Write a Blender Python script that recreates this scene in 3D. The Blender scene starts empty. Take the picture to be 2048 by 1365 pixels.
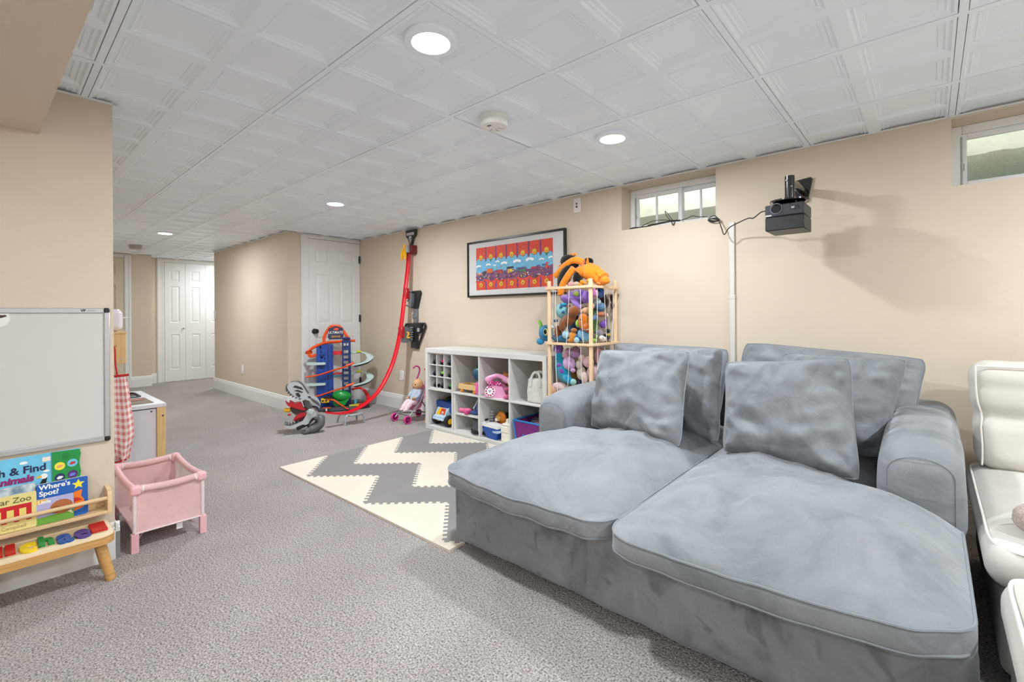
import bpy, bmesh, math, random
from mathutils import Vector, Matrix, Euler, noise
random.seed(11)
SC = bpy.context.scene
COL = SC.collection
PI = math.pi
CH = 2.057          # ceiling height
YW = 2.915          # window wall
T = 0.6096          # ceiling module

# ---------------------------------------------------------------- camera
cam_d = bpy.data.cameras.new('camera')
cam = bpy.data.objects.new('camera', cam_d)
COL.objects.link(cam)
_yaw, _pit, _rol = 0.72901, 0.001376, -0.0075616
_r = Vector((math.cos(_yaw), math.sin(_yaw), 0))
_f = Vector((-math.sin(_yaw)*math.cos(_pit), math.cos(_yaw)*math.cos(_pit), math.sin(_pit)))
_u = _r.cross(_f)
_r2 = math.cos(_rol)*_r + math.sin(_rol)*_u
_u2 = -math.sin(_rol)*_r + math.cos(_rol)*_u
_m = Matrix((_r2, _u2, -_f)).transposed().to_4x4()
_m.translation = Vector((2.35044, -0.28239, 1.09233))
cam.matrix_world = _m
cam_d.sensor_width = 36.0
cam_d.lens = 935.2*36/2048
cam_d.shift_y = -55.26/2048
cam_d.clip_start = 0.02
SC.camera = cam

# ---------------------------------------------------------------- world, exposure
SC.view_settings.view_transform = 'Standard'
SC.view_settings.look = 'None'
SC.view_settings.gamma = 1.0
SC.view_settings.use_curve_mapping = False
SC.view_settings.exposure = 0.95
wld = bpy.data.worlds.new('world'); SC.world = wld
wld.use_nodes = True
_bg = wld.node_tree.nodes['Background']
_bg.inputs[0].default_value = (0.97, 0.985, 1.0, 1)
_bg.inputs[1].default_value = 4.6
SC.cycles.max_bounces = 6
SC.cycles.diffuse_bounces = 4
SC.cycles.use_adaptive_sampling = True
SC.cycles.adaptive_threshold = 0.05
SC.cycles.adaptive_min_samples = 8
LAMP_W = 17.0        # watts of one ceiling lamp
# ceiling lamps of the room (x, y)
LAMPS = [(1.04, 0.765), (1.053, 2.013), (-1.474, 1.72), (-4.24, 1.082)]
LAMP_K = [0.88, 0.66, 1.0, 0.78]      # hand-set power per lamp to balance brightness across the room
LAMPS_UNSEEN = [(3.57, 0.765), (3.57, 2.013), (2.6, -1.45), (3.9, -1.45), (2.6, -2.7), (3.9, -2.7), (-6.42, 2.55)]  # unseen; added as fill, except the last, inferred from glow on the closet

# ---------------------------------------------------------------- helpers
MATS = {}
def srgb(c):
    return tuple((x/12.92 if x <= 0.04045 else ((x+0.055)/1.055)**2.4) for x in c)
def hexc(h):
    return srgb(tuple(int(h[i:i+2], 16)/255 for i in (0, 2, 4)))
def mat(name, col, rough=0.5, var=0.0, scale=8.0, bump=0.0, bscale=60.0, metal=0.0, spec=0.5, sheen=0.0, emit=0.0, alpha=1.0, trans=0.0, coat=0.0, detail=3.0, stretch=None, var2=None):
    """plain procedural material: base colour varied by noise, noise bump"""
    if name in MATS: return MATS[name]
    if isinstance(col, str): col = hexc(col)
    m = bpy.data.materials.new(name); m.use_nodes = True
    nt = m.node_tree; b = nt.nodes['Principled BSDF']
    b.inputs['Base Color'].default_value = (*col, 1)
    b.inputs['Roughness'].default_value = rough
    b.inputs['Metallic'].default_value = metal
    b.inputs['Specular IOR Level'].default_value = spec
    if sheen:
        b.inputs['Sheen Weight'].default_value = sheen
        b.inputs['Sheen Roughness'].default_value = 0.4
    if coat: b.inputs['Coat Weight'].default_value = coat
    if emit:
        b.inputs['Emission Color'].default_value = (*col, 1)
        b.inputs['Emission Strength'].default_value = emit
    if trans:
        b.inputs['Transmission Weight'].default_value = trans
    if alpha < 1: b.inputs['Alpha'].default_value = alpha
    if var or bump:
        tc = nt.nodes.new('ShaderNodeTexCoord')
        src = tc.outputs['Object']
        if stretch:
            mp = nt.nodes.new('ShaderNodeMapping'); mp.inputs['Scale'].default_value = stretch
            nt.links.new(src, mp.inputs[0]); src = mp.outputs[0]
        if var:
            n = nt.nodes.new('ShaderNodeTexNoise'); n.inputs['Scale'].default_value = scale; n.inputs['Detail'].default_value = detail
            nt.links.new(src, n.inputs['Vector'])
            rp = nt.nodes.new('ShaderNodeValToRGB')
            lo = tuple(max(0, c*(1-var)) for c in col); hi = tuple(min(1, c*(1+var)) for c in col)
            if var2: hi = hexc(var2) if isinstance(var2, str) else var2
            rp.color_ramp.elements[0].position = 0.32; rp.color_ramp.elements[1].position = 0.68
            rp.color_ramp.elements[0].color = (*lo, 1); rp.color_ramp.elements[1].color = (*hi, 1)
            nt.links.new(n.outputs[0], rp.inputs[0]); nt.links.new(rp.outputs[0], b.inputs['Base Color'])
        if bump:
            n2 = nt.nodes.new('ShaderNodeTexNoise'); n2.inputs['Scale'].default_value = bscale; n2.inputs['Detail'].default_value = 3
            nt.links.new(src, n2.inputs['Vector'])
            bp = nt.nodes.new('ShaderNodeBump'); bp.inputs['Strength'].default_value = bump; bp.inputs['Distance'].default_value = 0.01
            nt.links.new(n2.outputs[0], bp.inputs['Height']); nt.links.new(bp.outputs[0], b.inputs['Normal'])
    MATS[name] = m
    return m

class MB:
    """collects shapes; build() makes one mesh object of them"""
    def __init__(s): s.v = []; s.f = []; s.mi = []; s.cur = 0
    def add(s, vs, fs, mi=None):
        o = len(s.v); s.v += [tuple(p) for p in vs]
        for f in fs:
            s.f.append(tuple(i+o for i in f)); s.mi.append(s.cur if mi is None else mi)
        return s
    def box(s, x0, x1, y0, y1, z0, z1, r=0.0, M=None, mi=None):
        if x0 > x1: x0, x1 = x1, x0
        if y0 > y1: y0, y1 = y1, y0
        if z0 > z1: z0, z1 = z1, z0
        r = min(r, (x1-x0)*.49, (y1-y0)*.49, (z1-z0)*.49)
        if r <= 0:
            vs = [(x0,y0,z0),(x1,y0,z0),(x1,y1,z0),(x0,y1,z0),(x0,y0,z1),(x1,y0,z1),(x1,y1,z1),(x0,y1,z1)]
            fs = [(0,3,2,1),(4,5,6,7),(0,1,5,4),(1,2,6,5),(2,3,7,6),(3,0,4,7)]
        else:
            vs = []; idx = {}
            for sx in (0,1):
                for sy in (0,1):
                    for sz in (0,1):
                        X = (x0,x1)[sx]; Y = (y0,y1)[sy]; Z = (z0,z1)[sz]
                        dx = r if sx == 0 else -r; dy = r if sy == 0 else -r; dz = r if sz == 0 else -r
                        for a, p in enumerate(((X,Y+dy,Z+dz),(X+dx,Y,Z+dz),(X+dx,Y+dy,Z))):
                            idx[(sx,sy,sz,a)] = len(vs); vs.append(p)
            fs = []
            def q(*k): fs.append(tuple(idx[i] for i in k))
            q((0,0,0,0),(0,0,1,0),(0,1,1,0),(0,1,0,0)); q((1,0,0,0),(1,1,0,0),(1,1,1,0),(1,0,1,0))
            q((0,0,0,1),(1,0,0,1),(1,0,1,1),(0,0,1,1)); q((0,1,0,1),(0,1,1,1),(1,1,1,1),(1,1,0,1))
            q((0,0,0,2),(0,1,0,2),(1,1,0,2),(1,0,0,2)); q((0,0,1,2),(1,0,1,2),(1,1,1,2),(0,1,1,2))
            for a, b_ in ((0,0),(0,1),(1,0),(1,1)):
                q((0,a,b_,1),(1,a,b_,1),(1,a,b_,2),(0,a,b_,2)) if (a == b_) == False else q((0,a,b_,2),(1,a,b_,2),(1,a,b_,1),(0,a,b_,1))
                q((a,0,b_,0),(a,1,b_,0),(a,1,b_,2),(a,0,b_,2)) if a == b_ else q((a,0,b_,2),(a,1,b_,2),(a,1,b_,0),(a,0,b_,0))
                q((a,b_,0,1),(a,b_,1,1),(a,b_,1,0),(a,b_,0,0)) if a == b_ else q((a,b_,0,0),(a,b_,1,0),(a,b_,1,1),(a,b_,0,1))
            for sx in (0,1):
                for sy in (0,1):
                    for sz in (0,1):
                        t = ((sx,sy,sz,0),(sx,sy,sz,1),(sx,sy,sz,2))
                        if (sx+sy+sz) % 2 == 1: t = t[::-1]
                        q(*t[::-1])
        if M is not None: vs = [tuple(M @ Vector(p)) for p in vs]
        return s.add(vs, fs, mi)
    def frus(s, p0, p1, r0, r1, n=16, cap=True, mi=None):
        p0 = Vector(p0); p1 = Vector(p1); d = (p1-p0)
        if d.length < 1e-9: return s
        d.normalize(); a = d.orthogonal().normalized(); b = d.cross(a)
        vs = []; fs = []
        for k in range(n):
            t = 2*PI*k/n; e = a*math.cos(t)+b*math.sin(t)
            vs.append(p0+e*r0); vs.append(p1+e*r1)
        for k in range(n):
            j = (k+1) % n; fs.append((2*k, 2*j, 2*j+1, 2*k+1))
        if cap:
            fs.append(tuple(2*k for k in range(n))[::-1]); fs.append(tuple(2*k+1 for k in range(n)))
        return s.add(vs, fs, mi)
    def tube(s, pts, r, n=8, cap=True, closed=False, mi=None, up=None, flat=1.0):
        """round tube along a path; r number or list; flat scales second axis"""
        P = [Vector(p) for p in pts]; m = len(P)
        R = r if isinstance(r, (list, tuple)) else [r]*m
        vs = []; fs = []; prev = None
        for i in range(m):
            if closed: t = (P[(i+1) % m]-P[i-1])
            else: t = P[min(i+1, m-1)]-P[max(i-1, 0)]
            if t.length < 1e-9: t = Vector((0,0,1))
            t.normalize()
            if up is not None:
                a = Vector(up).cross(t)
                if a.length < 1e-4: a = t.orthogonal()
            elif prev is None: a = t.orthogonal()
            else: a = prev - t*prev.dot(t)
            if a.length < 1e-6: a = t.orthogonal()
            a.normalize(); prev = a; b = t.cross(a)
            for k in range(n):
                w = 2*PI*k/n
                vs.append(P[i]+a*math.cos(w)*R[i]+b*math.sin(w)*R[i]*flat)
        for i in range(m if closed else m-1):
            i2 = (i+1) % m
            for k in range(n):
                k2 = (k+1) % n; fs.append((i*n+k, i*n+k2, i2*n+k2, i2*n+k))
        if cap and not closed:
            fs.append(tuple(range(n))[::-1]); fs.append(tuple((m-1)*n+k for k in range(n)))
        return s.add(vs, fs, mi)
    def lathe(s, prof, c=(0,0,0), n=24, axis='Z', mi=None):
        """prof list of (radius, height)"""
        vs = []; fs = []; m = len(prof)
        for k in range(n):
            t = 2*PI*k/n
            for (r, h) in prof:
                p = (r*math.cos(t), r*math.sin(t), h)
                if axis == 'X': p = (p[2], p[0], p[1])
                elif axis == 'Y': p = (p[1], p[2], p[0])
                vs.append((p[0]+c[0], p[1]+c[1], p[2]+c[2]))
        for k in range(n):
            j = (k+1) % n
            for i in range(m-1): fs.append((k*m+i, j*m+i, j*m+i+1, k*m+i+1))
        if prof[0][0] > 1e-6: fs.append(tuple(k*m for k in range(n))[::-1])
        if prof[-1][0] > 1e-6: fs.append(tuple(k*m+m-1 for k in range(n)))
        return s.add(vs, fs, mi)
    def ell(s, c, r, n=16, m=10, M=None, mi=None):
        if isinstance(r, (int, float)): r = (r, r, r)
        vs = [(0,0,1)]; fs = []
        for i in range(1, m):
            a = PI*i/m
            for k in range(n):
                b = 2*PI*k/n; vs.append((math.sin(a)*math.cos(b), math.sin(a)*math.sin(b), math.cos(a)))
        vs.append((0,0,-1)); L = len(vs)-1
        for k in range(n): fs.append((0, 1+k, 1+(k+1) % n))
        for i in range(m-2):
            for k in range(n):
                a = 1+i*n+k; b = 1+i*n+(k+1) % n; fs.append((a, a+n, b+n, b))
        for k in range(n): fs.append((L, 1+(m-2)*n+(k+1) % n, 1+(m-2)*n+k))
        out = []
        for p in vs:
            q = Vector((p[0]*r[0], p[1]*r[1], p[2]*r[2]))
            if M is not None: q = M @ q
            out.append((q.x+c[0], q.y+c[1], q.z+c[2]))
        return s.add(out, fs, mi)
    def prism(s, poly, d0, d1, axis='Z', M=None, mi=None, bev=0.0):
        """polygon extruded between d0 and d1 along an axis; poly in the other two axes (cyclic order)"""
        n = len(poly)
        def P(a, b, d):
            return {'Z': (a, b, d), 'Y': (a, d, b), 'X': (d, a, b)}[axis]
        vs = [P(a, b, d0) for a, b in poly]+[P(a, b, d1) for a, b in poly]
        fs = [tuple(range(n))[::-1], tuple(range(n, 2*n))]
        for k in range(n):
            j = (k+1) % n; fs.append((k, j, n+j, n+k))
        if M is not None: vs = [tuple(M @ Vector(p)) for p in vs]
        return s.add(vs, fs, mi)
    def quad(s, a, b, c, d, mi=None): return s.add([a, b, c, d], [(0,1,2,3)], mi)
    def xf(s, M):
        s.v = [tuple(M @ Vector(p)) for p in s.v]; return s

def mesh_of(mb, mats, smooth=True, ang=38, recalc=True):
    me = bpy.data.meshes.new('m')
    me.from_pydata(mb.v, [], mb.f)
    for m_ in (mats if isinstance(mats, (list, tuple)) else [mats]): me.materials.append(m_)
    if len(me.materials) > 1: me.polygons.foreach_set('material_index', mb.mi)
    if recalc:
        bm = bmesh.new(); bm.from_mesh(me); bmesh.ops.recalc_face_normals(bm, faces=bm.faces); bm.to_mesh(me); bm.free()
    if smooth:
        me.polygons.foreach_set('use_smooth', [True]*len(me.polygons))
        me.set_sharp_from_angle(angle=math.radians(ang))
    me.update()
    return me
def link(name, me, parent=None, loc=None, rot=None):
    o = bpy.data.objects.new(name, me); COL.objects.link(o)
    if me is not None and me.name == 'm': me.name = name
    if parent is not None: o.parent = parent
    if loc is not None: o.location = loc
    if rot is not None: o.rotation_euler = rot
    return o
def wl(o):
    """location of an object's origin in the world, for empties that are not rotated"""
    p = Vector(o.location)
    while o.parent is not None: o = o.parent; p = p + Vector(o.location)
    return p
def part(name, mb, m, parent, label=None, world=False, smooth=True, ang=38, recalc=True, kind=None):
    """one mesh under its thing; world=True when the shapes were given in room coordinates"""
    if world:
        w = wl(parent); mb.v = [(p[0]-w.x, p[1]-w.y, p[2]-w.z) for p in mb.v]
    o = link(name, mesh_of(mb, m, smooth, ang, recalc), parent)
    if label: o['label'] = label
    if kind: o['kind'] = kind
    return o
def sub(name, mb, m, parent, **k): return part(name, mb, m, parent, **k)
def tag(o, label, cat, group=None):
    o['label'] = label; o['category'] = cat
    if group: o['group'] = group
    return o
def thing(name, label, cat, loc=(0,0,0), rotz=0.0, group=None):
    o = bpy.data.objects.new(name, None); COL.objects.link(o)
    o.empty_display_size = 0.05
    o.location = loc; o.rotation_euler = (0, 0, rotz)
    return tag(o, label, cat, group)
def single(name, mb, m, label, cat, loc=(0,0,0), rot=None, group=None, world=True, **k):
    """a thing that is one mesh; its origin at loc"""
    if world: mb.v = [(p[0]-loc[0], p[1]-loc[1], p[2]-loc[2]) for p in mb.v]
    o = link(name, mesh_of(mb, m, **k), None, loc, rot)
    return tag(o, label, cat, group)
def struct(name, mb, m, parent=None, label=None, smooth=False, **k):
    o = link(name, mesh_of(mb, m, smooth, **k), parent)
    if parent is None: o['kind'] = 'structure'
    if label: o['label'] = label
    return o
def sempty(name, loc=(0,0,0)):
    o = bpy.data.objects.new(name, None); COL.objects.link(o); o.location = loc; o['kind'] = 'structure'; o.empty_display_size = 0.05
    return o
_SPH = {}
def ball(name, c, r, m, parent, rot=(0,0,0), label=None):
    """ellipsoid part sharing one mesh per material"""
    if m.name not in _SPH:
        b = MB(); b.ell((0,0,0), 1.0, 18, 12); me = mesh_of(b, m); me.name = 'ball_'+m.name; _SPH[m.name] = me
    o = bpy.data.objects.new(name, _SPH[m.name]); COL.objects.link(o); o.parent = parent
    o.location = c; o.scale = (r, r, r) if isinstance(r, (int, float)) else r; o.rotation_euler = rot
    if label: o['label'] = label
    return o
def text_mesh(txt, size, depth=0.0, bold=0.0, align='CENTER', shear=0.0):
    """lettering as a mesh in the XY plane"""
    cu = bpy.data.curves.new('t', 'FONT'); cu.body = txt; cu.size = size; cu.extrude = depth; cu.offset = bold
    cu.align_x = align; cu.align_y = 'CENTER'; cu.shear = shear; cu.resolution_u = 3
    o = bpy.data.objects.new('t', cu); COL.objects.link(o)
    dg = bpy.context.evaluated_depsgraph_get(); dg.update()
    me = bpy.data.meshes.new_from_object(o.evaluated_get(dg))
    bpy.data.objects.remove(o); bpy.data.curves.remove(cu)
    return me
def lettering(name, txt, size, m, parent, loc, rot, depth=0.0004, bold=0.0, align='CENTER', label=None, shear=0.0, sx=1.0):
    me = text_mesh(txt, size, depth, bold, align, shear); me.materials.clear(); me.materials.append(m)
    o = link(name, me, parent, loc, rot); o.scale = (sx, 1, 1)
    if label: o['label'] = label
    return o
def rect_holes(mb, u0, u1, v0, v1, holes, P):
    """rectangle with rectangular holes; P(u,v) gives the point"""
    us = sorted(set([u0, u1]+[h[0] for h in holes]+[h[1] for h in holes]))
    vs_ = sorted(set([v0, v1]+[h[2] for h in holes]+[h[3] for h in holes]))
    us = [u for u in us if u0 <= u <= u1]; vs_ = [v for v in vs_ if v0 <= v <= v1]
    for i in range(len(us)-1):
        for j in range(len(vs_)-1):
            cu = (us[i]+us[i+1])/2; cv = (vs_[j]+vs_[j+1])/2
            if any(h[0] < cu < h[1] and h[2] < cv < h[3] for h in holes): continue
            mb.quad(P(us[i], vs_[j]), P(us[i+1], vs_[j]), P(us[i+1], vs_[j+1]), P(us[i], vs_[j+1]))
def rings(mb, u0, u1, v0, v1, prof, P):
    """concentric rectangle rings, prof list of (inset, depth); closes the middle. P(u,v,d)"""
    loops = []
    for (a, d) in prof:
        loops.append([P(u0+a, v0+a, d), P(u1-a, v0+a, d), P(u1-a, v1-a, d), P(u0+a, v1-a, d)])
    for A, B in zip(loops[:-1], loops[1:]):
        for k in range(4):
            j = (k+1) % 4; mb.quad(A[k], A[j], B[j], B[k])
    mb.quad(*loops[-1])
def axis_s(h, r, n, e=4):
    a = [-h+r*(1-math.cos(PI/2*i/e)) if False else -h+r*i/e for i in range(e)]
    inner = [-(h-r)+2*(h-r)*i/n for i in range(n+1)]
    return a+inner+[-x for x in a[::-1]]
def rbox(mb, c, h, r, n=(6,6,3), e=4, fn=None, M=None, mi=None):
    """box with round edges; fn(p) deforms local points"""
    A = [axis_s(h[i], r, n[i], e) for i in range(3)]
    key = {}; vs = []; fs = []
    def V(p):
        k = (round(p[0], 6), round(p[1], 6), round(p[2], 6))
        if k in key: return key[k]
        q = [max(-(h[i]-r), min(h[i]-r, p[i])) for i in range(3)]
        d = Vector((p[0]-q[0], p[1]-q[1], p[2]-q[2]))
        if d.length > 1e-9: d = d.normalized()*r
        w = Vector(q)+d
        if fn: w = Vector(fn(w))
        if M is not None: w = M @ w
        key[k] = len(vs); vs.append((w.x+c[0], w.y+c[1], w.z+c[2])); return key[k]
    for ax in range(3):
        b, d = (ax+1) % 3, (ax+2) % 3
        for sgn in (-1, 1):
            for i in range(len(A[b])-1):
                for j in range(len(A[d])-1):
                    q = []
                    for (x, y) in ((i,j),(i+1,j),(i+1,j+1),(i,j+1)):
                        p = [0,0,0]; p[ax] = sgn*h[ax]; p[b] = A[b][x]; p[d] = A[d][y]; q.append(V(p))
                    if sgn < 0: q = q[::-1]
                    if len(set(q)) >= 3: fs.append(tuple(dict.fromkeys(q)))
    return mb.add(vs, fs, mi)
def nz(p, s=1.0, o=0.0): return noise.noise(Vector((p[0]*s+o, p[1]*s+o*.7, p[2]*s-o)))
def bez(P, n=10):
    """Catmull-Rom through points"""
    P = [Vector(p) for p in P]; out = []
    for i in range(len(P)-1):
        p0 = P[max(i-1, 0)]; p1 = P[i]; p2 = P[i+1]; p3 = P[min(i+2, len(P)-1)]
        for k in range(n):
            t = k/n; out.append(0.5*((2*p1)+(-p0+p2)*t+(2*p0-5*p1+4*p2-p3)*t*t+(-p0+3*p1-3*p2+p3)*t**3))
    out.append(P[-1]); return out
# ================================================================ materials of the room
WALL = mat('cream_paint', 'd7c9b6', 0.62, var=0.03, scale=1.3, bump=0.03, bscale=120, spec=0.3)
WHITE = mat('white_trim', 'e9e9e8', 0.38, var=0.02, scale=3, spec=0.5)
CEIL = mat('ceiling_white', 'eff6ff', 0.4, var=0.015, scale=2.0, spec=0.4)
RAIL = mat('rail_white', 'eff6ff', 0.4)
PLEN = mat('plenum_dark', '151515', 0.9)  # near-black slab colour stands in for the unlit void behind tile gaps
BLACKM = mat('black_metal', '191817', 0.32, spec=0.6)
STEEL = mat('brushed_steel', 'b9b9b6', 0.3, metal=1.0)
CHROME = mat('chrome', 'd8d8d8', 0.12, metal=1.0)
CONC = mat('well_concrete', 'c4c4b6', 0.85, var=0.14, scale=9, bump=0.3, bscale=50)
def carpet_mat():
    m = bpy.data.materials.new('carpet'); m.use_nodes = True; nt = m.node_tree; b = nt.nodes['Principled BSDF']
    tc = nt.nodes.new('ShaderNodeTexCoord')
    n1 = nt.nodes.new('ShaderNodeTexNoise'); n1.inputs['Scale'].default_value = 150; n1.inputs['Detail'].default_value = 6; n1.inputs['Roughness'].default_value = 0.6
    n2 = nt.nodes.new('ShaderNodeTexNoise'); n2.inputs['Scale'].default_value = 2.2; n2.inputs['Detail'].default_value = 5
    n3 = nt.nodes.new('ShaderNodeTexVoronoi'); n3.inputs['Scale'].default_value = 170
    for n in (n1, n2, n3): nt.links.new(tc.outputs['Object'], n.inputs['Vector'])
    r = nt.nodes.new('ShaderNodeValToRGB'); e = r.color_ramp.elements
    e[0].position = 0.33; e[0].color = (*hexc('4b4340'), 1); e[1].position = 0.62; e[1].color = (*hexc('d6cfcb'), 1)
    k = e.new(0.46); k.color = (*hexc('a99f9a'), 1)
    nt.links.new(n1.outputs[0], r.inputs[0])
    mx = nt.nodes.new('ShaderNodeMix'); mx.data_type = 'RGBA'; mx.blend_type = 'MULTIPLY'; mx.inputs[0].default_value = 1.0
    r2 = nt.nodes.new('ShaderNodeValToRGB'); r2.color_ramp.elements[0].position = 0.3; r2.color_ramp.elements[0].color = (0.83,0.82,0.82,1); r2.color_ramp.elements[1].position = 0.7; r2.color_ramp.elements[1].color = (1,1,1,1)
    nt.links.new(n2.outputs[0], r2.inputs[0]); nt.links.new(r.outputs[0], mx.inputs[6]); nt.links.new(r2.outputs[0], mx.inputs[7])
    nt.links.new(mx.outputs[2], b.inputs['Base Color'])
    b.inputs['Roughness'].default_value = 0.95; b.inputs['Specular IOR Level'].default_value = 0.1; b.inputs['Sheen Weight'].default_value = 0.15
    ad = nt.nodes.new('ShaderNodeMath'); ad.operation = 'ADD'
    nt.links.new(n1.outputs[0], ad.inputs[0]); nt.links.new(n3.outputs[0], ad.inputs[1])
    bp = nt.nodes.new('ShaderNodeBump'); bp.inputs['Strength'].default_value = 0.7; bp.inputs['Distance'].default_value = 0.012
    nt.links.new(ad.outputs[0], bp.inputs['Height']); nt.links.new(bp.outputs[0], b.inputs['Normal'])
    return m
CARPET = carpet_mat()
def glass_mat(name='window_glass', tint=(0.975,0.985,0.98), gloss=0.05, dust=.14):
    m = bpy.data.materials.new(name); m.use_nodes = True; nt = m.node_tree; nt.nodes.remove(nt.nodes['Principled BSDF'])
    t = nt.nodes.new('ShaderNodeBsdfTransparent'); t.inputs[0].default_value = (*tint, 1)
    g = nt.nodes.new('ShaderNodeBsdfGlossy'); g.inputs['Roughness'].default_value = 0.03
    mx = nt.nodes.new('ShaderNodeMixShader'); mx.inputs[0].default_value = gloss
    nt.links.new(t.outputs[0], mx.inputs[1]); nt.links.new(g.outputs[0], mx.inputs[2])
    # dust film on the pane
    d = nt.nodes.new('ShaderNodeBsdfTranslucent'); d.inputs[0].default_value = (.93, .95, .93, 1)
    n = nt.nodes.new('ShaderNodeTexNoise'); n.inputs['Scale'].default_value = 18; n.inputs['Detail'].default_value = 4
    mr = nt.nodes.new('ShaderNodeMapRange'); mr.inputs[3].default_value = dust*.6; mr.inputs[4].default_value = dust*1.4
    nt.links.new(n.outputs[0], mr.inputs[0])
    m2 = nt.nodes.new('ShaderNodeMixShader'); nt.links.new(mr.outputs[0], m2.inputs[0]); nt.links.new(mx.outputs[0], m2.inputs[1]); nt.links.new(d.outputs[0], m2.inputs[2])
    nt.links.new(m2.outputs[0], nt.nodes['Material Output'].inputs[0])
    return m
GLASS = glass_mat(); GLASS2 = glass_mat('dusty_window_glass', dust=.45)

# ================================================================ floor, walls
XE, YB = 4.8, -3.6           # right wall, wall behind the camera
b = MB(); b.box(-7.4, XE+.1, YB-.1, 3.4, -0.06, 0.0); struct('floor', b, CARPET)

W1 = (0.615, 1.305, 1.72, 2.045); W2 = (2.437, 3.127, 1.712, 2.045)
b = MB()
rect_holes(b, -3.134, XE, 0, CH+.02, [W1, W2], lambda u, v: (u, YW, v))
for w in (W1, W2):
    D = YW+.20
    b.quad((w[0], YW, w[2]), (w[0], D, w[2]), (w[0], D, w[3]), (w[0], YW, w[3]))
    b.quad((w[1], YW, w[2]), (w[1], YW, w[3]), (w[1], D, w[3]), (w[1], D, w[2]))
    b.quad((w[0], YW, w[2]), (w[1], YW, w[2]), (w[1], D, w[2]), (w[0], D, w[2]))
    b.quad((w[0], YW, w[3]), (w[0], D, w[3]), (w[1], D, w[3]), (w[1], YW, w[3]))
rect_holes(b, -3.134, XE, 0, CH+.02, [W1, W2], lambda u, v: (u, YW+.20, v))
struct('wall_window', b, WALL, recalc=False)
b = MB(); DH = (2.243, 2.925-.012, 0.0, 2.005)
b.box(-3.26, -3.134, 2.0, 2.243, 0, CH+.02); b.box(-3.26, -3.134, 2.2435, YW+.2, 2.012, CH+.02)
struct('wall_door', b, WALL)
b = MB(); b.box(-3.40, -3.27, 2.121, YW+.2, 0, CH+.02); b.box(-3.27, -3.135, YW-.004, YW+.2, 0, 2.012); struct('door_leak_block', b, WALL)  # added block behind the closed door, stops outside light leaking in
b = MB(); b.box(-5.735, -3.2605, 2.0, 2.12, 0, CH+.02); struct('wall_hall', b, WALL)
b = MB(); b.box(-5.735, -5.62, 2.1205, 3.2, 0, CH+.02); struct('wall_hall_return', b, WALL)
b = MB(); b.box(-7.13, -5.735, 3.2, 3.3, 0, CH+.02); struct('wall_hall_end', b, WALL)
b = MB(); b.box(-7.25, -7.13, 1.44, 3.2, 0, CH+.02); struct('wall_closet', b, WALL)
b = MB(); b.box(-7.25, -6.85, 0.096, 1.4395, 0, CH+.02); struct('wall_far', b, WALL)
b = MB(); b.box(-7.25, -.413, YB, .096, 0, CH+.02); struct('wall_left', b, WALL)
b = MB(); b.box(-.412, XE, YB-.1, YB, 0, CH+.02); struct('wall_behind', b, WALL)
b = MB(); b.box(XE, XE+.1, YB-.1, YW+.2, 0, CH+.02); struct('wall_right', b, WALL)
b = MB()
b.prism([(-.412, -.139), (XE-.001, -.02), (XE-.001, -.95), (-.412, -.95)], 1.858, CH+.02)
struct('wall_soffit', b, WALL)

# ================================================================ ceiling: slab, tiles, rails
ceil = MB(); ceil.box(-7.4, XE+.1, YB-.1, 3.4, CH+.07, CH+.12)
CEILO = struct('ceiling', ceil, PLEN)
def tile_mesh():
    b = MB(); h = T/2-.0138
    prof = [(.023, 0), (.031, .0065), (.037, .007), (.040, .0045), (.046, .0088), (.060, .0092), (.063, .0120)]
    c = T/4
    holes = []
    for sx in (-1, 1):
        for sy in (-1, 1):
            cx, cy = sx*c, sy*c
            u0, u1, v0, v1 = cx-c, cx+c, cy-c, cy+c
            holes.append((u0+.023, u1-.023, v0+.023, v1-.023))
            rings(b, u0, u1, v0, v1, prof, lambda u, v, d: (u, v, d))
    rect_holes(b, -h, h, -h, h, holes, lambda u, v: (u, v, 0))
    for (p, q) in (((-h,-h),(h,-h)),((h,-h),(h,h)),((h,h),(-h,h)),((-h,h),(-h,-h))):
        b.quad((p[0],p[1],0),(q[0],q[1],0),(q[0],q[1],.02),(p[0],p[1],.02))
    return mesh_of(b, CEIL, smooth=False)
TILE = tile_mesh(); TILE.name = 'ceiling_tile'
ZONES = [(-.413, XE, -.14, .096), (-3.134, XE, .096, YW), (-7.13, -3.134, .096, 2.0), (-7.13, -5.735, 2.0, 3.2), (-.413, XE, YB, -.95)]
rt = random.Random(3)
for i in range(-12, 8):
    for j in range(-6, 6):
        x0, x1, y0, y1 = i*T, i*T+T, j*T, j*T+T
        if not any(x1 > z[0]+.01 and x0 < z[1]-.01 and y1 > z[2]+.01 and y0 < z[3]-.01 for z in ZONES): continue
        rx, ry = rt.uniform(-.0006, .0006), rt.uniform(-.0006, .0006)
        dz = 0.0
        if (i, j) == (1, 2): ry = 0.0; rx = 0.0; dz = 0.0
        o = link('ceiling_tile', TILE, CEILO, (x0+T/2+rt.uniform(-.0008, .0012), y0+T/2+rt.uniform(-.0008, .0008), CH+dz+rt.uniform(0, .0007)), (rx, ry, rt.uniform(-.0012, .0012)))
        if (i, j) == (1, 2): o.location.x += 0.007; o.rotation_euler = (0, 0, -.012)
for j in range(-6, 6):
    b = MB(); b.box(-7.13, XE, -.0115, .0115, -.0015, .022, .001); o = link('ceiling_rail', mesh_of(b, RAIL, False), CEILO, (0, j*T, CH))
for i in range(-12, 8):
    b = MB(); b.box(-.0115, .0115, -3.58, 3.3, -.0010, .018, .001); o = link('cross_rail', mesh_of(b, RAIL, False), CEILO, (i*T, 0, CH))

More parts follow.
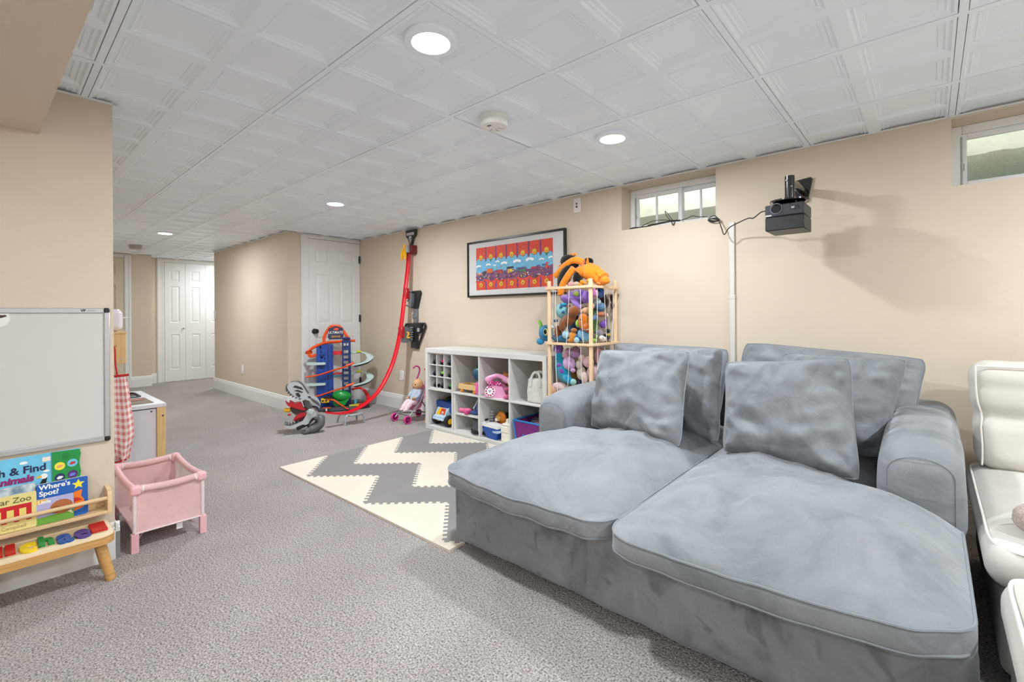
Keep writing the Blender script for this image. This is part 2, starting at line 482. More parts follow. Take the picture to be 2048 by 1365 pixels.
for (p, q, nx, ny) in (((-3.134, YW), (XE, YW), 0, -1), ((-5.735, 2.0), (-3.134, 2.0), 0, -1), ((-3.134, 2.0), (-3.134, YW), 1, 0), ((-.413, -.14), (-.413, .096), 1, 0), ((-6.85, .096), (-.413, .096), 0, 1), ((-6.85, .096), (-6.85, 1.44), 1, 0), ((-7.13, 1.44), (-7.13, 3.2), 1, 0), ((-5.735, 2.0), (-5.735, 3.2), -1, 0), ((-.412, -.139), (XE, -.02), 0, 1)):
    b = MB(); a = Vector((*p, 0)); c = Vector((*q, 0)); n = Vector((nx, ny, 0))*.021
    b.prism([(a.x, a.y), (c.x, c.y), (c.x+n.x, c.y+n.y), (a.x+n.x, a.y+n.y)], CH-.0022, CH-.0002); link('wall_angle', mesh_of(b, RAIL, False), CEILO)
# ================================================================ baseboards, trims
def baseboard(name, p0, p1, nrm, h=.165):
    """moulded board from p0 to p1 standing off the wall along nrm"""
    prof = [(0, 0), (.016, 0), (.016, h*.74), (.013, h*.77), (.0135, h*.83), (.009, h*.87), (.0095, h*.93), (.005, h*.98), (0, h)]
    b = MB(); n = len(prof); p0 = Vector(p0); p1 = Vector(p1); nr = Vector(nrm)
    vs = []
    for p in (p0, p1):
        for (d, z) in prof: vs.append((p.x+nr.x*d, p.y+nr.y*d, z))
    fs = [tuple(range(n)), tuple(range(n, 2*n))[::-1]]+[(k, (k+1) % n, n+(k+1) % n, n+k) for k in range(n)]
    b.add(vs, fs); return struct(name, b, WHITE)
baseboard('baseboard_window', (-3.134, YW, 0), (XE, YW, 0), (0, -1, 0))
baseboard('baseboard_hall', (-5.735, 2.0, 0), (-3.134, 2.0, 0), (0, -1, 0))
baseboard('baseboard_hall_return', (-5.735, 2.0-.016, 0), (-5.735, 3.2, 0), (-1, 0, 0))
baseboard('baseboard_door', (-3.134, 2.0-.016, 0), (-3.134, 2.155, 0), (1, 0, 0))
baseboard('baseboard_left', (-.413, -1.2, 0), (-.413, .096+.016, 0), (1, 0, 0))
baseboard('baseboard_left_return', (-.413+.016, .096, 0), (-6.85, .096, 0), (0, 1, 0))
baseboard('baseboard_far', (-6.85, 1.185, 0), (-6.85, 1.4395, 0), (1, 0, 0))
baseboard('baseboard_closet', (-7.13, 1.44, 0), (-7.13, 1.555, 0), (1, 0, 0))
def casing(name, xw, y0, y1, z1, w=.085, nx=1, ret=.03):
    """moulded door surround on a wall facing +x: two legs and a head"""
    t = sempty(name, (xw, (y0+y1)/2, 0))
    for nm, bx_ in (('side_casing', (y0-w, y0, 0, z1+min(w, CH-z1-.002))), ('side_casing', (y1, y1+w, 0, z1+min(w, CH-z1-.002))), ('head_casing', (y0, y1, z1, z1+min(w, CH-z1-.002)))):
        if nm == 'side_casing' and abs(bx_[1]-y1-w) < 1e-6 and y1+w > YW-.001 and xw > -4: continue
        b = MB(); a0, a1, c0, c1 = bx_
        b.box(xw, xw+.014, a0, a1, c0, c1, .003)
        if nm == 'side_casing': b.box(xw+.012, xw+.020, a0+.010, a0+.030, c0, c1-.008, .003); b.box(xw+.012, xw+.017, a1-.026, a1-.008, c0, c1-.008, .003)
        else: b.box(xw+.012, xw+.018, a0, a1, c0+.012, c0+.028, .003)
        part(nm, b, WHITE, t, world=True, ang=30)
    return t
casing('trim_1', -3.134, 2.243, YW-.002, 2.012, w=.09)
casing('trim_2', -7.13, 1.66, 2.90, 2.0, w=.10)
casing('trim_3', -6.85, .34, 1.10, 2.0, w=.085)

# ================================================================ doors
def panel_door(name, y0, y1, z0, z1, xf, panels, th=.035, m=WHITE, parent=None, label=None):
    """moulded panel door facing +x; panels rects in fractions (u0,u1,v0,v1)"""
    if parent is None:
        t = sempty(name, (xf, (y0+y1)/2, z0))
        if label: t['label'] = label
    else: t = parent
    H = [(y0+(y1-y0)*a, y0+(y1-y0)*b_, z0+(z1-z0)*c, z0+(z1-z0)*d) for a, b_, c, d in panels]
    b = MB(); rect_holes(b, y0, y1, z0, z1, H, lambda u, v: (xf, u, v))
    for (p, q) in (((y0,z0),(y1,z0)),((y1,z0),(y1,z1)),((y1,z1),(y0,z1)),((y0,z1),(y0,z0))):
        b.quad((xf,p[0],p[1]),(xf-th,p[0],p[1]),(xf-th,q[0],q[1]),(xf,q[0],q[1]))
    b.quad((xf-th,y0,z0),(xf-th,y1,z0),(xf-th,y1,z1),(xf-th,y0,z1))
    s = part('door_leaf' if parent is not None else 'slab', b, m, t, world=True, smooth=False)
    for h in H:
        b = MB(); w = min(h[1]-h[0], h[3]-h[2])
        rings(b, h[0], h[1], h[2], h[3], [(0, 0), (.008, -.009), (.016, -.009), (.016+w*.13, -.002), (.016+w*.14, -.002)], lambda u, v, d: (xf+d, u, v))
        if parent is not None:
            b.v = [(p[0]-wl(t).x, p[1]-wl(t).y, p[2]-wl(t).z) for p in b.v]
            link('panel', mesh_of(b, m, False), s)
        else: part('panel', b, m, t, world=True, smooth=False)
    return t
SIX = [(.125, .39, .865, .945), (.58, .875, .865, .945), (.125, .39+.03, .49, .79), (.58, .875, .49, .79), (.125, .42, .10, .41), (.58, .875, .10, .41)]
d1 = panel_door('door_1', 2.246, YW-.006, .012, 2.008, -3.128, SIX)
b = MB(); kn = (-3.128, 2.306, .905)
b.lathe([(.030, 0), (.032, .004), (.026, .008), (.011, .010), (.011, .035), (.020, .040), (.028, .052), (.029, .062), (.022, .072), (0, .074)], kn, 24, 'X')
part('door_knob', b, BLACKM, d1, world=True, label='round black door knob')
for z in (1.803, 1.052, .25):
    b = MB(); b.box(-3.131, -3.117, YW-.022, YW-.004, z-.045, z+.045, .002); b.frus((-3.114, YW-.012, z-.048), (-3.114, YW-.012, z+.048), .006, .006, 10)
    part('hinge', b, BLACKM, d1, world=True, label='black door hinge')
LEAF = [(.26, .72, .845, .935), (.26, .72, .495, .80), (.26, .72, .10, .395)]
LEAF2 = [(.26, .72, .845, .935), (.26, .72, .495, .80), (.26, .72, .10, .395)]
d2 = sempty('door_2', (-7.12, 2.2, 0)); d2['label'] = 'white moulded bifold closet door at the end of the hall'
ys = [1.664, 1.957, 2.255, 2.553, 2.85]
for k in range(4):
    panel_door('leaf', ys[k]+.0015, ys[k+1]-.0015, .006, 1.995, -7.118, LEAF if k % 2 == 0 else LEAF2, parent=d2)
for (yy) in (1.925,):
    b = MB(); b.lathe([(.006, 0), (.006, .014), (.013, .02), (.014, .027), (.008, .032), (0, .033)], (-7.118, yy, .895), 16, 'X')
    part('pull_knob', b, STEEL, d2, world=True, label='small steel pull knob')
DBEI = mat('hall_door_cream', 'd9cdb4', 0.5)
d3 = panel_door('door_3', .345, 1.095, .01, 1.995, -6.834, SIX, m=DBEI, th=.015)

# ================================================================ windows and wells
VINYL = mat('window_vinyl', 'e9eaec', 0.35)
def window(name, w, mirror=False, muntin=True):
    x0, x1, z0, z1 = w; yf = 3.06; t = sempty(name, ((x0+x1)/2, yf, z0))
    f = .042
    b = MB()
    for (a0, a1, c0, c1) in ((x0, x0+f, z0, z1), (x1-f, x1, z0, z1), (x0+f, x1-f, z0, z0+f*.6), (x0+f, x1-f, z1-f, z1)):
        b.box(a0, a1, yf, yf+.055, c0, c1, .004)
    part('window_frame', b, VINYL, t, world=True, ang=30)
    xm = (x0+x1)/2+.045
    def sash(a0, a1, y, mun):
        s = .030; b = MB(); c0, c1 = z0+f*.6, z1-f
        for (p0, p1, q0, q1) in ((a0, a0+s, c0, c1), (a1-s, a1, c0, c1), (a0+s, a1-s, c0, c0+s*.7), (a0+s, a1-s, c1-s, c1)):
            b.box(p0, p1, y, y+.022, q0, q1, .003)
        so = part('sash', b, VINYL, t, world=True, ang=30)
        edges = [a0+s]+mun+[a1-s]
        for k, xx in enumerate(mun):
            b = MB(); b.box(xx-.007, xx+.007, y+.003, y+.019, c0+s*.7, c1-s, .002); part('muntin', b, VINYL, t, world=True)
        for k in range(len(edges)-1):
            b = MB(); b.box(edges[k], edges[k+1], y+.010, y+.013, c0+s*.7, c1-s)
            part('pane', b, GLASS if muntin else GLASS2, t, world=True, smooth=False)
    sash(x0+f-.01, xm+.012, yf+.010, [x0+f-.01+.5*(xm-x0-f)] if muntin else [])
    sash(xm-.016, x1-f+.01, yf+.034, [xm+.135] if muntin else [])
    b = MB(); b.box(x0+f-.004, x0+f+.010, yf-.006, yf+.008, z0+.10, z0+.135, .003); b.box(x0+f-.002, x0+f+.004, yf-.004, yf+.004, z0+.03, z1-.06)
    part('sash_track', b, STEEL, t, world=True)
    return t
window('window_1', W1); window('window_2', W2, muntin=False)
def well(x0, x1):
    b = MB(); Y0 = YW+.22
    b.box(x0-.25, x1+.25, 3.72, 3.80, 1.3, 2.62); b.box(x0-.33, x0-.25, Y0, 3.80, 1.3, 2.62); b.box(x1+.25, x1+.33, Y0, 3.80, 1.3, 2.62)
    b.box(x0-.33, x1+.33, Y0, 3.80, 1.22, 1.3); b.box(x0-.25, x1+.25, 3.52, 3.72, 1.3, 1.93)
    return b
struct('wall_window_well', well(W1[0], W1[1]), CONC)
struct('wall_window_well_right', well(W2[0], W2[1]), CONC)

# ================================================================ ceiling lamps
LENS = bpy.data.materials.new('lamp_lens'); LENS.use_nodes = True
_e = LENS.node_tree.nodes['Principled BSDF']; _e.inputs['Emission Color'].default_value = (1, .98, .95, 1); _e.inputs['Emission Strength'].default_value = 9.0
LENS.cycles.emission_sampling = 'NONE'
LCONE = mat('lamp_reflector', 'f6f5f2', 0.25, emit=0.5)
LABL = {0: 'large recessed ceiling lamp nearest the camera', 1: 'recessed ceiling lamp near the projector wall', 2: 'recessed ceiling lamp over the toy garage end of the room', 3: 'small far recessed ceiling lamp over the hall',
 10: 'added recessed fill lamp out of frame over the white ottoman', 11: 'added recessed fill lamp out of frame over the right window', 12: 'added recessed fill lamp behind the camera nearest the beam', 13: 'added recessed fill lamp behind the camera in the right corner by the beam', 14: 'added recessed fill lamp at the back wall behind the camera', 15: 'added recessed fill lamp in the far right corner behind the camera', 16: 'recessed ceiling lamp round the hall corner before the closet'}
def lamp(k, x, y, seen=True):
    lab = LABL.get(k, 'added unseen fill lamp behind the camera')
    t = thing('ceiling_lamp', lab, 'lamp', (x, y, CH), 0, 'recessed ceiling lamps')
    b = MB(); b.lathe([(.066, -.001), (.068, -.006), (.092, -.004), (.094, 0.0), (.094, .012), (.066, .012), (.066, -.001)], (0,0,0), 40); part('trim_ring', b, RAIL, t)
    b = MB(); b.lathe([(.066, -.003), (.060, .010), (.0, .0101)], (0,0,0), 40); part('lens', b, LENS, t, recalc=True)
    l = bpy.data.lights.new('lamp_light', 'AREA'); l.shape = 'DISK'; l.size = .12; l.energy = LAMP_W*(LAMP_K[k] if k < 4 else (0.9 if k < 12 else 0.6)); l.color = (.90, .962, 1.0)
    lo = bpy.data.objects.new('lamp_light', l); COL.objects.link(lo); lo.parent = t; lo.location = (0, 0, -.012)
for k, (x, y) in enumerate(LAMPS): lamp(k, x, y)
for k, (x, y) in enumerate(LAMPS_UNSEEN): lamp(10+k, x, y)

# globe lamp added behind the camera to fill the soffit and ceiling
fl = thing('added_fill_lamp', 'added white globe fill lamp, unseen behind the camera', 'lamp', (3.9, -1.25, 0))
b = MB(); b.lathe([(0, 0), (.14, 0), (.14, .015), (.02, .03), (.012, .04), (0, .04)], (0,0,0), 32); part('base', b, BLACKM, fl)
b = MB(); b.frus((0, 0, .03), (0, 0, 1.14), .010, .010, 12); part('pole', b, BLACKM, fl)
b = MB(); b.ell((0, 0, 1.25), .12, 28, 18); gs = part('globe_shade', b, LENS, fl)
l = bpy.data.lights.new('globe_fill_light', 'POINT'); l.shadow_soft_size = .125; l.energy = 36.0; l.color = (.90, .962, 1.0)
lo = bpy.data.objects.new('globe_fill_light', l); COL.objects.link(lo); lo.parent = fl; lo.location = (0, 0, 1.25); gs.visible_shadow = True
# ================================================================ seating
def velvet(name, dark, mid, light, s=2.6, fine=38, bump=0.3, marks=0.0, crease=3.2, cb=.22):
    m = bpy.data.materials.new(name); m.use_nodes = True; nt = m.node_tree; b = nt.nodes['Principled BSDF']
    tc = nt.nodes.new('ShaderNodeTexCoord')
    n1 = nt.nodes.new('ShaderNodeTexNoise'); n1.inputs['Scale'].default_value = s; n1.inputs['Detail'].default_value = 6; n1.inputs['Distortion'].default_value = 1.3; n1.inputs['Roughness'].default_value = .58
    nt.links.new(tc.outputs['Object'], n1.inputs['Vector'])
    r = nt.nodes.new('ShaderNodeValToRGB'); e = r.color_ramp.elements
    e[0].position = .30; e[0].color = (*hexc(dark), 1); e[1].position = .72; e[1].color = (*hexc(light), 1); k = e.new(.46); k.color = (*hexc(mid), 1)
    nt.links.new(n1.outputs[0], r.inputs[0]); out = r.outputs[0]
    if marks:
        n3 = nt.nodes.new('ShaderNodeTexNoise'); n3.inputs['Scale'].default_value = 9; n3.inputs['Detail'].default_value = 2; n3.inputs['Distortion'].default_value = .6
        nt.links.new(tc.outputs['Object'], n3.inputs['Vector'])
        r3 = nt.nodes.new('ShaderNodeValToRGB'); r3.color_ramp.elements[0].position = .60; r3.color_ramp.elements[1].position = .67
        r3.color_ramp.elements[0].color = (1,1,1,1); r3.color_ramp.elements[1].color = (1-marks,)*3+(1,)
        nt.links.new(n3.outputs[0], r3.inputs[0])
        mx = nt.nodes.new('ShaderNodeMix'); mx.data_type = 'RGBA'; mx.blend_type = 'MULTIPLY'; mx.inputs[0].default_value = 1
        nt.links.new(out, mx.inputs[6]); nt.links.new(r3.outputs[0], mx.inputs[7]); out = mx.outputs[2]
    nt.links.new(out, b.inputs['Base Color'])
    b.inputs['Roughness'].default_value = .8; b.inputs['Specular IOR Level'].default_value = .2
    b.inputs['Sheen Weight'].default_value = .35; b.inputs['Sheen Roughness'].default_value = .35; b.inputs['Sheen Tint'].default_value = (.9, .93, .97, 1)
    n2 = nt.nodes.new('ShaderNodeTexNoise'); n2.inputs['Scale'].default_value = fine*.35; n2.inputs['Detail'].default_value = 6; n2.inputs['Distortion'].default_value = .8
    nt.links.new(tc.outputs['Object'], n2.inputs['Vector'])
    bp = nt.nodes.new('ShaderNodeBump'); bp.inputs['Strength'].default_value = bump; bp.inputs['Distance'].default_value = .02
    nt.links.new(n2.outputs[0], bp.inputs['Height'])
    n4 = nt.nodes.new('ShaderNodeTexNoise'); n4.inputs['Scale'].default_value = crease; n4.inputs['Detail'].default_value = 1.5; n4.inputs['Distortion'].default_value = .5
    nt.links.new(tc.outputs['Object'], n4.inputs['Vector'])
    s1 = nt.nodes.new('ShaderNodeMath'); s1.operation = 'SUBTRACT'; s1.inputs[1].default_value = .5; nt.links.new(n4.outputs[0], s1.inputs[0])
    s2 = nt.nodes.new('ShaderNodeMath'); s2.operation = 'ABSOLUTE'; nt.links.new(s1.outputs[0], s2.inputs[0])
    bp2 = nt.nodes.new('ShaderNodeBump'); bp2.inputs['Strength'].default_value = cb; bp2.inputs['Distance'].default_value = .06; bp2.invert = True
    nt.links.new(s2.outputs[0], bp2.inputs['Height']); nt.links.new(bp.outputs[0], bp2.inputs['Normal']); nt.links.new(bp2.outputs[0], b.inputs['Normal'])
    MATS[name] = m; return m
VEL = velvet('grey_velvet', '707579', '818589', '8e9195', s=3.0)
VELB = velvet('grey_velvet_base', '666a6d', '82868a', '909497', s=3.2, marks=.30, cb=.10)
VELP = velvet('grey_velvet_pillow', '6e7276', '7e8286', '8f9397', s=4.2, crease=5.0, cb=.28)
PIPE = mat('grey_piping', '7a8085', .8, sheen=.3)

def ridge(p, s, o=0): return 1-abs(nz(p, s, o))*2
def creases(seed, n, edge=True):
    r = random.Random(int(seed*100)); L = []
    for k in range(n):
        side = r.randrange(4) if k >= 4 else None
        if side is None:
            u0, v0 = ((-1, -1), (1, -1), (1, 1), (-1, 1))[k]; a = math.atan2(-v0, -u0)+r.uniform(-.45, .45)
        else:
            t = r.uniform(-.75, .75); u0, v0 = ((-1, t), (1, t), (t, 1), (t, -1))[side]; a = (0, PI, -PI/2, PI/2)[side]+r.uniform(-.6, .6)
        L.append((u0, v0, math.cos(a), math.sin(a), r.uniform(.5, 1.15), r.uniform(.05, .11), r.uniform(.5, 1.0)*r.choice((1, 1, -1)), r.uniform(-.5, .5)))
    return L
def crease_h(L, U, V):
    h = 0
    for (u0, v0, c, s_, ln, w, a, bend) in L:
        x, y = U-u0, V-v0; t = (x*c+y*s_)/ln
        if t < -.05 or t > 1.1: continue
        d = -x*s_+y*c-bend*t*t*.25
        f = max(0, math.sin(PI*min(1, max(0, .08+t*.92))))
        ww = w*(1+.9*t)
        h += a*f*(math.exp(-(d/ww)**2)-.75*math.exp(-((d-1.7*ww)/ww)**2))
    return h
def pillow(mb, BL, BR, TR, TL, thick, n=30, seed=0.0, wr=.010, pinch=.05, ear=.02):
    """soft pillow on four corner points: two bulging faces meeting in a seam; returns the seam loop"""
    BL, BR, TR, TL = map(Vector, (BL, BR, TR, TL))
    nrm = (BR-BL).cross(TL-BL).normalized()
    grid = {}; vs = []; fs = []
    CR = {1: creases(seed, 13), -1: creases(seed+.5, 9), 0: []}
    def pos(i, j, side):
        u = i/n; v = j/n
        # denser near the rim
        u = .5-.5*math.cos(PI*u); v = .5-.5*math.cos(PI*v)
        U = 2*u-1; V = 2*v-1
        iu = pinch*(1-V*V)*U*abs(U); iv = pinch*(1-U*U)*V*abs(V)
        uu = u-iu*.5; vv = v-iv*.5
        Ur = (2*uu-1)*math.sqrt(1-.11*V**6); Vr = (2*vv-1)*math.sqrt(1-.11*U**6)
        uu = (Ur+1)/2; vv = (Vr+1)/2
        p = (BL*(1-uu)*(1-vv)+BR*uu*(1-vv)+TR*uu*vv+TL*(1-uu)*vv)
        h = max(0, (1-abs(U)**2.2))**.6*max(0, (1-abs(V)**2.2))**.6
        h = h*thick*.5
        q = (U*2.1+seed, V*2.1-seed*.6, side*.7)
        rim = min(1-abs(U), 1-abs(V))
        w = wr*(ridge(q, .8, seed)*.9+nz(q, 2.0, seed)*.5)*min(1, rim*6)
        # folds that run in from the corners and edges
        w += wr*.35*math.sin(9*U*V+3*nz(q, 1.1, seed+4))*min(1, rim*6)*(abs(U)*abs(V))
        w += wr*.22*math.sin(19*V+6*nz(q, 1.2, seed+9))*max(0, abs(U)-.5)*2*min(1, rim*9)
        w += wr*.22*math.sin(17*U+6*nz(q, 1.2, seed+5))*max(0, abs(V)-.5)*2*min(1, rim*9)
        w += wr*.95*crease_h(CR[side], U, V)*min(1, rim*8)
        sag = 0
        return p+nrm*(side*(h+w))+Vector((0, 0, sag))
    for side in (1, -1):
        for i in range(n+1):
            for j in range(n+1):
                rim = i in (0, n) or j in (0, n)
                k = (i, j, 0 if rim else side)
                if k in grid: continue
                grid[k] = len(vs); vs.append(pos(i, j, side if not rim else 0))
    def G(i, j, s): return grid[(i, j, 0 if (i in (0, n) or j in (0, n)) else s)]
    for side in (1, -1):
        for i in range(n):
            for j in range(n):
                q = (G(i,j,side), G(i+1,j,side), G(i+1,j+1,side), G(i,j+1,side))
                fs.append(q if side > 0 else q[::-1])
    mb.add(vs, fs)
    loop = [(i, 0) for i in range(n)]+[(n, j) for j in range(n)]+[(i, n) for i in range(n, 0, -1)]+[(0, j) for j in range(n, 0, -1)]
    return [vs[G(i, j, 1)] for i, j in loop]

sofa = thing('sofa', 'large grey velvet deep-seated sofa against the window wall', 'sofa', (1.55, 2.0, 0))
b = MB()
rbox(b, (1.5475, 2.017, .1825), (.8825, .842, .1525), .035, (24, 22, 6), fn=lambda p: (p.x+.006*nz(p, 2.2, 3), p.y+.006*nz(p, 2.5, 1), p.z+(.004*nz(p, 5) if p.z > -.1 else .006*nz((p.x, 0, 0), 7))))
part('base', b, VELB, sofa, world=True, ang=60)
for fx in (.76, 2.33):
    for fy in (1.28, 2.74):
        b = MB(); b.frus((fx, fy, .0125), (fx, fy, .034), .03, .034, 14); part('foot', b, BLACKM, sofa, world=True)
def armfn(out):
    def fn(p):
        z = p.z
        k = max(0, (z+.17)/.34)
        x = p.x*(1+.05*math.sin(PI*min(1, k)))
        y = p.y
        dz = -.05*max(0, (-y-.2)/.34)**2 if z > 0 else 0     # slopes down to the front
        return (x+.006*nz(p, 4, out), y+.008*nz(p, 3, out+2), z+dz+.006*nz(p, 4.5, out+5))
    return fn
for (ax, s_) in ((.778, 1), (2.322, 7)):
    b = MB(); rbox(b, (ax, 2.325, .478), (.113, .535, .178), .075, (5, 18, 6), e=6, fn=armfn(s_)); part('arm', b, VEL, sofa, world=True, ang=70)
    # seam line around the front face of the arm
    lp = []
    for k in range(22):
        a = PI*k/21
        lp.append((ax-.088*math.cos(a), 1.806-.004, .535+.062*math.sin(a)))
    b = MB(); b.tube([(ax-.088, 1.802, .36)]+lp+[(ax+.088, 1.802, .36)], .0014, 6); part('seam', b, PIPE, sofa, world=True)
b = MB(); rbox(b, (1.5475, 2.79, .555), (.66, .075, .225), .05, (20, 3, 6), fn=lambda p: (p.x, p.y, p.z+.006*nz(p, 3))); part('back', b, VELB, sofa, world=True, ang=60)

def seat_cushion(x0, x1, fl, fr, armside, seed):
    """deep T cushion: overhangs the base at the front, narrows between the arms"""
    hx, hy = (x1-x0)/2, .80
    CR = creases(seed+2, 15)
    y0 = min(fl, fr); cy = y0+hy
    def fn(p):
        U = p.x/hx; V = p.y/hy
        x, y, z = p; y0_ = p.y
        t = (U+1)/2
        # front line slants
        front = fl*(1-t)+fr*t
        y = y+(front-y0)*max(0, -V)
        # T shape
        yy = cy+y
        k = min(1, max(0, (yy-1.755)/.035)); k = k*k*(3-2*k)
        if armside < 0: x = x+(.245*k)*(1-t)
        else: x = x-(.225*k)*t
        # dome
        dome = (max(0, 1-abs(U)**3.0)*max(0, 1-abs(V)**5))
        R_ = .11; d_ = max(0, abs(x)-(hx-R_))/R_; e_ = max(0, -y0_-(hy-R_))/R_
        if d_ > 0 and e_ > 0:
            x = math.copysign(hx-R_+R_*d_*math.sqrt(1-e_*e_/2), x); y = y+R_*(e_-e_*math.sqrt(1-d_*d_/2))
        q = (U*1.2+seed, V*2.2, 0)
        if z > 0:
            z += .013*crease_h(CR, U, V)*min(1, (1-max(abs(U), abs(V)))*9)
            z += .092*(max(0, 1-abs(U)**2.4)*max(0, 1-abs(V)**4.5))
            z += (.012*ridge((q[0]*1.3, q[1], 0), .9, seed)+.006*ridge((q[0]*2.2, q[1]*1.1, 0), 2.0, seed+2)+.003*nz((U*9, V*9, seed), 1))*dome
            # drag folds near the front and near the gap between the cushions
            z += .0085*math.sin(22*V*1.4+6*nz(q, 1.1, seed)+2*U)*max(0, (U*(-armside))*.9-.15)*min(1, (1-abs(U))*6)
            z += .006*math.sin(30*U+5*nz(q, 1.4, seed+3))*max(0, -V-.55)*2*min(1, (1+V)*7)
        else:
            z += -.004+.008*nz((U*3+seed, V*3, 0), 1)
        edge = max(abs(U)**8, abs(V)**10)
        y += .014*nz((U*2.4, seed, V), 1.2)*max(0, -V)
        return (x, y, z-.012*edge*max(0, -V)-.020*max(0, -V)**6*(1-U*U)-.006*max(0, -V)**4*nz((U*3, seed, 0), 1.3))
    b = MB(); rbox(b, ((x0+x1)/2, cy, .366), (hx, hy, .028), .012, (56, 90, 2), e=2, fn=fn)
    o = part('seat_cushion', b, VEL, sofa, world=True, ang=75)
    # piping on the upper and lower edge of the front band
    for zz in (.0265, -.026):
        lp = [(-hx+.004, hy*.2-(hy*1.2)*k/50, zz) for k in range(51)]+[(-hx+.004+(2*hx-.008)*k/60, -hy+.004, zz) for k in range(1, 61)]+[(hx-.004, -hy+.004+hy*1.2*k/50, zz) for k in range(1, 51)]
        P = []
        for p in lp:
            w = fn(Vector(p)); P.append((w[0]+(x0+x1)/2, w[1]+cy, w[2]+.366))
        b = MB(); b.tube(P, .0042, 6)
        b.v = [(p[0]-1.55, p[1]-2.0, p[2]) for p in b.v]
        link('piping', mesh_of(b, PIPE), o)
    return o
seat_cushion(.650, 1.548, 1.105, 1.075, -1, 1.3)
seat_cushion(1.552, 2.428, 1.030, 1.110, 1, 6.1)
for (BL, BR, TR, TL, sd) in (((.90,2.54,.47),(1.44,2.54,.47),(1.46,2.68,.875),(.66,2.68,.885),2.2), ((1.50,2.56,.46),(2.30,2.56,.60),(2.345,2.67,.865),(1.535,2.67,.920),5.7)):
    b = MB(); lp = pillow(b, BL, BR, TR, TL, .20, 44, sd, .011, .02)
    o = part('back_cushion', b, VELP, sofa, world=True, ang=80)
    b = MB(); b.tube(lp, .0045, 6, closed=True); b.v = [(p[0]-1.55, p[1]-2.0, p[2]) for p in b.v]; link('piping', mesh_of(b, PIPE), o)
PIL = [
 ('grey velvet throw pillow in front at the left of the sofa', ((.92,1.965,.455),(1.485,1.865,.455),(1.435,2.13,.900),(.89,2.13,.880)), .23, 1.1, .020),
 ('darker creased grey pillow tucked behind the left front pillow', ((1.06,2.17,.45),(1.56,2.17,.43),(1.525,2.36,.905),(1.02,2.38,.885)), .21, 3.6, .024),
 ('grey velvet throw pillow in front at the right of the sofa', ((1.640,1.935,.455),(2.160,1.880,.450),(2.110,2.10,.905),(1.605,2.10,.855)), .23, 7.3, .020),
 ('grey pillow leaning between the right front pillow and the right arm', ((1.76,2.22,.46),(2.205,2.22,.47),(2.285,2.40,.885),(1.79,2.40,.890)), .20, 9.4, .017)]
for lab, cs, th, sd, w in PIL:
    c = sum((Vector(k) for k in cs), Vector())/4; c.z = .46
    t = thing('throw_pillow', lab, 'pillow', c, 0, 'throw pillows on the grey sofa')
    b = MB(); lp = pillow(b, *cs, th, 50, sd, w, .055); part('cover', b, VELP, t, world=True, ang=80)
    b = MB(); b.tube(lp, .004, 6, closed=True); part('piping', b, PIPE, t, world=True)

# ---------------------------------------------------------------- white chair, ottoman, fur cushion
OFFW = mat('white_linen', 'cdc8c0', .85, var=.035, scale=5, bump=.2, bscale=14, sheen=.2)
OFFP = mat('white_piping', 'dedad2', .8)
ch = thing('armless_chair', 'off-white armless lounge chair with tufted back beside the grey sofa', 'chair', (2.84, 2.1, 0))
b = MB(); rbox(b, (2.85, 2.12, .18), (.355, .50, .125), .03, (10, 12, 4)); part('base', b, mat('chair_skirt', 'b9b5ae', .9, var=.06, scale=6), ch, world=True, ang=60)
for fx in (2.56, 3.14):
    for fy in (1.68, 2.56):
        b = MB(); b.frus((fx, fy, 0), (fx, fy, .06), .018, .024, 12); part('leg', b, BLACKM, ch, world=True)
def scf(p):
    U = p.x/.375; V = p.y/.53
    d = max(0, 1-U**4)*max(0, 1-V**4)
    return (p.x, p.y, p.z+(.025*d if p.z > 0 else 0)+.005*nz(p, 5, 2)*(1 if p.z > 0 else 0))
b = MB(); rbox(b, (2.838, 2.12, .365), (.375, .53, .06), .055, (16, 20, 2), e=6, fn=scf); s_ = part('seat_cushion', b, OFFW, ch, world=True, ang=70)
lp = []
for k in range(60):
    a = 2*PI*k/60; c_, s2 = math.cos(a), math.sin(a)
    lp.append((2.838-2.84+.362*abs(c_)**.18*math.copysign(1, c_), 2.12-2.1+.517*abs(s2)**.16*math.copysign(1, s2), .418))
b = MB(); b.tube(lp, .004, 6, closed=True); link('piping', mesh_of(b, OFFP), s_)
def bcf(p):
    x, y, z = p
    cr = math.exp(-((z-.0)/.03)**2)*.022+math.exp(-((z-.115)/.02)**2)*.006
    y2 = y-cr*(-1 if y < 0 else .3) if True else y
    y2 = y+(cr if y < 0 else -cr*.3)
    side = 1+.02*math.sin(9*z)-math.exp(-(z/.03)**2)*.03
    return (x*side+.004*nz(p, 6), y2-.10*z*-1.0+.006*nz(p, 7, 3), z+.005*nz(p, 4))
b = MB(); rbox(b, (2.845, 2.56, .655), (.365, .10, .222), .07, (16, 5, 18), e=6, fn=bcf); s_ = part('back_cushion', b, OFFW, ch, world=True, ang=75)
lp = []
for (p, q) in (((-.33,-.19),(-.33,.19)), ((-.33,.19),(.33,.19))):
    for k in range(14):
        x_ = p[0]+(q[0]-p[0])*k/13; z_ = p[1]+(q[1]-p[1])*k/13
        w = bcf(Vector((x_*1.04, -.094, z_*1.06))); lp.append((w[0]+2.845-2.84, w[1]+2.56-2.1, w[2]+.655))
b = MB(); b.tube(lp, .0035, 6); link('piping', mesh_of(b, OFFP), s_)

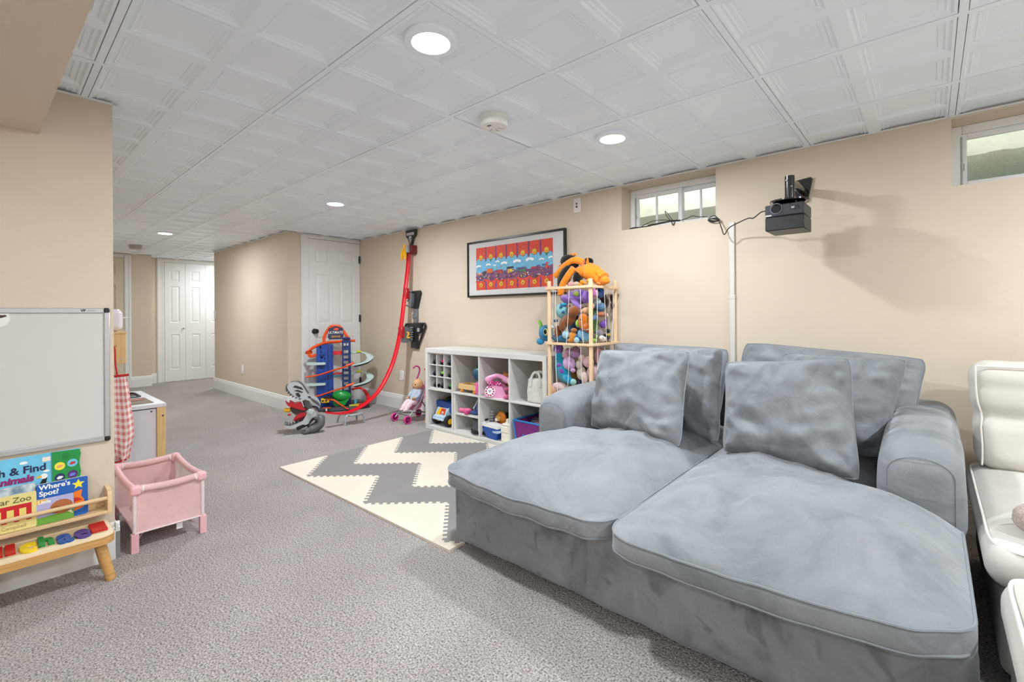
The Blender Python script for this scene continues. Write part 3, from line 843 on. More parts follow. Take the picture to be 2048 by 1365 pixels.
ot = thing('ottoman', 'off-white ottoman with piped edge in front of the armless chair', 'ottoman', (2.86, .98, 0))
b = MB(); rbox(b, (2.86, .98, .185), (.37, .40, .125), .04, (10, 12, 4), e=5); part('base', b, OFFW, ot, world=True, ang=60)
def otf(p):
    U = p.x/.39; V = p.y/.44
    return (p.x, p.y+.004*math.sin(p.x*60)*0, p.z+(.03*max(0, 1-U**4)*max(0, 1-V**4) if p.z > 0 else 0)+.006*nz(p, 5, 7)+.004*math.sin(60*p.x+40*p.y)*max(0, abs(V)-.7))
b = MB(); rbox(b, (2.865, .98, .37), (.39, .44, .07), .06, (18, 20, 2), e=6, fn=otf); s_ = part('cushion', b, OFFW, ot, world=True, ang=70)
lp = []
for k in range(80):
    a = 2*PI*k/80; c_, s2 = math.cos(a), math.sin(a)
    lp.append((2.865-2.86+.378*abs(c_)**.16*math.copysign(1, c_), .428*abs(s2)**.14*math.copysign(1, s2), .432))
b = MB(); b.tube(lp, .0045, 6, closed=True); link('piping', mesh_of(b, OFFP), s_)
for fx in (2.56, 3.16):
    for fy in (.65, 1.31):
        b = MB(); b.frus((fx, fy, 0), (fx, fy, .065), .018, .024, 12); part('leg', b, BLACKM, ot, world=True)
b = MB()
b.ell((0,0,0), (.12, .10, .055), 40, 24)
b.v = [tuple(Vector(p)*(1+.05*noise.noise(Vector(p)*60))) for p in b.v]
single('fur_cushion', b, mat('taupe_fur', 'b6a299', .95, var=.15, scale=60, bump=.8, bscale=160, sheen=.4), 'round fluffy taupe cushion lying on the white chair seat', 'cushion', (2.645, 1.745, .490), (0, -.1, .3), world=False)
# ================================================================ play mat of foam tiles
FCRE = mat('foam_cream', 'dfd5c7', .75, var=.02, scale=4, bump=.15, bscale=260, spec=.3)
FGRY = mat('foam_grey', '8b8785', .75, var=.03, scale=5, bump=.15, bscale=260, spec=.3)
mato = thing('play_mat', 'cream and grey chevron foam play mat on the carpet beside the sofa', 'play mat', (-1.1, 1.1, 0), .012)
XN = [-1.118+.3495*c for c in range(6)]+[.70]
def zig(c, k):
    if c == 6: return 1.132+.345*k+.33*(.70-XN[5])/.3495
    return (1.455 if c % 2 == 0 else 1.130)+.3475*k
def tooth(P, Q, n, d=.011):
    """interlocking edge, the same points from either side"""
    flip = (P[0], P[1]) > (Q[0], Q[1])
    A, B = (Q, P) if flip else (P, Q)
    dx, dy = B[0]-A[0], B[1]-A[1]; L = math.hypot(dx, dy); nx, ny = -dy/L, dx/L
    pts = [A]
    for i in range(1, 2*n):
        t = i/(2*n); s = d if (i % 2) else -d; s0 = -s if i > 1 else 0
        if i == 1: s0 = 0
        pts.append((A[0]+dx*t+nx*s0, A[1]+dy*t+ny*s0)); 
        if i < 2*n-1: pts.append((A[0]+dx*t+nx*s, A[1]+dy*t+ny*s))
        else: pts.append((A[0]+dx*t, A[1]+dy*t))
    pts.append(B)
    return pts[::-1] if flip else pts
YT, YBm = 2.497, 1.098
for c in range(6):
    for k in range(-1, 4):
        lo = [(XN[c], YBm), (XN[c+1], YBm)] if k == -1 else [(XN[c], zig(c, k)), (XN[c+1], zig(c+1, k))]
        hi = [(XN[c], min(YT, zig(c, k+1))), (XN[c+1], min(YT, zig(c+1, k+1)))] if k < 3 else [(XN[c], YT), (XN[c+1], YT)]
        lo = [(x, min(y, YT)) for x, y in lo]
        poly = []
        n_d = 11 if c < 5 else 2; n_v = 8
        poly += (tooth(lo[0], lo[1], n_d)[:-1] if k >= 0 else [lo[0]])
        hv = hi[1][1]-lo[1][1]
        if hv > .004: poly += (tooth(lo[1], hi[1], max(1, int(n_v*hv/.34)), .006)[:-1] if c < 5 and hv > .1 else [lo[1]])
        poly += (tooth(hi[1], hi[0], n_d)[:-1] if k < 3 else [hi[1]])
        hv = hi[0][1]-lo[0][1]
        if hv > .004: poly += (tooth(hi[0], lo[0], max(1, int(n_v*hv/.34)), .006)[:-1] if c > 0 and hv > .1 else [hi[0]])
        b = MB(); b.prism([(x+1.1, y-1.1) for x, y in poly], .0005, .0125)
        part('foam_tile', b, FCRE if k % 2 else FGRY, mato, smooth=False)

# ================================================================ framed picture
pic = thing('framed_picture', 'black-framed colourful folk art print with suns and clouds', 'picture', (-.48, YW-.03, 1.53))
b = MB(); x0, x1, z0, z1, w = -1.074, .113, 1.258, 1.802, .018
for q in ((x0, x1, z0, z0+w), (x0, x1, z1-w, z1), (x0, x0+w, z0+w, z1-w), (x1-w, x1, z0+w, z1-w)): b.box(q[0], q[1], YW-.030, YW-.002, q[2], q[3], .002)
part('frame', b, mat('frame_black', '1c1b1a', .35), pic, world=True)
b = MB(); b.box(x0+w, x1-w, YW-.018, YW-.004, z0+w, z1-w); part('mat_board', b, mat('mat_board', 'd4d1d0', .8), pic, world=True)
PAL = ['d8452c', '6b3b78', '6fb4d6', 'f0f0ee', 'd9b62f', '7c4a70', 'd2692a', '3d7a4a', 'b03a3c', '4a5d94', 'e08a7a', '2b2b33']
PM = [mat('print_%d' % i, c, .6, var=.18, scale=120) for i, c in enumerate(PAL)]
b = MB(); rp = random.Random(5); PX0, PX1, PZ0, PZ1 = -.953, -.020, 1.326, 1.736; PW, PH = PX1-PX0, PZ1-PZ0
_ly = [0]
def flat(poly, mi, lift=None):
    _ly[0] += 1; y = YW-.0184-.00002*_ly[0]
    b.add([(PX0+PW*u, y, PZ1-PH*v) for u, v in poly], [tuple(range(len(poly)))], mi)
def disc(u, v, r, mi, n=14, a=1.0): flat([(u+r*PH/PW*math.cos(2*PI*k/n), v+r*a*math.sin(2*PI*k/n)) for k in range(n)], mi)
flat([(0,0),(1,0),(1,1),(0,1)], 0)
sky = [(0, .24+.10)]
for i in range(7):
    for k in range(9): a = PI*k/8; sky.append(((i+.5-.48*math.cos(a))/7, .33-.085*math.sin(a)))
flat(sky+[(1,.60),(0,.60)], 2)
hl = [(i/28, .57+.03*math.sin(i*1.3)+rp.uniform(-.015,.015)) for i in range(29)]
flat(hl+[(1,.80),(0,.80)], 5)
low = []
for i in range(7):
    for k in range(9): a = PI*k/8; low.append(((i+.5-.5*math.cos(a))/7, .80-.06*abs(math.cos(a))))
flat(low+[(1,1),(0,1)], 0)
for i in range(1, 7):
    for (v0, v1) in ((0, .33), (.80, 1)):
        flat([(i/7-.008, v0), (i/7+.008, v0), (i/7+.008, v1), (i/7-.008, v1)], 1)
        for k in range(6): disc(i/7+rp.uniform(-.01,.01), rp.uniform(v0, v1), rp.uniform(.01,.02), rp.choice([1,9,8]), 8)
for i in range(7):
    u = (i+.5)/7
    flat([(u+(.062 if k % 2 else .048)*math.cos(2*PI*k/20)*PH/PW*1.35, .24+(.082 if k % 2 else .06)*math.sin(2*PI*k/20)) for k in range(20)], 6)
    disc(u, .235, .055, 4); disc(u, .255, .03, 6, 10, .5)
    if i in (1, 6): flat([(u-.018, .29), (u+.018, .29), (u, .36)], 7)
    disc(u, .885, .068, 6); disc(u, .88, .05, 4, 12, .9); disc(u, .885, .02, 8, 8)
for (u, v, s) in ((.04,.44,.9),(.18,.42,.9),(.31,.37,.7),(.40,.42,1.1),(.57,.41,1.3),(.73,.40,1.3),(.87,.42,.8),(.98,.40,.8),(.27,.45,.6)):
    for k in range(4): disc(u+(k-1.5)*.018*s, v-(.014 if k in (1,2) else 0)*s, .03*s, 3, 10, .8)
for (u, v, w_, h, mi) in ((.05,.62,.08,.05,10),(.13,.60,.05,.05,11),(.20,.56,.09,.10,6),(.33,.57,.10,.03,8),(.34,.61,.07,.06,8),(.48,.53,.10,.04,11),(.48,.60,.07,.07,4),(.62,.56,.13,.03,9),(.63,.62,.11,.05,7),(.78,.58,.08,.04,8),(.93,.55,.03,.12,0),(.90,.54,.05,.04,9)):
    flat([(u-w_/2, v+h/2), (u+w_/2, v+h/2), (u+w_*.4, v-h/2), (u-w_*.4, v-h/2)], mi)
for k in range(240):
    u, v = rp.random(), rp.uniform(.61, .80); disc(u, v, rp.uniform(.008,.022), rp.choice([1,4,5,6,7,8,9,9,10,3,1,5]), 6, rp.uniform(.5,1))
for k in range(40): disc(rp.random(), rp.uniform(.46,.58), rp.uniform(.005,.013), rp.choice([8,9,7,6]), 6)
for k in range(120): disc(rp.random(), rp.choice([rp.uniform(.0,.2), rp.uniform(.82,1)]), rp.uniform(.004,.009), rp.choice([6,8,6]), 5)
for p_ in list(range(len(b.v))):
    x, y, z = b.v[p_]; b.v[p_] = (min(PX1, max(PX0, x)), y, min(PZ1, max(PZ0, z)))
part('print', b, PM, pic, world=True, smooth=False, recalc=False)

# ================================================================ cube shelf
SHW = mat('shelf_white', 'd8d6d3', .42, var=.015, scale=3)
KX, KY0, KY1 = -1.273, 2.514, 2.898
kal = thing('cube_shelf', 'low white cube shelf of eight compartments along the wall', 'shelf', (KX+.735, 2.7, 0))
def kp(nm, *q):
    b = MB(); b.box(*q, .0015); part(nm, b, SHW, kal, world=True, ang=25)
kp('top_panel', KX, KX+1.47, KY0, KY1, .73, .77); kp('bottom_panel', KX, KX+1.47, KY0, KY1, .002, .04)
kp('side_panel', KX, KX+.04, KY0, KY1, .04, .73); kp('side_panel', KX+1.43, KX+1.47, KY0, KY1, .04, .73)
CX = [KX+.04+.3515*k for k in range(4)]; CW = .3355
for k in range(3): kp('divider', CX[k]+CW, CX[k+1], KY0+.003, KY1-.003, .04, .73)
for k in range(4): kp('shelf_board', CX[k]+.0003, CX[k]+CW-.0003, KY0+.003, KY1-.003, .377, .393)
Z0, Z1 = .04, .393
# small grid insert
ins = thing('cubby_insert', 'white nine-pocket divider insert in the top left compartment', 'shelf insert', (CX[0]+CW/2, 2.66, Z1))
g0, g1 = CX[0]+.002, CX[0]+CW-.002; yf, yb = KY0+.012, KY1-.06
def ip(nm, par, *q):
    b = MB(); b.box(*q, .001); part(nm, b, SHW, par, world=True, ang=25)
st = .008; cw = (g1-g0-4*st)/3; chh = (.335-4*st)/3
for k in range(4): ip('upright', ins, g0+k*(cw+st), g0+k*(cw+st)+st, yf, yb, Z1+.001, Z1+.334)
for k in range(4):
    for j in range(3):
        ip('pocket_shelf', ins, g0+st+j*(cw+st)+.0003, g0+(j+1)*(cw+st)-.0003, yf, yb, Z1+.001+k*(chh+st), Z1+.001+k*(chh+st)+st)
ins2 = thing('shelf_insert', 'white two-level shelf insert in the lower second compartment', 'shelf insert', (CX[1]+CW/2, 2.66, Z0))
a0, a1 = CX[1]+.003, CX[1]+CW-.003
for (q, nm) in (((a0, a0+.024, yf, yb, Z0+.001, Z0+.334), 'side_board'), ((a1-.012, a1, yf, yb, Z0+.001, Z0+.334), 'side_board'), ((a0+.024, a1-.012, yf, yb, Z0+.150, Z0+.163), 'shelf_board'), ((a0+.024, a1-.012, yf, yb, Z0+.001, Z0+.012), 'bottom_board')): ip(nm, ins2, *q)

# ---------------------------------------------------------------- small cars in the pockets
TYRE = mat('toy_tyre', '17171a', .7); DK = mat('toy_black', '202024', .4)
def toy_car(label, c, col, cab, s=1.0):
    t = thing('toy_truck', label, 'toy car', c, 0, 'small toy trucks in the nine-pocket insert')
    bm_ = mat('car_'+col, col, .35); cm_ = mat('car_'+cab, cab, .3)
    b = MB(); b.prism([(-.042*s, .026*s), (-.042*s, .044*s), (-.02*s, .048*s), (-.012*s, .052*s), (.03*s, .05*s), (.042*s, .042*s), (.042*s, .026*s)], -.02*s, .02*s, 'X'); part('body', b, bm_, t)
    b = MB(); b.prism([(-.016*s, .048*s), (-.006*s, .064*s), (.020*s, .064*s), (.028*s, .048*s)], -.016*s, .016*s, 'X'); part('cab', b, cm_, t)
    for sx in (-1, 1):
        for sy in (-1, 1):
            b = MB(); b.lathe([(.004*s, -.009*s), (.017*s, -.010*s), (.020*s, -.006*s), (.020*s, .006*s), (.017*s, .010*s), (.004*s, .009*s)], (sx*.020*s, sy*.028*s, .020*s), 14, 'X'); part('wheel', b, TYRE, t)
def pk(j, k): return (g0+st+j*(cw+st)+cw*.68, yf+.052, Z1+.001+k*(chh+st)+st)
for (j, k, col, cab, lab) in ((0,2,'25262b','8c2333','black toy truck with red top in the upper left pocket'),(1,2,'c22558','d84a78','pink toy truck in the upper middle pocket'),(2,2,'1f3350','d9dde2','navy toy truck with white cab in the upper right pocket'),
        (0,1,'1d2433','c9a04e','dark blue toy truck with gold cab in the middle left pocket'),(1,1,'8cc63c','b04a2a','lime green toy truck in the centre pocket'),(2,1,'4a3a35','6b4a40','brown toy truck far right in the middle row of pockets'),
        (0,0,'2b2d33','3b3f45','charcoal toy truck in the lower left pocket'),(1,0,'2c3036','8f949a','charcoal toy truck with grey cab in the lower middle pocket'),(2,0,'2f8f3c','c9ccd0','green toy truck with pale cab in the lower right pocket')):
    p = pk(j, k)
    toy_car(lab, (p[0]+(.012 if k == 0 and j == 0 else .004), p[1], p[2]), col, cab, 1.0)

# ---------------------------------------------------------------- dump truck
t = thing('dump_truck', 'blue toy dump truck with yellow wheels in the lower left compartment', 'toy truck', (CX[0]+.132, 2.672, Z0), -.10); t.scale = (.86, .86, .86)
BLU = mat('toy_blue', '1c4fa3', .35); YEL = mat('toy_yellow', 'f1b90f', .4); LBL = mat('toy_pale_blue', 'b6cfe2', .4); RED = mat('toy_red', 'd2331f', .4); GRN = mat('toy_green', '2f9a41', .35); ORG = mat('toy_orange', 'e8551f', .4)
b = MB(); b.box(-.078, .078, -.08, .16, .075, .155, .012); part('chassis', b, BLU, t)
b = MB(); b.prism([(-.11, .155), (.14, .150), (.165, .26), (-.165, .245)], -.02-.06, .16, 'Y'); bed = part('dump_bed', b, BLU, t)
b = MB(); rbox(b, (0, .04, .245), (.15, .125, .014), .012, (6, 6, 1)); link('bed_rim', mesh_of(b, BLU), bed)
for k in range(9):
    rr = random.Random(k); b = MB(); b.box(-.03, .03, -.02, .02, 0, .03, .006); b.xf(Matrix.Translation((rr.uniform(-.10, .11), rr.uniform(-.03, .1), .262)) @ Euler((rr.uniform(-.4,.4), rr.uniform(-.4,.4), rr.uniform(0,3))).to_matrix().to_4x4())
    part('load_block', b, [DK, DK, mat('load_olive', '3f4a2a', .6), DK, mat('load_gold', '8a7a3a', .6)][k % 5], t)
b = MB(); b.prism([(-.155, .070), (-.155, .105), (-.125, .118), (-.092, .190), (-.03, .195), (-.03, .07)], -.098, .098, 'X'); part('cab', b, LBL, t)
def slope(u0, u1, u2, u3, a, c, o): return [(u0, -.125+.033*a-o, .118+.072*a+o*.4), (u1, -.125+.033*a-o, .118+.072*a+o*.4), (u2, -.125+.033*c-o, .118+.072*c+o*.4), (u3, -.125+.033*c-o, .118+.072*c+o*.4)]
b = MB(); b.add(slope(-.088, -.01, .02, -.055, -.25, 1.0, .0015), [(0,1,2,3)]); part('yellow_decal', b, YEL, t, smooth=False)
b = MB(); b.add(slope(-.02, .075, .070, -.008, .12, .95, .0025), [(0,1,2,3)]); part('windscreen', b, RED, t, smooth=False)
b = MB(); b.ell((.03, -.116, .145), (.024, .008, .016)); part('driver_face', b, mat('toy_peach', 'efc3a4', .5), t)
b = MB(); b.box(-.10, .10, -.168, -.150, .068, .088, .006); part('bumper', b, LBL, t)
b = MB(); b.box(.094, .112, -.10, -.06, .12, .20, .006); part('mirror', b, LBL, t)
for sx in (-1, 1):
    for yy in (-.09, .10):
        b = MB(); b.lathe([(.028, -.026), (.052, -.028), (.060, -.018), (.060, .018), (.052, .028), (.028, .026)], (sx*.112, yy, .060), 26, 'X'); wh = part('wheel', b, TYRE, t)
        b = MB(); b.lathe([(0, -.030), (.012, -.031), (.030, -.027), (.031, .027), (.012, .031), (0, .030)], (sx*.112, yy, .060), 20, 'X'); link('hub', mesh_of(b, YEL), wh)

# ---------------------------------------------------------------- second compartment: cart, globe, pink toy
WOOD = mat('light_wood', 'e3bd85', .55, var=.10, scale=10, stretch=(1, 12, 12))
t = thing('wooden_cart', 'small wooden toy cart in the upper second compartment', 'toy cart', (CX[1]+.19, 2.60, Z1))
for (q, nm) in (((-.135, .12, -.06, -.05, .03, .075), 'side_board'), ((-.135, .12, .07, .08, .03, .075), 'side_board'), ((-.135, -.125, -.05, .07, .03, .075), 'end_board'), ((.11, .12, -.05, .07, .03, .075), 'end_board'), ((-.125, .11, -.05, .07, .03, .038), 'floor_board')):
    b = MB(); b.box(*q, .002); part(nm, b, WOOD, t)
for xx in (-.09, .075):
    for yy in (-.058, .075):
        b = MB(); b.lathe([(0, -.007), (.016, -.007), (.018, 0), (.016, .007), (0, .007)], (xx, yy, .018), 18, 'Y'); part('wheel', b, mat('wheel_amber', 'd1882c', .5), t)
b = MB()
for k in range(3): b.box(-.05+.03*k, -.03+.03*k, -.03, .05, .039+.01*k, .05+.012*k, .002)
part('wood_blocks', b, WOOD, t)
gl = thing('toy_globe', 'dark blue toy globe with bright map pictures behind the wooden cart', 'globe', (-.640, 2.655, Z1))
GLB = mat('globe_blue', '1a2d5e', .3, var=.5, scale=18, var2='2d6f86')
b = MB(); b.ell((0, 0, .165), .088, 28, 18); sp = part('sphere', b, GLB, gl)
b = MB(); b.lathe([(0, 0), (.06, 0), (.058, .012), (.018, .03), (.012, .085), (0, .085)], (0,0,0), 24); part('stand', b, mat('toy_pink', 'e667a5', .35), gl)
rg = random.Random(9)
for k in range(16):
    a, e = rg.uniform(PI*.75, PI*2.1), rg.uniform(-.9, .9); d = Vector((math.cos(a)*math.cos(e), math.sin(a)*math.cos(e), math.sin(e)))
    M = d.to_track_quat('Z', 'Y').to_matrix().to_4x4(); M.translation = Vector((0, 0, .165))+d*.0865
    b = MB(); b.lathe([(rg.uniform(.008, .018), 0), (.006, .003), (0, .003)], (0,0,0), 8); b.xf(M)
    link('map_picture', mesh_of(b, [mat('globe_pink', 'd9779c', .5), mat('globe_sky', 'a9c4d9', .5), mat('globe_green', '6f9a3d', .5), mat('globe_white', 'dfe3e6', .5)][k % 4]), sp)
b = MB(); rbox(b, (-.575, 2.555, Z1+.055), (.022, .03, .054), .015, (3,3,4)); single('pink_toy_box', b, mat('toy_pink', 'e667a5', .35), 'upright pink plastic toy leaning beside the wooden cart', 'toy', (-.575, 2.555, Z1))

# lower second compartment
PINK = mat('toy_hot_pink', 'ee6f9f', .35)
t = thing('toy_hairdryer', 'pink toy hairdryer lying in the lower second compartment', 'toy hairdryer', (-.775, 2.575, Z0+.163), .2)
b = MB(); b.lathe([(.014, 0), (.019, .004), (.018, .05), (.024, .09), (.025, .115), (.012, .13), (0, .132)], (-.06, 0, .025), 20, 'X'); part('barrel', b, PINK, t)
b = MB(); rbox(b, (.055, -.035, .018), (.015, .045, .014), .012, (3,5,2)); part('handle', b, mat('toy_deep_pink', 'c9417a', .4), t)
t = thing('fashion_doll', 'blonde doll in denim lying in the lower second compartment', 'doll', (-.615, 2.60, Z0+.163))
ball('head', (0, 0, .165), (.022, .022, .026), mat('doll_skin', 'e8bd9a', .5), t); ball('hair', (.002, .006, .172), (.027, .025, .028), mat('doll_hair', 'c79a4b', .7), t)
b = MB(); b.tube([(0,0,.14), (0,0,.09), (.0,0,.05)], [.014, .026, .032], 14); part('jacket', b, mat('doll_denim', '52648f', .8), t)
for s_ in (-1, 1):
    b = MB(); b.tube([(s_*.022, 0, .125), (s_*.04, -.01, .085), (s_*.03, -.045, .06)], [.009, .008, .007], 10); part('arm', b, mat('doll_shirt', 'b9bfd0', .8), t)
    b = MB(); b.tube([(s_*.016, 0, .05), (s_*.02-.03, -.025, .02), (s_*.02-.075, -.03, .014)], [.017, .015, .012], 10); part('leg', b, mat('doll_jeans', '3a4a80', .8), t)
t = thing('mesh_speaker', 'round black mesh container on the bottom of the second compartment', 'container', (-.60, 2.60, Z0+.012))
b = MB(); b.lathe([(0, 0), (.088, 0), (.09, .006), (.088, .028), (.078, .030)], (0,0,0), 36); part('base_ring', b, mat('speaker_black', '17171a', .35), t)
b = MB(); b.lathe([(.076, .028), (.070, .128), (.0, .128)], (0,0,0), 36); part('body', b, mat('speaker_mesh', '4b4b4d', .5, var=.35, scale=240, detail=0), t)
b = MB(); b.lathe([(.0715, .112), (.0735, .116), (.0735, .132), (.0, .133)], (0,0,0), 36); part('lid', b, mat('speaker_black', '17171a', .35), t)

# ---------------------------------------------------------------- third compartment: phone and plush toys
PPK = mat('phone_pink', 'efa6cf', .3); MAG = mat('toy_magenta', 'b02070', .4); WHT = mat('toy_white', 'eeeeec', .4)
t = thing('toy_telephone', 'pink toy telephone with spotted bow and round dial', 'toy phone', (-.385, 2.585, Z1), .35)
b = MB(); b.prism([(-.10, 0), (.10, 0), (.105, .02), (.075, .085), (.05, .105), (-.05, .105), (-.085, .05)], -.055, .06, 'Y'); part('body', b, PPK, t)
b = MB()
for k in range(17):
    a = PI*k/16; 
pts = [( -.10+.2*k/12, 0, .15+.045*math.sin(PI*k/12)) for k in range(13)]
b.tube([( p[0], .01, p[2]-.02) for p in pts], [.026,.030,.026,.021,.020,.020,.020,.020,.020,.021,.026,.030,.024], 14); part('handset', b, PPK, t)
for sx in (-1, 1):
    b = MB(); b.ell((sx*.035, -.05, .118), (.035, .014, .02), M=Euler((0, sx*.4, 0)).to_matrix()); bo = part('bow_loop', b, MAG, t)
    for q in range(4):
        b = MB(); b.ell((sx*(.02+.012*q), -.063, .113+.010*(q % 2)), .0045, 8, 6); link('dot', mesh_of(b, WHT), bo)
b = MB(); b.ell((0, -.056, .115), (.012, .012, .012)); part('bow_knot', b, MAG, t)
b = MB(); b.lathe([(0, 0), (.046, 0), (.046, .006), (0, .007)], (0,0,0), 30); b.xf(Matrix.Translation((-.04, -.056, .052)) @ Euler((math.radians(78), 0, 0)).to_matrix().to_4x4()); dl = part('dial', b, WHT, t)
for k in range(10):
    a = 2*PI*k/10; b = MB(); b.lathe([(0, .006), (.0075, .006), (.0075, .0085), (0, .009)], (.034*math.cos(a), .034*math.sin(a), 0), 10); b.xf(Matrix.Translation((-.04, -.056, .052)) @ Euler((math.radians(78), 0, 0)).to_matrix().to_4x4()); link('dial_button', mesh_of(b, MAG), dl)
b = MB(); b.prism([(0, -.014), (.014, .003), (.008, .012), (0, .006), (-.008, .012), (-.014, .003)], .006, .0085); b.xf(Matrix.Translation((-.04, -.056, .052)) @ Euler((math.radians(78), 0, 0)).to_matrix().to_4x4()); link('heart', mesh_of(b, mat('heart_grey', '9aa0b0', .4)), dl)
FUZ = {}
def fuzz(hexcol):
    return mat('plush_'+hexcol, hexcol, .95, var=.10, scale=40, bump=.55, bscale=130, sheen=.5, spec=.1)
t = thing('plush_bear', 'orange brown plush bear slumped behind the pink telephone', 'plush toy', (-.345, 2.70, Z1))
ball('body', (0, 0, .065), (.055, .05, .065), fuzz('c2733a'), t); ball('head', (-.01, -.03, .150), (.048, .045, .045), fuzz('d98a3c'), t)
ball('muzzle', (-.015, -.072, .140), (.02, .018, .016), fuzz('edc9a0'), t); ball('nose', (-.017, -.089, .145), .007, DK, t)
for s_ in (-1, 1):
    ball('ear', (-.01+s_*.036, -.02, .190), (.016, .01, .016), fuzz('c2733a'), t); ball('arm', (s_*.055, -.03, .085), (.02, .035, .02), fuzz('c2733a'), t); ball('leg', (s_*.04, -.06, .022), (.024, .05, .022), fuzz('d98a3c'), t)
t = thing('plush_bunny', 'cream plush toy propped at the right of the pink telephone', 'plush toy', (-.237, 2.60, Z1))
ball('body', (0, 0, .06), (.024, .04, .06), fuzz('d4527a'), t); ball('head', (0, -.01, .145), (.026, .032, .04), fuzz('efe3d2'), t); ball('ear', (.004, .02, .195), (.012, .012, .03), fuzz('8b6aa8'), t)
ball('arm', (-.018, -.035, .08), (.014, .03, .016), fuzz('e06a94'), t); ball('leg', (-.005, -.05, .018), (.018, .04, .018), fuzz('e06a94'), t)

# ---------------------------------------------------------------- lower third compartment: boats and bits
t = thing('toy_boat', 'blue and white toy tug boat in the lower third compartment', 'toy boat', (-.415, 2.575, Z0), -.1)
b = MB(); b.prism([(-.115, .10), (-.10, .062), (-.045, .003), (.07, .003), (.09, .07), (.09, .10)], -.04, .04, 'Y'); part('hull', b, BLU, t)
b = MB(); b.prism([(-.118, .094), (-.116, .125), (-.095, .108), (-.04, .128), (.02, .120), (.092, .122), (.092, .094)], -.043, .043, 'Y'); part('deck', b, WHT, t)
b = MB(); b.prism([(.03, .07), (.10, .082), (.13, .074), (.10, .06), (.04, .058)], -.046, .046, 'Y'); part('fender', b, LBL, t)
t = thing('toy_ferry', 'white toy ferry with stepped decks beside the blue boat', 'toy boat', (-.245, 2.575, Z0))
for (q, nm) in (((-.05, .045, -.045, .05, .0, .075), 'hull'), ((-.052, .047, -.047, .052, .077, .13), 'lower_deck'), ((-.045, .04, -.04, .045, .132, .15), 'upper_deck')):
    b = MB(); b.box(*q, .005); part(nm, b, mat('ferry_cream', 'efebdd', .45), t)
b = MB(); b.prism([(-.03, .15), (-.012, .165), (-.006, .19), (.012, .19), (.016, .165), (.034, .15)], -.025, .03, 'Y'); part('bridge', b, mat('ferry_cream', 'efebdd', .45), t)
t = thing('toy_tower', 'clear plastic beaded rattle standing behind the blue boat', 'toy', (-.505, 2.64, Z0))
for k in range(9): b = MB(); b.lathe([(.008, 0), (.020, .008), (.020, .014), (.008, .022)], (0, 0, .002+.0235*k), 14); part('ring', b, mat('clear_plastic', 'dfe4e4', .2, trans=.5), t)
t = thing('lion_figure', 'orange and red toy lion behind the boats', 'toy animal', (-.435, 2.675, Z0)); t.scale = (1.2, 1.2, 1.25)
ball('body', (0, .02, .085), (.035, .05, .05), mat('lion_red', '9a2a1c', .5), t); ball('mane', (.02, -.01, .125), (.045, .02, .045), mat('lion_orange', 'e08420', .5), t); ball('head', (.012, -.03, .125), (.025, .022, .025), mat('lion_gold', 'd9a24a', .5), t)
ball('muzzle', (.008, -.05, .118), .012, WHT, t)
for s_ in (-1, 1):
    b = MB(); b.frus((s_*.02, 0, .0), (s_*.02, .01, .08), .012, .014, 10); part('leg', b, mat('lion_red', '9a2a1c', .5), t)
t = thing('toy_crawler', 'dark green toy tank at the back of the boat compartment', 'toy tank', (-.385, 2.79, Z0))
OLV = mat('tank_green', '2f3b22', .5)
b = MB(); b.box(-.06, .06, -.06, .06, .10, .185, .012); part('hull', b, OLV, t); b = MB(); b.lathe([(.0, .185), (.045, .186), (.04, .215), (0, .218)], (0,0,0), 18); part('turret', b, OLV, t)
for s_ in (-1, 1):
    b = MB(); rbox(b, (s_*.05, 0, .085), (.016, .075, .085), .015, (1, 6, 4)); part('track', b, TYRE, t)
b = MB(); b.box(-.07, -.055, -.07, -.055, .17, .20, .003); part('light', b, mat('tank_lime', '6bb53a', .4), t)

# ---------------------------------------------------------------- fourth compartment: tote and fabric bin
TOTE = mat('grey_canvas', 'cfccc6', .9, var=.05, scale=14, bump=.4, bscale=30)
t = thing('tote_bag', 'small grey canvas tote bag in the upper right compartment', 'bag', (.045, 2.60, Z1))
def tf(p): return (p.x*(1-.14*(p.z+.095)/.19*0+.03*math.sin(20*p.z))+.008*nz(p, 12), p.y*(1-.35*(p.z+.095)/.19)+.008*nz(p, 14, 3), p.z+.008*nz((p.x*9, 0, 0), 1)*(1 if p.z > 0 else 0))
b = MB(); rbox(b, (0, 0, .097), (.083, .05, .096), .02, (8, 5, 10), fn=tf); part('body', b, TOTE, t)
for yy in (-.034, .034):
    b = MB(); P = bez([(-.045, yy*1.25, .13), (-.043, yy, .19), (-.02, yy*.7, .235), (.02, yy*.7, .235), (.045, yy, .19), (.05, yy*1.25, .13)], 6); b.tube(P, .011, 8, up=(0, 1, 0), flat=.25); part('handle', b, TOTE, t)
t = thing('fabric_bin', 'purple fabric bin with blue trim in the lower right compartment', 'bin', (.0, 2.70, Z0))
PUR = mat('bin_purple', '7b2a7c', .85, var=.12, scale=30); SKY = mat('bin_blue', '2f7fc4', .8)
b = MB()
h0 = [(-.13, -.16), (.13, -.16), (.13, .15), (-.13, .15)]; h1 = [(-.15, -.175), (.15, -.175), (.15, .165), (-.15, .165)]
for k in range(4):
    j = (k+1) % 4; b.quad((*h0[k], 0), (*h0[j], 0), (*h1[j], .20), (*h1[k], .20)); b.quad((h0[k][0]*.97, h0[k][1]*.97, .005), (h1[k][0]*.97, h1[k][1]*.97, .20), (h1[j][0]*.97, h1[j][1]*.97, .20), (h0[j][0]*.97, h0[j][1]*.97, .005))
b.quad(*[(x, y, .004) for x, y in h0]); part('body', b, PUR, t, smooth=False, recalc=False)
b = MB(); b.tube([(x, y, .20) for x, y in h1], .009, 8, closed=True); part('rim', b, SKY, t)
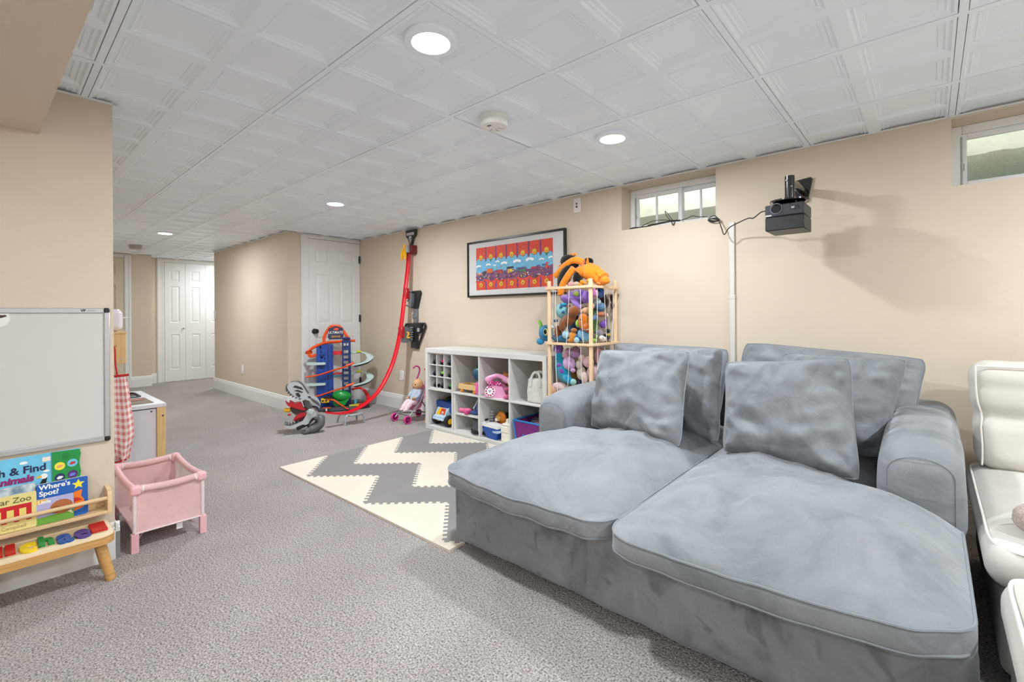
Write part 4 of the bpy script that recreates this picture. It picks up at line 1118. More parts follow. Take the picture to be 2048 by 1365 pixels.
for k in range(4):
    b = MB(); b.tube([(*h0[k], .004), (*h1[k], .20)], .008, 8); part('corner_trim', b, SKY, t)
b = MB(); b.prism([(-.07, .03), (.08, .03), (.06, .06), (-.06, .10)], -.176, -.170, 'Y'); b.xf(Matrix.Translation((0, .006, 0))); part('patch', b, SKY, t)
for k in range(7):
    rr = random.Random(40+k); ball('soft_toy', (rr.uniform(-.1, .1), rr.uniform(-.1, .1), .155+.02*rr.random()), (rr.uniform(.03, .05), rr.uniform(.03, .05), .035), fuzz(['a8324f', '2b2b33', 'c76b8e', '3a3f5a'][k % 4]), t)
# ================================================================ toy garage
OR2 = mat('track_orange', 'f0561c', .35); PALE = mat('ramp_pale', 'c3d8d4', .35, alpha=1); BLU2 = mat('garage_blue', '1747a0', .35, var=.08, scale=6); NAVY = mat('garage_navy', '16306b', .4)
GBLK = mat('garage_black', '26262a', .5); LIME = mat('garage_lime', 'c9d42a', .4); REDT = mat('track_red', 'e0162b', .3, coat=.2); GREENC = mat('shark_green', '12943a', .25, coat=.3)
GREYP = mat('toy_grey', '9fa3a6', .4); DGREY = mat('toy_dark_grey', '55575a', .45)
gar = thing('toy_garage', 'tall blue and orange toy car garage with spiral ramps by the door', 'toy garage', (-2.80, 2.515, 0), math.radians(61.5))
def gp(nm, mb, m, **k): return part(nm, mb, m, gar, **k)
b = MB()
for k in range(1): b.prism([(-.29, -.13), (-.15, -.20), (.12, -.20), (.27, -.10), (.28, .06), (.16, .14), (-.22, .14), (-.30, .04)], .002, .035)
gp('base', b, GBLK)
b = MB(); b.prism([(-.285, -.135), (-.15, -.205), (.12, -.205), (.12, -.19), (-.15, -.188), (-.27, -.125)], .012, .05); gp('base_rim', b, DGREY)
# left tower with windows
b = MB(); 
rect_holes(b, -.305, -.125, .035, .755, [(-.270, -.252, .715, .735), (-.262, -.250, .665, .68), (-.262, -.235, .60, .62), (-.225, -.212, .585, .605), (-.262, -.255, .56, .575)], lambda u, v: (u, -.055, v))
b.quad((-.305,-.055,.035),(-.305,.06,.035),(-.305,.06,.755),(-.305,-.055,.755)); b.quad((-.125,-.055,.035),(-.125,-.055,.755),(-.125,.06,.755),(-.125,.06,.035)); b.quad((-.305,.06,.035),(-.125,.06,.035),(-.125,.06,.755),(-.305,.06,.755)); b.quad((-.305,-.055,.755),(-.125,-.055,.755),(-.125,.06,.755),(-.305,.06,.755))
tw = gp('tower', b, BLU2, smooth=False)
b = MB(); b.box(-.185, -.175, -.062, -.056, .06, .74, .001); b.box(-.145, -.138, -.062, -.056, .06, .74, .001); link('tower_rib', mesh_of(b, NAVY, False), tw)
for (x_, z_, s2) in ((-.245, .63, .03), (-.255, .50, .022)):
    b = MB(); b.box(x_-s2, x_+s2, -.058, -.0555, z_-.012, z_+.012); link('window_mark', mesh_of(b, NAVY, False), tw)
# elevator ladder
b = MB()
holes = [(-.012, .012, .735, .765), (.022, .044, .735, .765)]+[(-.012, .040, .09+.062*k, .09+.062*k+.034) for k in range(10)]
rect_holes(b, -.030, .068, .03, .80, holes, lambda u, v: (u, -.045, v)); rect_holes(b, -.030, .068, .03, .80, holes, lambda u, v: (u, -.030, v))
for u in (-.030, .068): b.quad((u,-.045,.03),(u,.05,.03),(u,.05,.80),(u,-.045,.80))
gp('elevator_shaft', b, NAVY, smooth=False, recalc=False)
b = MB(); b.ell((.020, .0, .815), (.048, .04, .022), 18, 8); gp('elevator_cap', b, NAVY)
# top deck and sign arch
b = MB(); b.tube(bez([(-.385, -.03, .655), (-.375, -.05, .70), (-.30, -.04, .745), (-.20, -.02, .775), (-.05, -.01, .785), (.02, 0, .79), (.12, 0, .79)], 6), .038, 10, up=(0, 0, 1), flat=.42); gp('top_deck', b, OR2)
b = MB(); b.tube(bez([(-.385, -.03, .64), (-.36, -.05, .625), (-.30, -.03, .64)], 6), .018, 8); gp('deck_end', b, OR2)
b = MB(); b.tube(bez([(-.225, 0, .775), (-.22, 0, .85), (-.175, 0, .935), (-.14, 0, .965), (-.09, 0, .970), (-.05, 0, .955), (-.01, 0, .90), (.05, 0, .81)], 6), .017, 10, up=(0, 1, 0), flat=.7); gp('sign_arch', b, OR2)
b = MB(); b.prism([(-.182, .835), (-.175, .938), (-.10, .965), (-.018, .944), (-.010, .845), (-.02, .812), (-.17, .812)], -.034, -.024, 'Y'); sg = gp('sign', b, mat('sign_navy', '2a3157', .4))
RX = (PI/2, 0, 0)
lettering('sign_text', 'ULTIMATE', .040, mat('sign_white', 'f1f1ee', .4), sg, (-.097, -.0345, .892), RX, .001, .0006, sx=.86)
lettering('sign_text', 'GARAGE', .030, mat('sign_orange', 'e8a52c', .4), sg, (-.095, -.0345, .845), RX, .001, .0006, sx=.86)
b = MB(); b.prism([(-.125, .925), (-.095, .95), (-.06, .935), (-.08, .915)], -.036, -.033, 'Y'); link('flame_mark', mesh_of(b, OR2, False), sg)
# ramps
for z0 in (.53, .295):
    b = MB(); b.prism([(-.42, -.02), (-.405, -.085), (-.33, -.115), (-.215, -.10), (-.205, -.075), (-.30, -.06), (-.305, .0), (-.38, .02)], z0-.002, z0+.024); gp('landing_ramp', b, PALE)
    P = bez([(-.415, -.085, z0-.135), (-.28, -.115, z0-.115), (-.13, -.115, z0-.07), (.0, -.11, z0-.035), (.09, -.105, z0-.0)], 8)
    b = MB(); b.tube(P, [.024]*len(P), 8, up=(0, 0, 1), flat=.40); gp('orange_ramp', b, OR2)
    b = MB(); b.tube(bez([(.01, -.112, z0-.022), (.06, -.108, z0-.008), (.105, -.105, z0+.006)], 6), .022, 8, up=(0, 0, 1), flat=.65); gp('ramp_gate', b, ORG)
    # pale loop on the right
    P = bez([(.07, -.04, z0+.115), (.17, .02, z0+.118), (.26, .0, z0+.095), (.285, -.06, z0+.06), (.235, -.115, z0+.015), (.15, -.125, z0-.01), (.09, -.115, z0-.02)], 8)
    b = MB(); b.tube(P, .042, 10, up=(0, 0, 1), flat=.28); gp('loop_ramp', b, PALE)
    b = MB(); b.tube([(p.x+.004, p.y-.012, p.z-.014) for p in P[24:46]], .030, 8, up=(0, 0, 1), flat=.3); gp('loop_underside', b, GBLK)
    b = MB(); b.box(.13, .185, -.055, .01, z0+.122, z0+.142, .004); gp('lime_block', b, LIME)
    b = MB(); b.box(-.125, -.03, -.02, .02, z0+(.10 if z0 > .4 else .108), z0+(.145 if z0 > .4 else .125), .003); gp('red_bridge', b, REDT)
b = MB(); b.box(-.125, -.03, -.01, .02, .372, .388, .002); gp('teal_bridge', b, mat('bridge_teal', '3fa0b5', .4))
# base level toys that belong to the garage
b = MB(); b.ell((-.035, -.12, .165), (.105, .05, .062), 22, 14, Euler((0, .12, 0)).to_matrix()); hd = gp('shark', b, GREENC, label='green plastic shark head')
b = MB(); b.prism([(-.14, .10), (-.02, .11), (.05, .14), (.0, .06), (-.10, .05)], -.155, -.10, 'Y'); link('shark_jaw', mesh_of(b, GREENC), hd)
b = MB(); b.tube(bez([(-.20, -.165, .14), (-.13, -.18, .135), (-.06, -.19, .085), (.01, -.195, .035), (.04, -.2, .025)], 7), .026, 8, up=(0, 0, 1), flat=.3); gp('exit_slide', b, OR2)
b = MB(); b.box(-.255, -.165, -.19, -.13, .105, .155, .006); cb = gp('launch_box', b, mat('garage_yellow', 'e3b41d', .4))
for x_ in (-.235, -.20):
    b = MB(); b.box(x_-.010, x_+.010, -.1935, -.1895, .122, .138); link('box_window', mesh_of(b, GBLK, False), cb)
b = MB(); b.lathe([(.0, 0), (.045, 0), (.05, .012), (.03, .022), (0, .024)], (-.185, -.16, .155), 18); gp('launch_top', b, GBLK)
b = MB(); b.tube(bez([(.08, .0, .215), (.17, .03, .22), (.235, .0, .17), (.262, -.06, .105), (.23, -.11, .06), (.16, -.15, .05)], 8), .026, 8, up=(0, 0, 1), flat=.5); gp('red_curve', b, REDT)
for (x_, y_, mm) in ((.075, -.165, LIME), (.125, -.14, mat('garage_yellow', 'e3b41d', .4)), (.17, -.12, OR2)):
    b = MB(); b.box(x_-.03, x_+.03, y_-.022, y_+.022, .035, .062, .005); gp('gate_block', b, mm)
b = MB(); b.box(.10, .13, -.13, -.10, .06, .11, .004); gp('pump', b, mat('bridge_teal', '3fa0b5', .4))
b = MB(); b.prism([(-.235, -.21), (-.16, -.225), (-.15, -.20), (-.22, -.19)], .05, .058); gp('mini_ramp', b, OR2)
b = MB(); b.box(-.205, -.19, -.215, -.20, .02, .05); gp('ramp_post', b, WHT)

# ================================================================ dinosaur launcher
dn = thing('dinosaur_launcher', 'grey skeletal dinosaur toy with open jaws on the carpet', 'toy dinosaur', (-1.995, 1.715, 0), math.radians(65.2))
def zx(x): return (x/9.75+560-620)/217.
def zz(y): return (866-740-y/9.75)/211.
def dpoly(pts): return [(zx(x), zz(y)) for x, y in pts]
BONE = mat('bone_grey', 'b9bdc1', .38); BDRK = mat('bone_dark', '5b5c5e', .4)
up_ = [(200,300),(260,245),(320,235),(400,245),(470,310),(515,400),(570,485),(660,530),(740,590),(800,690),(775,775),(745,735),(690,715),(640,690),(600,620),(540,590),(480,560),(400,545),(330,510),(265,450),(225,390),(205,340)]
for (y0, y1, m_) in ((-.045, -.037, BONE), (.037, .045, BONE)):
    b = MB(); b.prism(dpoly(up_), y0, y1, 'Y'); part('skull_side', b, m_, dn)
b = MB(); b.prism(dpoly([(270,235),(400,232),(480,290),(585,470),(560,490),(450,330),(380,265),(280,262)]), -.04, .04, 'Y'); part('skull_roof', b, BDRK, dn)
for (pts) in ([(300,330),(345,300),(460,345),(490,400),(420,375)], [(320,400),(390,385),(490,440),(455,450)], [(345,450),(400,440),(440,500),(420,540),(370,505)], [(560,525),(605,520),(635,560),(590,565)]):
    for ys in (-.0462, .0452):
        b = MB(); b.prism(dpoly(pts), ys, ys+.001, 'Y'); part('skull_gap', b, mat('bone_gap', '2c2c2e', .5), dn)
tp = [(205,300),(195,345),(205,385),(235,430),(270,465),(315,500),(370,530),(430,555)]
for (x_, y_) in tp:
    for ys in (-.040, .034):
        b = MB(); b.add([(zx(x_-14), ys, zz(y_-16)), (zx(x_+24), ys, zz(y_+14)), (zx(x_+10), ys+.007, zz(y_)), (zx(x_-34), ys+.003, zz(y_+28))], [(0,1,2),(0,1,3),(1,2,3),(2,0,3)]); part('tooth', b, BDRK, dn, smooth=False)
for k in range(5):
    b = MB(); x_ = 640+k*32; b.tube([(zx(x_-25), -.05, zz(545+k*22)), (zx(x_+30), -.052, zz(640+k*26))], .004, 6); part('neck_rib', b, BDRK, dn)
lo = [(150,1030),(175,1085),(240,1115),(320,1110),(420,1065),(480,1050),(520,1065),(570,1050),(620,960),(720,900),(705,850),(660,790),(600,765),(555,800),(535,880),(470,985),(400,1010),(330,1040),(260,1060),(200,1050)]
for (y0, y1) in ((-.052, -.042), (.042, .052)):
    b = MB(); b.prism(dpoly(lo), y0, y1, 'Y'); part('lower_jaw', b, BONE, dn)
b = MB(); b.prism(dpoly([(170,1060),(250,1100),(420,1050),(480,1030),(400,1025),(260,1068)]), -.042, .042, 'Y'); part('jaw_floor', b, BDRK, dn)
for (x_, y_) in ((170,1035),(205,1050),(250,1060),(300,1048),(350,1030),(400,1010)):
    for ys in (-.050, .043):
        b = MB(); b.add([(zx(x_-15), ys, zz(y_+12)), (zx(x_+20), ys, zz(y_+12)), (zx(x_), ys+.008, zz(y_+10)), (zx(x_-14), ys+.003, zz(y_-50))], [(0,1,2),(0,1,3),(1,2,3),(2,0,3)]); part('tooth', b, BDRK, dn, smooth=False)
b = MB(); b.lathe([(0, -.066), (.012, -.066), (.014, -.061), (.024, -.061), (.027, -.055), (.030, -.052), (.030, .052), (0, .055)], (zx(612), 0, zz(832)), 24, 'Y'); part('hinge_disc', b, BONE, dn)
b = MB(); b.prism(dpoly([(330,960),(560,880),(700,900),(690,980),(560,1100),(380,1160),(360,1140)]), -.03, .03, 'Y'); part('under_body', b, mat('dino_black', '1b1b1d', .5), dn)
b = MB(); b.tube(bez([(zx(745), -.02, zz(960)), (zx(800), -.045, zz(985)), (zx(790), -.055, zz(1080)), (zx(700), -.055, .045), (zx(600), -.06, .032), (zx(520), -.065, .022)], 6), [.034]*8+[.036]*8+[.036]*8+[.030]*7, 14); part('leg', b, BDRK, dn)
for k in range(3):
    b = MB(); b.ell((zx(515)-.004*k, -.085+.026*k, .016), (.022, .012, .015)); part('toe', b, BDRK, dn)
b = MB(); b.tube(bez([(zx(760), .03, zz(960)), (zx(740), .05, zz(1080)), (zx(640), .055, .04), (zx(570), .06, .024)], 6), .028, 12); part('leg', b, BDRK, dn)
for (x_, y_, r_) in ((720, 950, .028), (815, 965, .030), (830, 1010, .022)):
    ball('joint', (zx(x_), -.035, zz(y_)), r_, BDRK, dn)
b = MB(); b.tube([(zx(530), 0, zz(610)), (zx(545), 0, zz(700)), (zx(600), 0, zz(800))], [.03, .026, .026], 12); part('neck', b, BDRK, dn)
DRED = mat('dino_red', 'bb1a24', .35)
b = MB(); b.prism(dpoly([(165,600),(230,650),(245,592),(330,645),(420,635),(450,650),(480,740),(545,775),(500,790),(400,765),(290,720),(215,690)]), -.032, .032, 'Y'); part('crest', b, DRED, dn)
b = MB(); b.prism(dpoly([(250,720),(400,775),(540,800),(500,830),(350,870),(290,820),(255,770)]), -.026, .026, 'Y'); part('launcher', b, mat('launcher_brown', '3d2b24', .5), dn)
b = MB(); b.lathe([(.012, 0), (.020, .008), (.020, .06), (.014, .07), (0, .07)], (zx(135), 0, zz(772)), 16, 'X'); part('launcher_nose', b, mat('launcher_yellow', 'eeb913', .4), dn)
b = MB(); b.ell((zx(235), -.028, zz(850)), (.016, .012, .01)); part('launcher_grip', b, DRED, dn)
b = MB(); b.prism(dpoly([(300,965),(350,890),(420,840),(520,828),(535,870),(470,950),(400,975),(330,985)]), -.03, .03, 'Y'); part('tongue', b, DRED, dn)

# ================================================================ wall track
trk = thing('wall_track', 'long red toy car track curving down the wall to a grey stand', 'toy track', (-2.0, 2.3, 0))
TP = [(2.872,1.86),(2.852,1.62),(2.815,1.37),(2.768,1.04),(2.712,.765),(2.625,.526),(2.485,.305),(2.335,.185),(2.165,.122),(2.03,.115),(1.89,.145)]
P = bez([(0, y-2.3, z) for y, z in TP], 9)
b = MB(); ww = .030
def strip(b, P, prof):
    vs = []; n = len(prof); fs = []
    for i, p in enumerate(P):
        t_ = (P[min(i+1, len(P)-1)]-P[max(i-1, 0)]).normalized(); nr = Vector((0, t_.z, -t_.y))*-1
        for (a, h) in prof: vs.append((p.x+a, p.y+nr.y*h, p.z+nr.z*h))
    for i in range(len(P)-1):
        for k in range(n):
            j = (k+1) % n; fs.append((i*n+k, i*n+j, (i+1)*n+j, (i+1)*n+k))
    fs.append(tuple(range(n))); fs.append(tuple((len(P)-1)*n+k for k in range(n)))
    b.add(vs, fs)
strip(b, P, [(-ww, 0), (-ww, -.014), (-ww+.004, -.014), (-ww+.004, -.004), (ww-.004, -.004), (ww-.004, -.014), (ww, -.014), (ww, 0)]); part('track', b, REDT, trk, smooth=False)
for z_, y_ in ((1.33, 2.82), (.90, 2.752)):
    b = MB(); b.box(-.036, .036, y_-2.3-.02, y_-2.3+.02, z_-.06, z_+.06, .006); part('track_joint', b, mat('track_red_dark', 'b5121f', .35), trk)
st_ = MB(); st_.box(-.075, .075, 2.10-2.3, 2.24-2.3, .088, .104, .005); part('stand_top', st_, GREYP, trk)
for (x_, y_) in ((-1.949,2.051),(-2.152,2.074),(-1.931,2.259),(-2.166,2.299)):
    xx, yy = x_+2.0, y_-2.3; b = MB(); b.tube(bez([(xx*.45, (yy+.13)*.5-.13, .098), (xx*.8, (yy+.13)*.85-.13, .085), (xx, yy, .0)], 5), [.012]*5+[.010]*6, 8); part('stand_leg', b, GREYP, trk)

# wall bracket, top sign (fixed to the wall, carries the track)
br = thing('track_bracket', 'black and grey wall bracket with yellow number holding the red track', 'bracket', (-1.95, 2.895, 1.0))
BK2 = mat('bracket_black', '242426', .45); GY2 = mat('bracket_grey', '6f7276', .45)
def bp_(nm, mb, m, **k): return part(nm, mb, m, br, world=True, **k)
b = MB(); b.prism([(-2.02, 1.355), (-1.85, 1.36), (-1.835, 1.33), (-1.895, 1.165), (-1.995, 1.17)], 2.875, 2.913, 'Y'); bp_('upper_plate', b, BK2)
b = MB(); b.prism([(-2.00, 1.34), (-1.925, 1.33), (-1.925, 1.26), (-1.95, 1.18), (-1.99, 1.18)], 2.840, 2.876, 'Y'); bp_('upper_clip', b, GY2)
for (p, q) in (((-2.0,2.84,1.30),(-1.975,2.88,1.36)), ((-2.0,2.815,1.20),(-1.96,2.88,1.165)), ((-2.0,2.83,1.25),(-1.98,2.88,1.25))):
    b = MB(); b.tube([p, q], .007, 8); bp_('strut', b, GY2)
for (q, nm) in (((-1.972, -1.90, 2.888, 2.913, 1.0, 1.165), 'spine'), ((-1.978, -1.908, 2.882, 2.912, 1.05, 1.10), 'spine_clip')):
    b = MB(); b.box(*q, .004); bp_(nm, b, GY2)
b = MB()
for (p, q) in (((-2.11,.985),(-1.77,.995)), ((-1.77,.995),(-1.755,.965)), ((-1.755,.965),(-1.895,.73)), ((-2.11,.985),(-2.125,.955)), ((-2.125,.955),(-2.085,.895)), ((-1.895,.73),(-2.00,.73))):
    b.tube([(p[0], 2.895, p[1]), (q[0], 2.895, q[1])], .012, 8)
bp_('lower_frame', b, BK2)
b = MB(); b.prism([(-2.06, .985), (-1.82, .985), (-1.815, .90), (-1.90, .88), (-1.90, .79), (-1.885, .715), (-2.01, .72), (-2.0, .86), (-2.06, .90)], 2.884, 2.913, 'Y'); lp_ = bp_('lower_plate', b, BK2)
for q in ((-1.885, -1.845, .905, .945), (-2.03, -1.995, .915, .95)):
    b = MB(); b.box(q[0]+1.95, q[1]+1.95, 2.880-2.895, 2.884-2.895, q[2]-1.0, q[3]-1.0); link('plate_window', mesh_of(b, mat('bracket_window', 'a9a9a6', .5), False), lp_)
b = MB(); b.prism([(2.77, .97), (2.885, .93), (2.885, .80), (2.80, .78), (2.735, .79)], -1.985, -1.972, 'X'); bp_('side_fin', b, GY2)
lettering('number', '2', .10, mat('number_yellow', 'efb21a', .4), br, (-.02, -.082, -.135), (PI/2, 0, math.radians(90-28)), .003, .003)
b = MB()
for k in range(6): b.ell((-1.965+.005*(k % 2), 2.86, .82+.025*k), (.03, .02, .012), 8, 6)
bp_('debris', b, GY2, kind='stuff')
sg2 = thing('track_sign', 'small black triangular sign with white lettering above the red track', 'sign', (-2.0, 2.895, 1.95))
b = MB(); b.prism([(-2.085, 2.048), (-1.905, 2.048), (-1.915, 1.975), (-1.955, 1.955), (-1.99, 1.87), (-2.01, 1.87), (-2.05, 1.955), (-2.08, 1.975)], 2.880, 2.905, 'Y'); pl = part('plate', b, mat('sign_charcoal', '3a3634', .5), sg2, world=True)
b = MB(); b.prism([(-2.03, 1.945), (-1.97, 1.945), (-2.0, 1.885)], 2.8785, 2.8795, 'Y'); b.v = [(p[0]+2.0, p[1]-2.895, p[2]-1.95) for p in b.v]; link('sign_cutout', mesh_of(b, mat('sign_taupe', 'a3968a', .6), False), pl)
lettering('sign_text', 'MONSTER', .040, mat('sign_white2', 'f0ecf2', .5), sg2, (.004, -.0165, .05), RX, .001, .0012, sx=.74)
lettering('sign_text', 'JAM', .036, mat('sign_white2', 'f0ecf2', .5), sg2, (.0, -.0165, .013), RX, .001, .001, sx=.74)
ln = thing('track_launcher', 'red and grey launcher box with yellow claws at the top of the track', 'toy launcher', (-1.985, 2.88, 1.86))
b = MB(); b.box(-1.995, -1.915, 2.83, 2.912, 1.77, 1.868, .006); part('box', b, mat('launcher_maroon', '6f1720', .4), ln, world=True)
b = MB(); b.box(-2.02, -1.945, 2.80, 2.872, 1.785, 1.86, .004); part('gate', b, GREYP, ln, world=True)
for s_ in (-1, 1):
    b = MB(); b.tube(bez([(-1.995+.015*s_, 2.81, 1.86), (-2.01+.022*s_, 2.80, 1.80), (-2.0+.026*s_, 2.79, 1.75), (-2.005+.034*s_, 2.79, 1.70)], 5), [.008]*4+[.016]*4+[.018]*4+[.012]*3+[.004], 8); part('claw', b, mat('number_yellow', 'efb21a', .4), ln, world=True)
b = MB(); b.ell((-1.995, 2.795, 1.85), (.02, .015, .03)); part('claw_hub', b, mat('number_yellow', 'efb21a', .4), ln, world=True)

# ================================================================ doll stroller with doll
sk = thing('doll_stroller', 'pink toy doll stroller with grey poles beside the cube shelf', 'toy stroller', (-1.655, 2.65, 0))
POLE = mat('pole_grey', 'a5a7aa', .3, metal=.6); PNK2 = mat('stroller_pink', 'd6438f', .35); SEATF = mat('stroller_fabric', 'd65a8e', .85, var=.2, scale=30, var2='f0c3d2')
for sx in (-1, 1):
    x_ = sx*.098
    b = MB(); b.tube([(x_, -.15, .045), (x_, .02, .20), (x_, .13, .42)], .0065, 8); part('front_pole', b, POLE, sk)
    b = MB(); b.tube([(x_, .15, .035), (x_, .03, .215)], .006, 8); part('rear_pole', b, mat('pole_dark', '5c5b60', .4), sk)
    b = MB(); b.tube(bez([(x_, .12, .40), (x_, .155, .47), (x_-.002, .16, .51), (x_-.005, .145, .535), (x_-.01, .11, .54), (x_-.012, .085, .52)], 6), .0085, 10); part('handle', b, mat('handle_magenta', 'b32a7c', .4), sk)
    for yy in (-.15, .15):
        for o_ in ((-.0, ) if yy < 0 else (-.0,)):
            b = MB(); rr_ = .042 if yy < 0 else .038
            b.lathe([(rr_*.70, -.010), (rr_*.96, -.012), (rr_, -.006), (rr_, .006), (rr_*.96, .012), (rr_*.70, .010), (rr_*.70, -.010)], (x_+sx*.012, yy, rr_), 24, 'X'); wh = part('wheel', b, PNK2, sk)
            b = MB(); b.lathe([(0, -.012), (.012, -.012), (.012, .012), (0, .012)], (x_+sx*.012, yy, rr_), 14, 'X')
            for k in range(5): a = 2*PI*k/5; b.tube([(x_+sx*.012, yy+.008*math.cos(a), rr_+.008*math.sin(a)), (x_+sx*.012, yy+rr_*.75*math.cos(a), rr_+rr_*.75*math.sin(a))], .005, 6)
            link('spokes', mesh_of(b, mat('spoke_magenta', 'a92a74', .4)), wh)
for (p, q) in (((-.098, -.12, .075), (.098, -.12, .075)), ((-.098, .13, .065), (.098, .13, .065)), ((-.098, -.11, .08), (.098, .12, .075))):
    b = MB(); b.tube([p, q], .005, 8); part('cross_bar', b, mat('pole_dark', '5c5b60', .4), sk)
vs = []; prof = bez([(0, -.08, .135), (0, -.02, .125), (0, .03, .14), (0, .08, .24), (0, .125, .37)], 5); b = MB(); n_ = len(prof)
for p in prof:
    for k in range(7):
        u = -1+2*k/6; vs.append((u*.094, p.y+.016*(1-u*u), p.z-.022*(1-u*u)))
b.add(vs, [(i*7+k, i*7+k+1, (i+1)*7+k+1, (i+1)*7+k) for i in range(n_-1) for k in range(6)]); part('sling_seat', b, SEATF, sk)
dl = thing('baby_doll', 'bald baby doll in pale patterned sleepsuit sitting in the pink stroller', 'doll', (-1.655, 2.67, .16))
SKN = mat('doll_vinyl', 'd9a679', .45); SUIT = mat('doll_suit', 'dcd3e6', .9, var=.25, scale=26, var2='a8cbe0'); SUIT2 = mat('doll_trousers', 'f0d3da', .9, var=.15, scale=30)
b = MB(); b.ell((0, 0, 0), (.050, .054, .056), 24, 16); b.v = [(p[0], p[1]-(.006 if p[2] < -.01 and p[1] < 0 else 0), p[2]) for p in b.v]; b.v = [(p[0], p[1]+.045, p[2]+.205) for p in b.v]; hd = part('head', b, SKN, dl)
for s_ in (-1, 1):
    ball('eye', (s_*.019, -.003, .205), (.0075, .005, .008), mat('doll_eye', '1d1a18', .2), hd); ball('ear', (s_*.050, .05, .20), (.007, .012, .014), SKN, hd); ball('cheek', (s_*.022, .002, .187), (.014, .010, .012), SKN, hd)
ball('nose', (0, -.008, .195), (.007, .007, .006), SKN, hd); ball('mouth', (0, -.003, .178), (.010, .005, .004), mat('doll_lip', 'b5574f', .4), hd)
b = MB(); b.tube(bez([(0, .05, .165), (0, .035, .12), (0, .005, .06), (0, -.02, .018)], 5), [.022, .032, .04, .046, .05, .052, .053, .054, .055, .055, .053, .05, .047, .044, .04, .036], 16); part('torso', b, SUIT, dl)
for s_ in (-1, 1):
    b = MB(); b.tube(bez([(s_*.04, .035, .14), (s_*.068, .0, .10), (s_*.05, -.035, .075)], 5), [.02, .02, .021, .021, .02, .019, .018, .017, .016, .016, .015], 12); ar = part('arm', b, SUIT, dl)
    ball('hand', (s_*.045, -.048, .072), (.014, .017, .012), SKN, ar)
    for k in range(4): ball('finger', (s_*(.036+.006*k), -.064, .071+.001*k), (.0035, .009, .0035), SKN, ar)
    ball('thumb', (s_*.033, -.052, .082), (.004, .008, .004), SKN, ar)
    b = MB(); b.tube(bez([(s_*.025, -.01, .025), (s_*.035, -.065, .03), (s_*.03, -.115, -.015), (s_*.03, -.125, -.035)], 5), [.028]*6+[.026]*5+[.022]*5, 12); lg = part('leg', b, SUIT2, dl)
    ball('foot', (s_*.03, -.138, -.036), (.016, .026, .014), SUIT2, lg)
ts = thing('kids_stool', 'small purple stool with wooden legs half hidden behind the shelf', 'stool', (-1.40, 2.735, 0))
b = MB(); b.lathe([(0, .135), (.10, .135), (.105, .143), (.105, .158), (.098, .166), (0, .167)], (0,0,0), 32); part('seat', b, mat('stool_purple', 'a063c4', .45), ts)
for k in range(3):
    a = 2*PI*k/3-2.3; b = MB(); b.frus((.095*math.cos(a), .095*math.sin(a), 0), (.07*math.cos(a), .07*math.sin(a), .137), .014, .017, 14); part('leg', b, WOOD, ts)
# ================================================================ plush toy tower
TW = mat('tower_wood', 'ecc9a3', .6, var=.07, scale=9, stretch=(8, 8, 1))
tr = thing('plush_tower', 'tall wooden plush toy cage with white strings beside the sofa', 'toy storage', (.418, 2.67, 0))
PX_, PY_ = .180, .170
for sx in (-1, 1):
    for sy in (-1, 1): b = MB(); b.box(sx*PX_-.0115, sx*PX_+.0115, sy*PY_-.0115, sy*PY_+.0115, 0, 1.335, .003); part('post', b, TW, tr)
RZ = (.06, .47, .873, 1.280)
for z in RZ:
    for s in (-1, 1):
        b = MB(); b.box(-PX_-.02, PX_+.02, s*(PY_+.017)-.0055, s*(PY_+.017)+.0055, z-.009, z+.009, .002); part('rail', b, TW, tr)
        b = MB(); b.box(s*(PX_+.017)-.0055, s*(PX_+.017)+.0055, -PY_-.011, PY_+.011, z-.009, z+.009, .002); part('rail', b, TW, tr)
for z in RZ[:3]:
    b = MB(); b.box(-PX_-.011, PX_+.011, -PY_-.011, PY_+.011, z-.004, z+.002); part('floor_panel', b, mat('tower_floor', 'd9c3a5', .8), tr)
STR = mat('white_string', 'f2f0ee', .8)
for (za, zb) in zip(RZ[:-1], RZ[1:]):
    for k in range(3):
        o_ = (-.5+.5*k)*.22; j_ = [.012, -.02, .016][k]
        for s in (-1, 1):
            b = MB(); b.tube([(o_+j_, s*(PY_+.012), za), (o_, s*(PY_+.0155), (za+zb)/2), (o_-j_*.5, s*(PY_+.012), zb)], .0016, 6); part('string', b, STR, tr)
            b = MB(); b.tube([(s*(PX_+.012), o_-j_, za), (s*(PX_+.0155), o_, (za+zb)/2), (s*(PX_+.012), o_+j_*.5, zb)], .0016, 6); part('string', b, STR, tr)
GRP = 'plush toys in the wooden tower'
def plush(name, label, org, parts):
    """parts: (part name, offset, radii, colour[, rotation])"""
    t = thing(name, label, 'plush toy', org, 0, GRP)
    for p in parts:
        m_ = p[3] if not isinstance(p[3], str) else fuzz(p[3])
        ball(p[0], p[1], p[2], m_, t, p[4] if len(p) > 4 else (0,0,0))
    return t
EYE = mat('plush_eye', '15130f', .15)
plush('plush_octopus', 'fluffy purple plush at the top of the tower under the orange dragon', (.43, 2.60, 1.15), [
 ('body', (.0, 0, .065), (.10, .06, .055), '7d57b0'), ('arm', (-.085, -.035, .05), (.05, .03, .03), '9a72c4', (0, .4, 0)), ('arm', (.005, -.05, .022), (.065, .024, .022), 'a582cf', (0, .75, 0)), ('arm', (.085, -.03, .06), (.04, .03, .045), '8a63bb'), ('head', (.03, -.035, .085), (.06, .028, .03), '6b4699'), ('belly', (.02, -.055, .085), (.03, .012, .02), '8fa33f')])
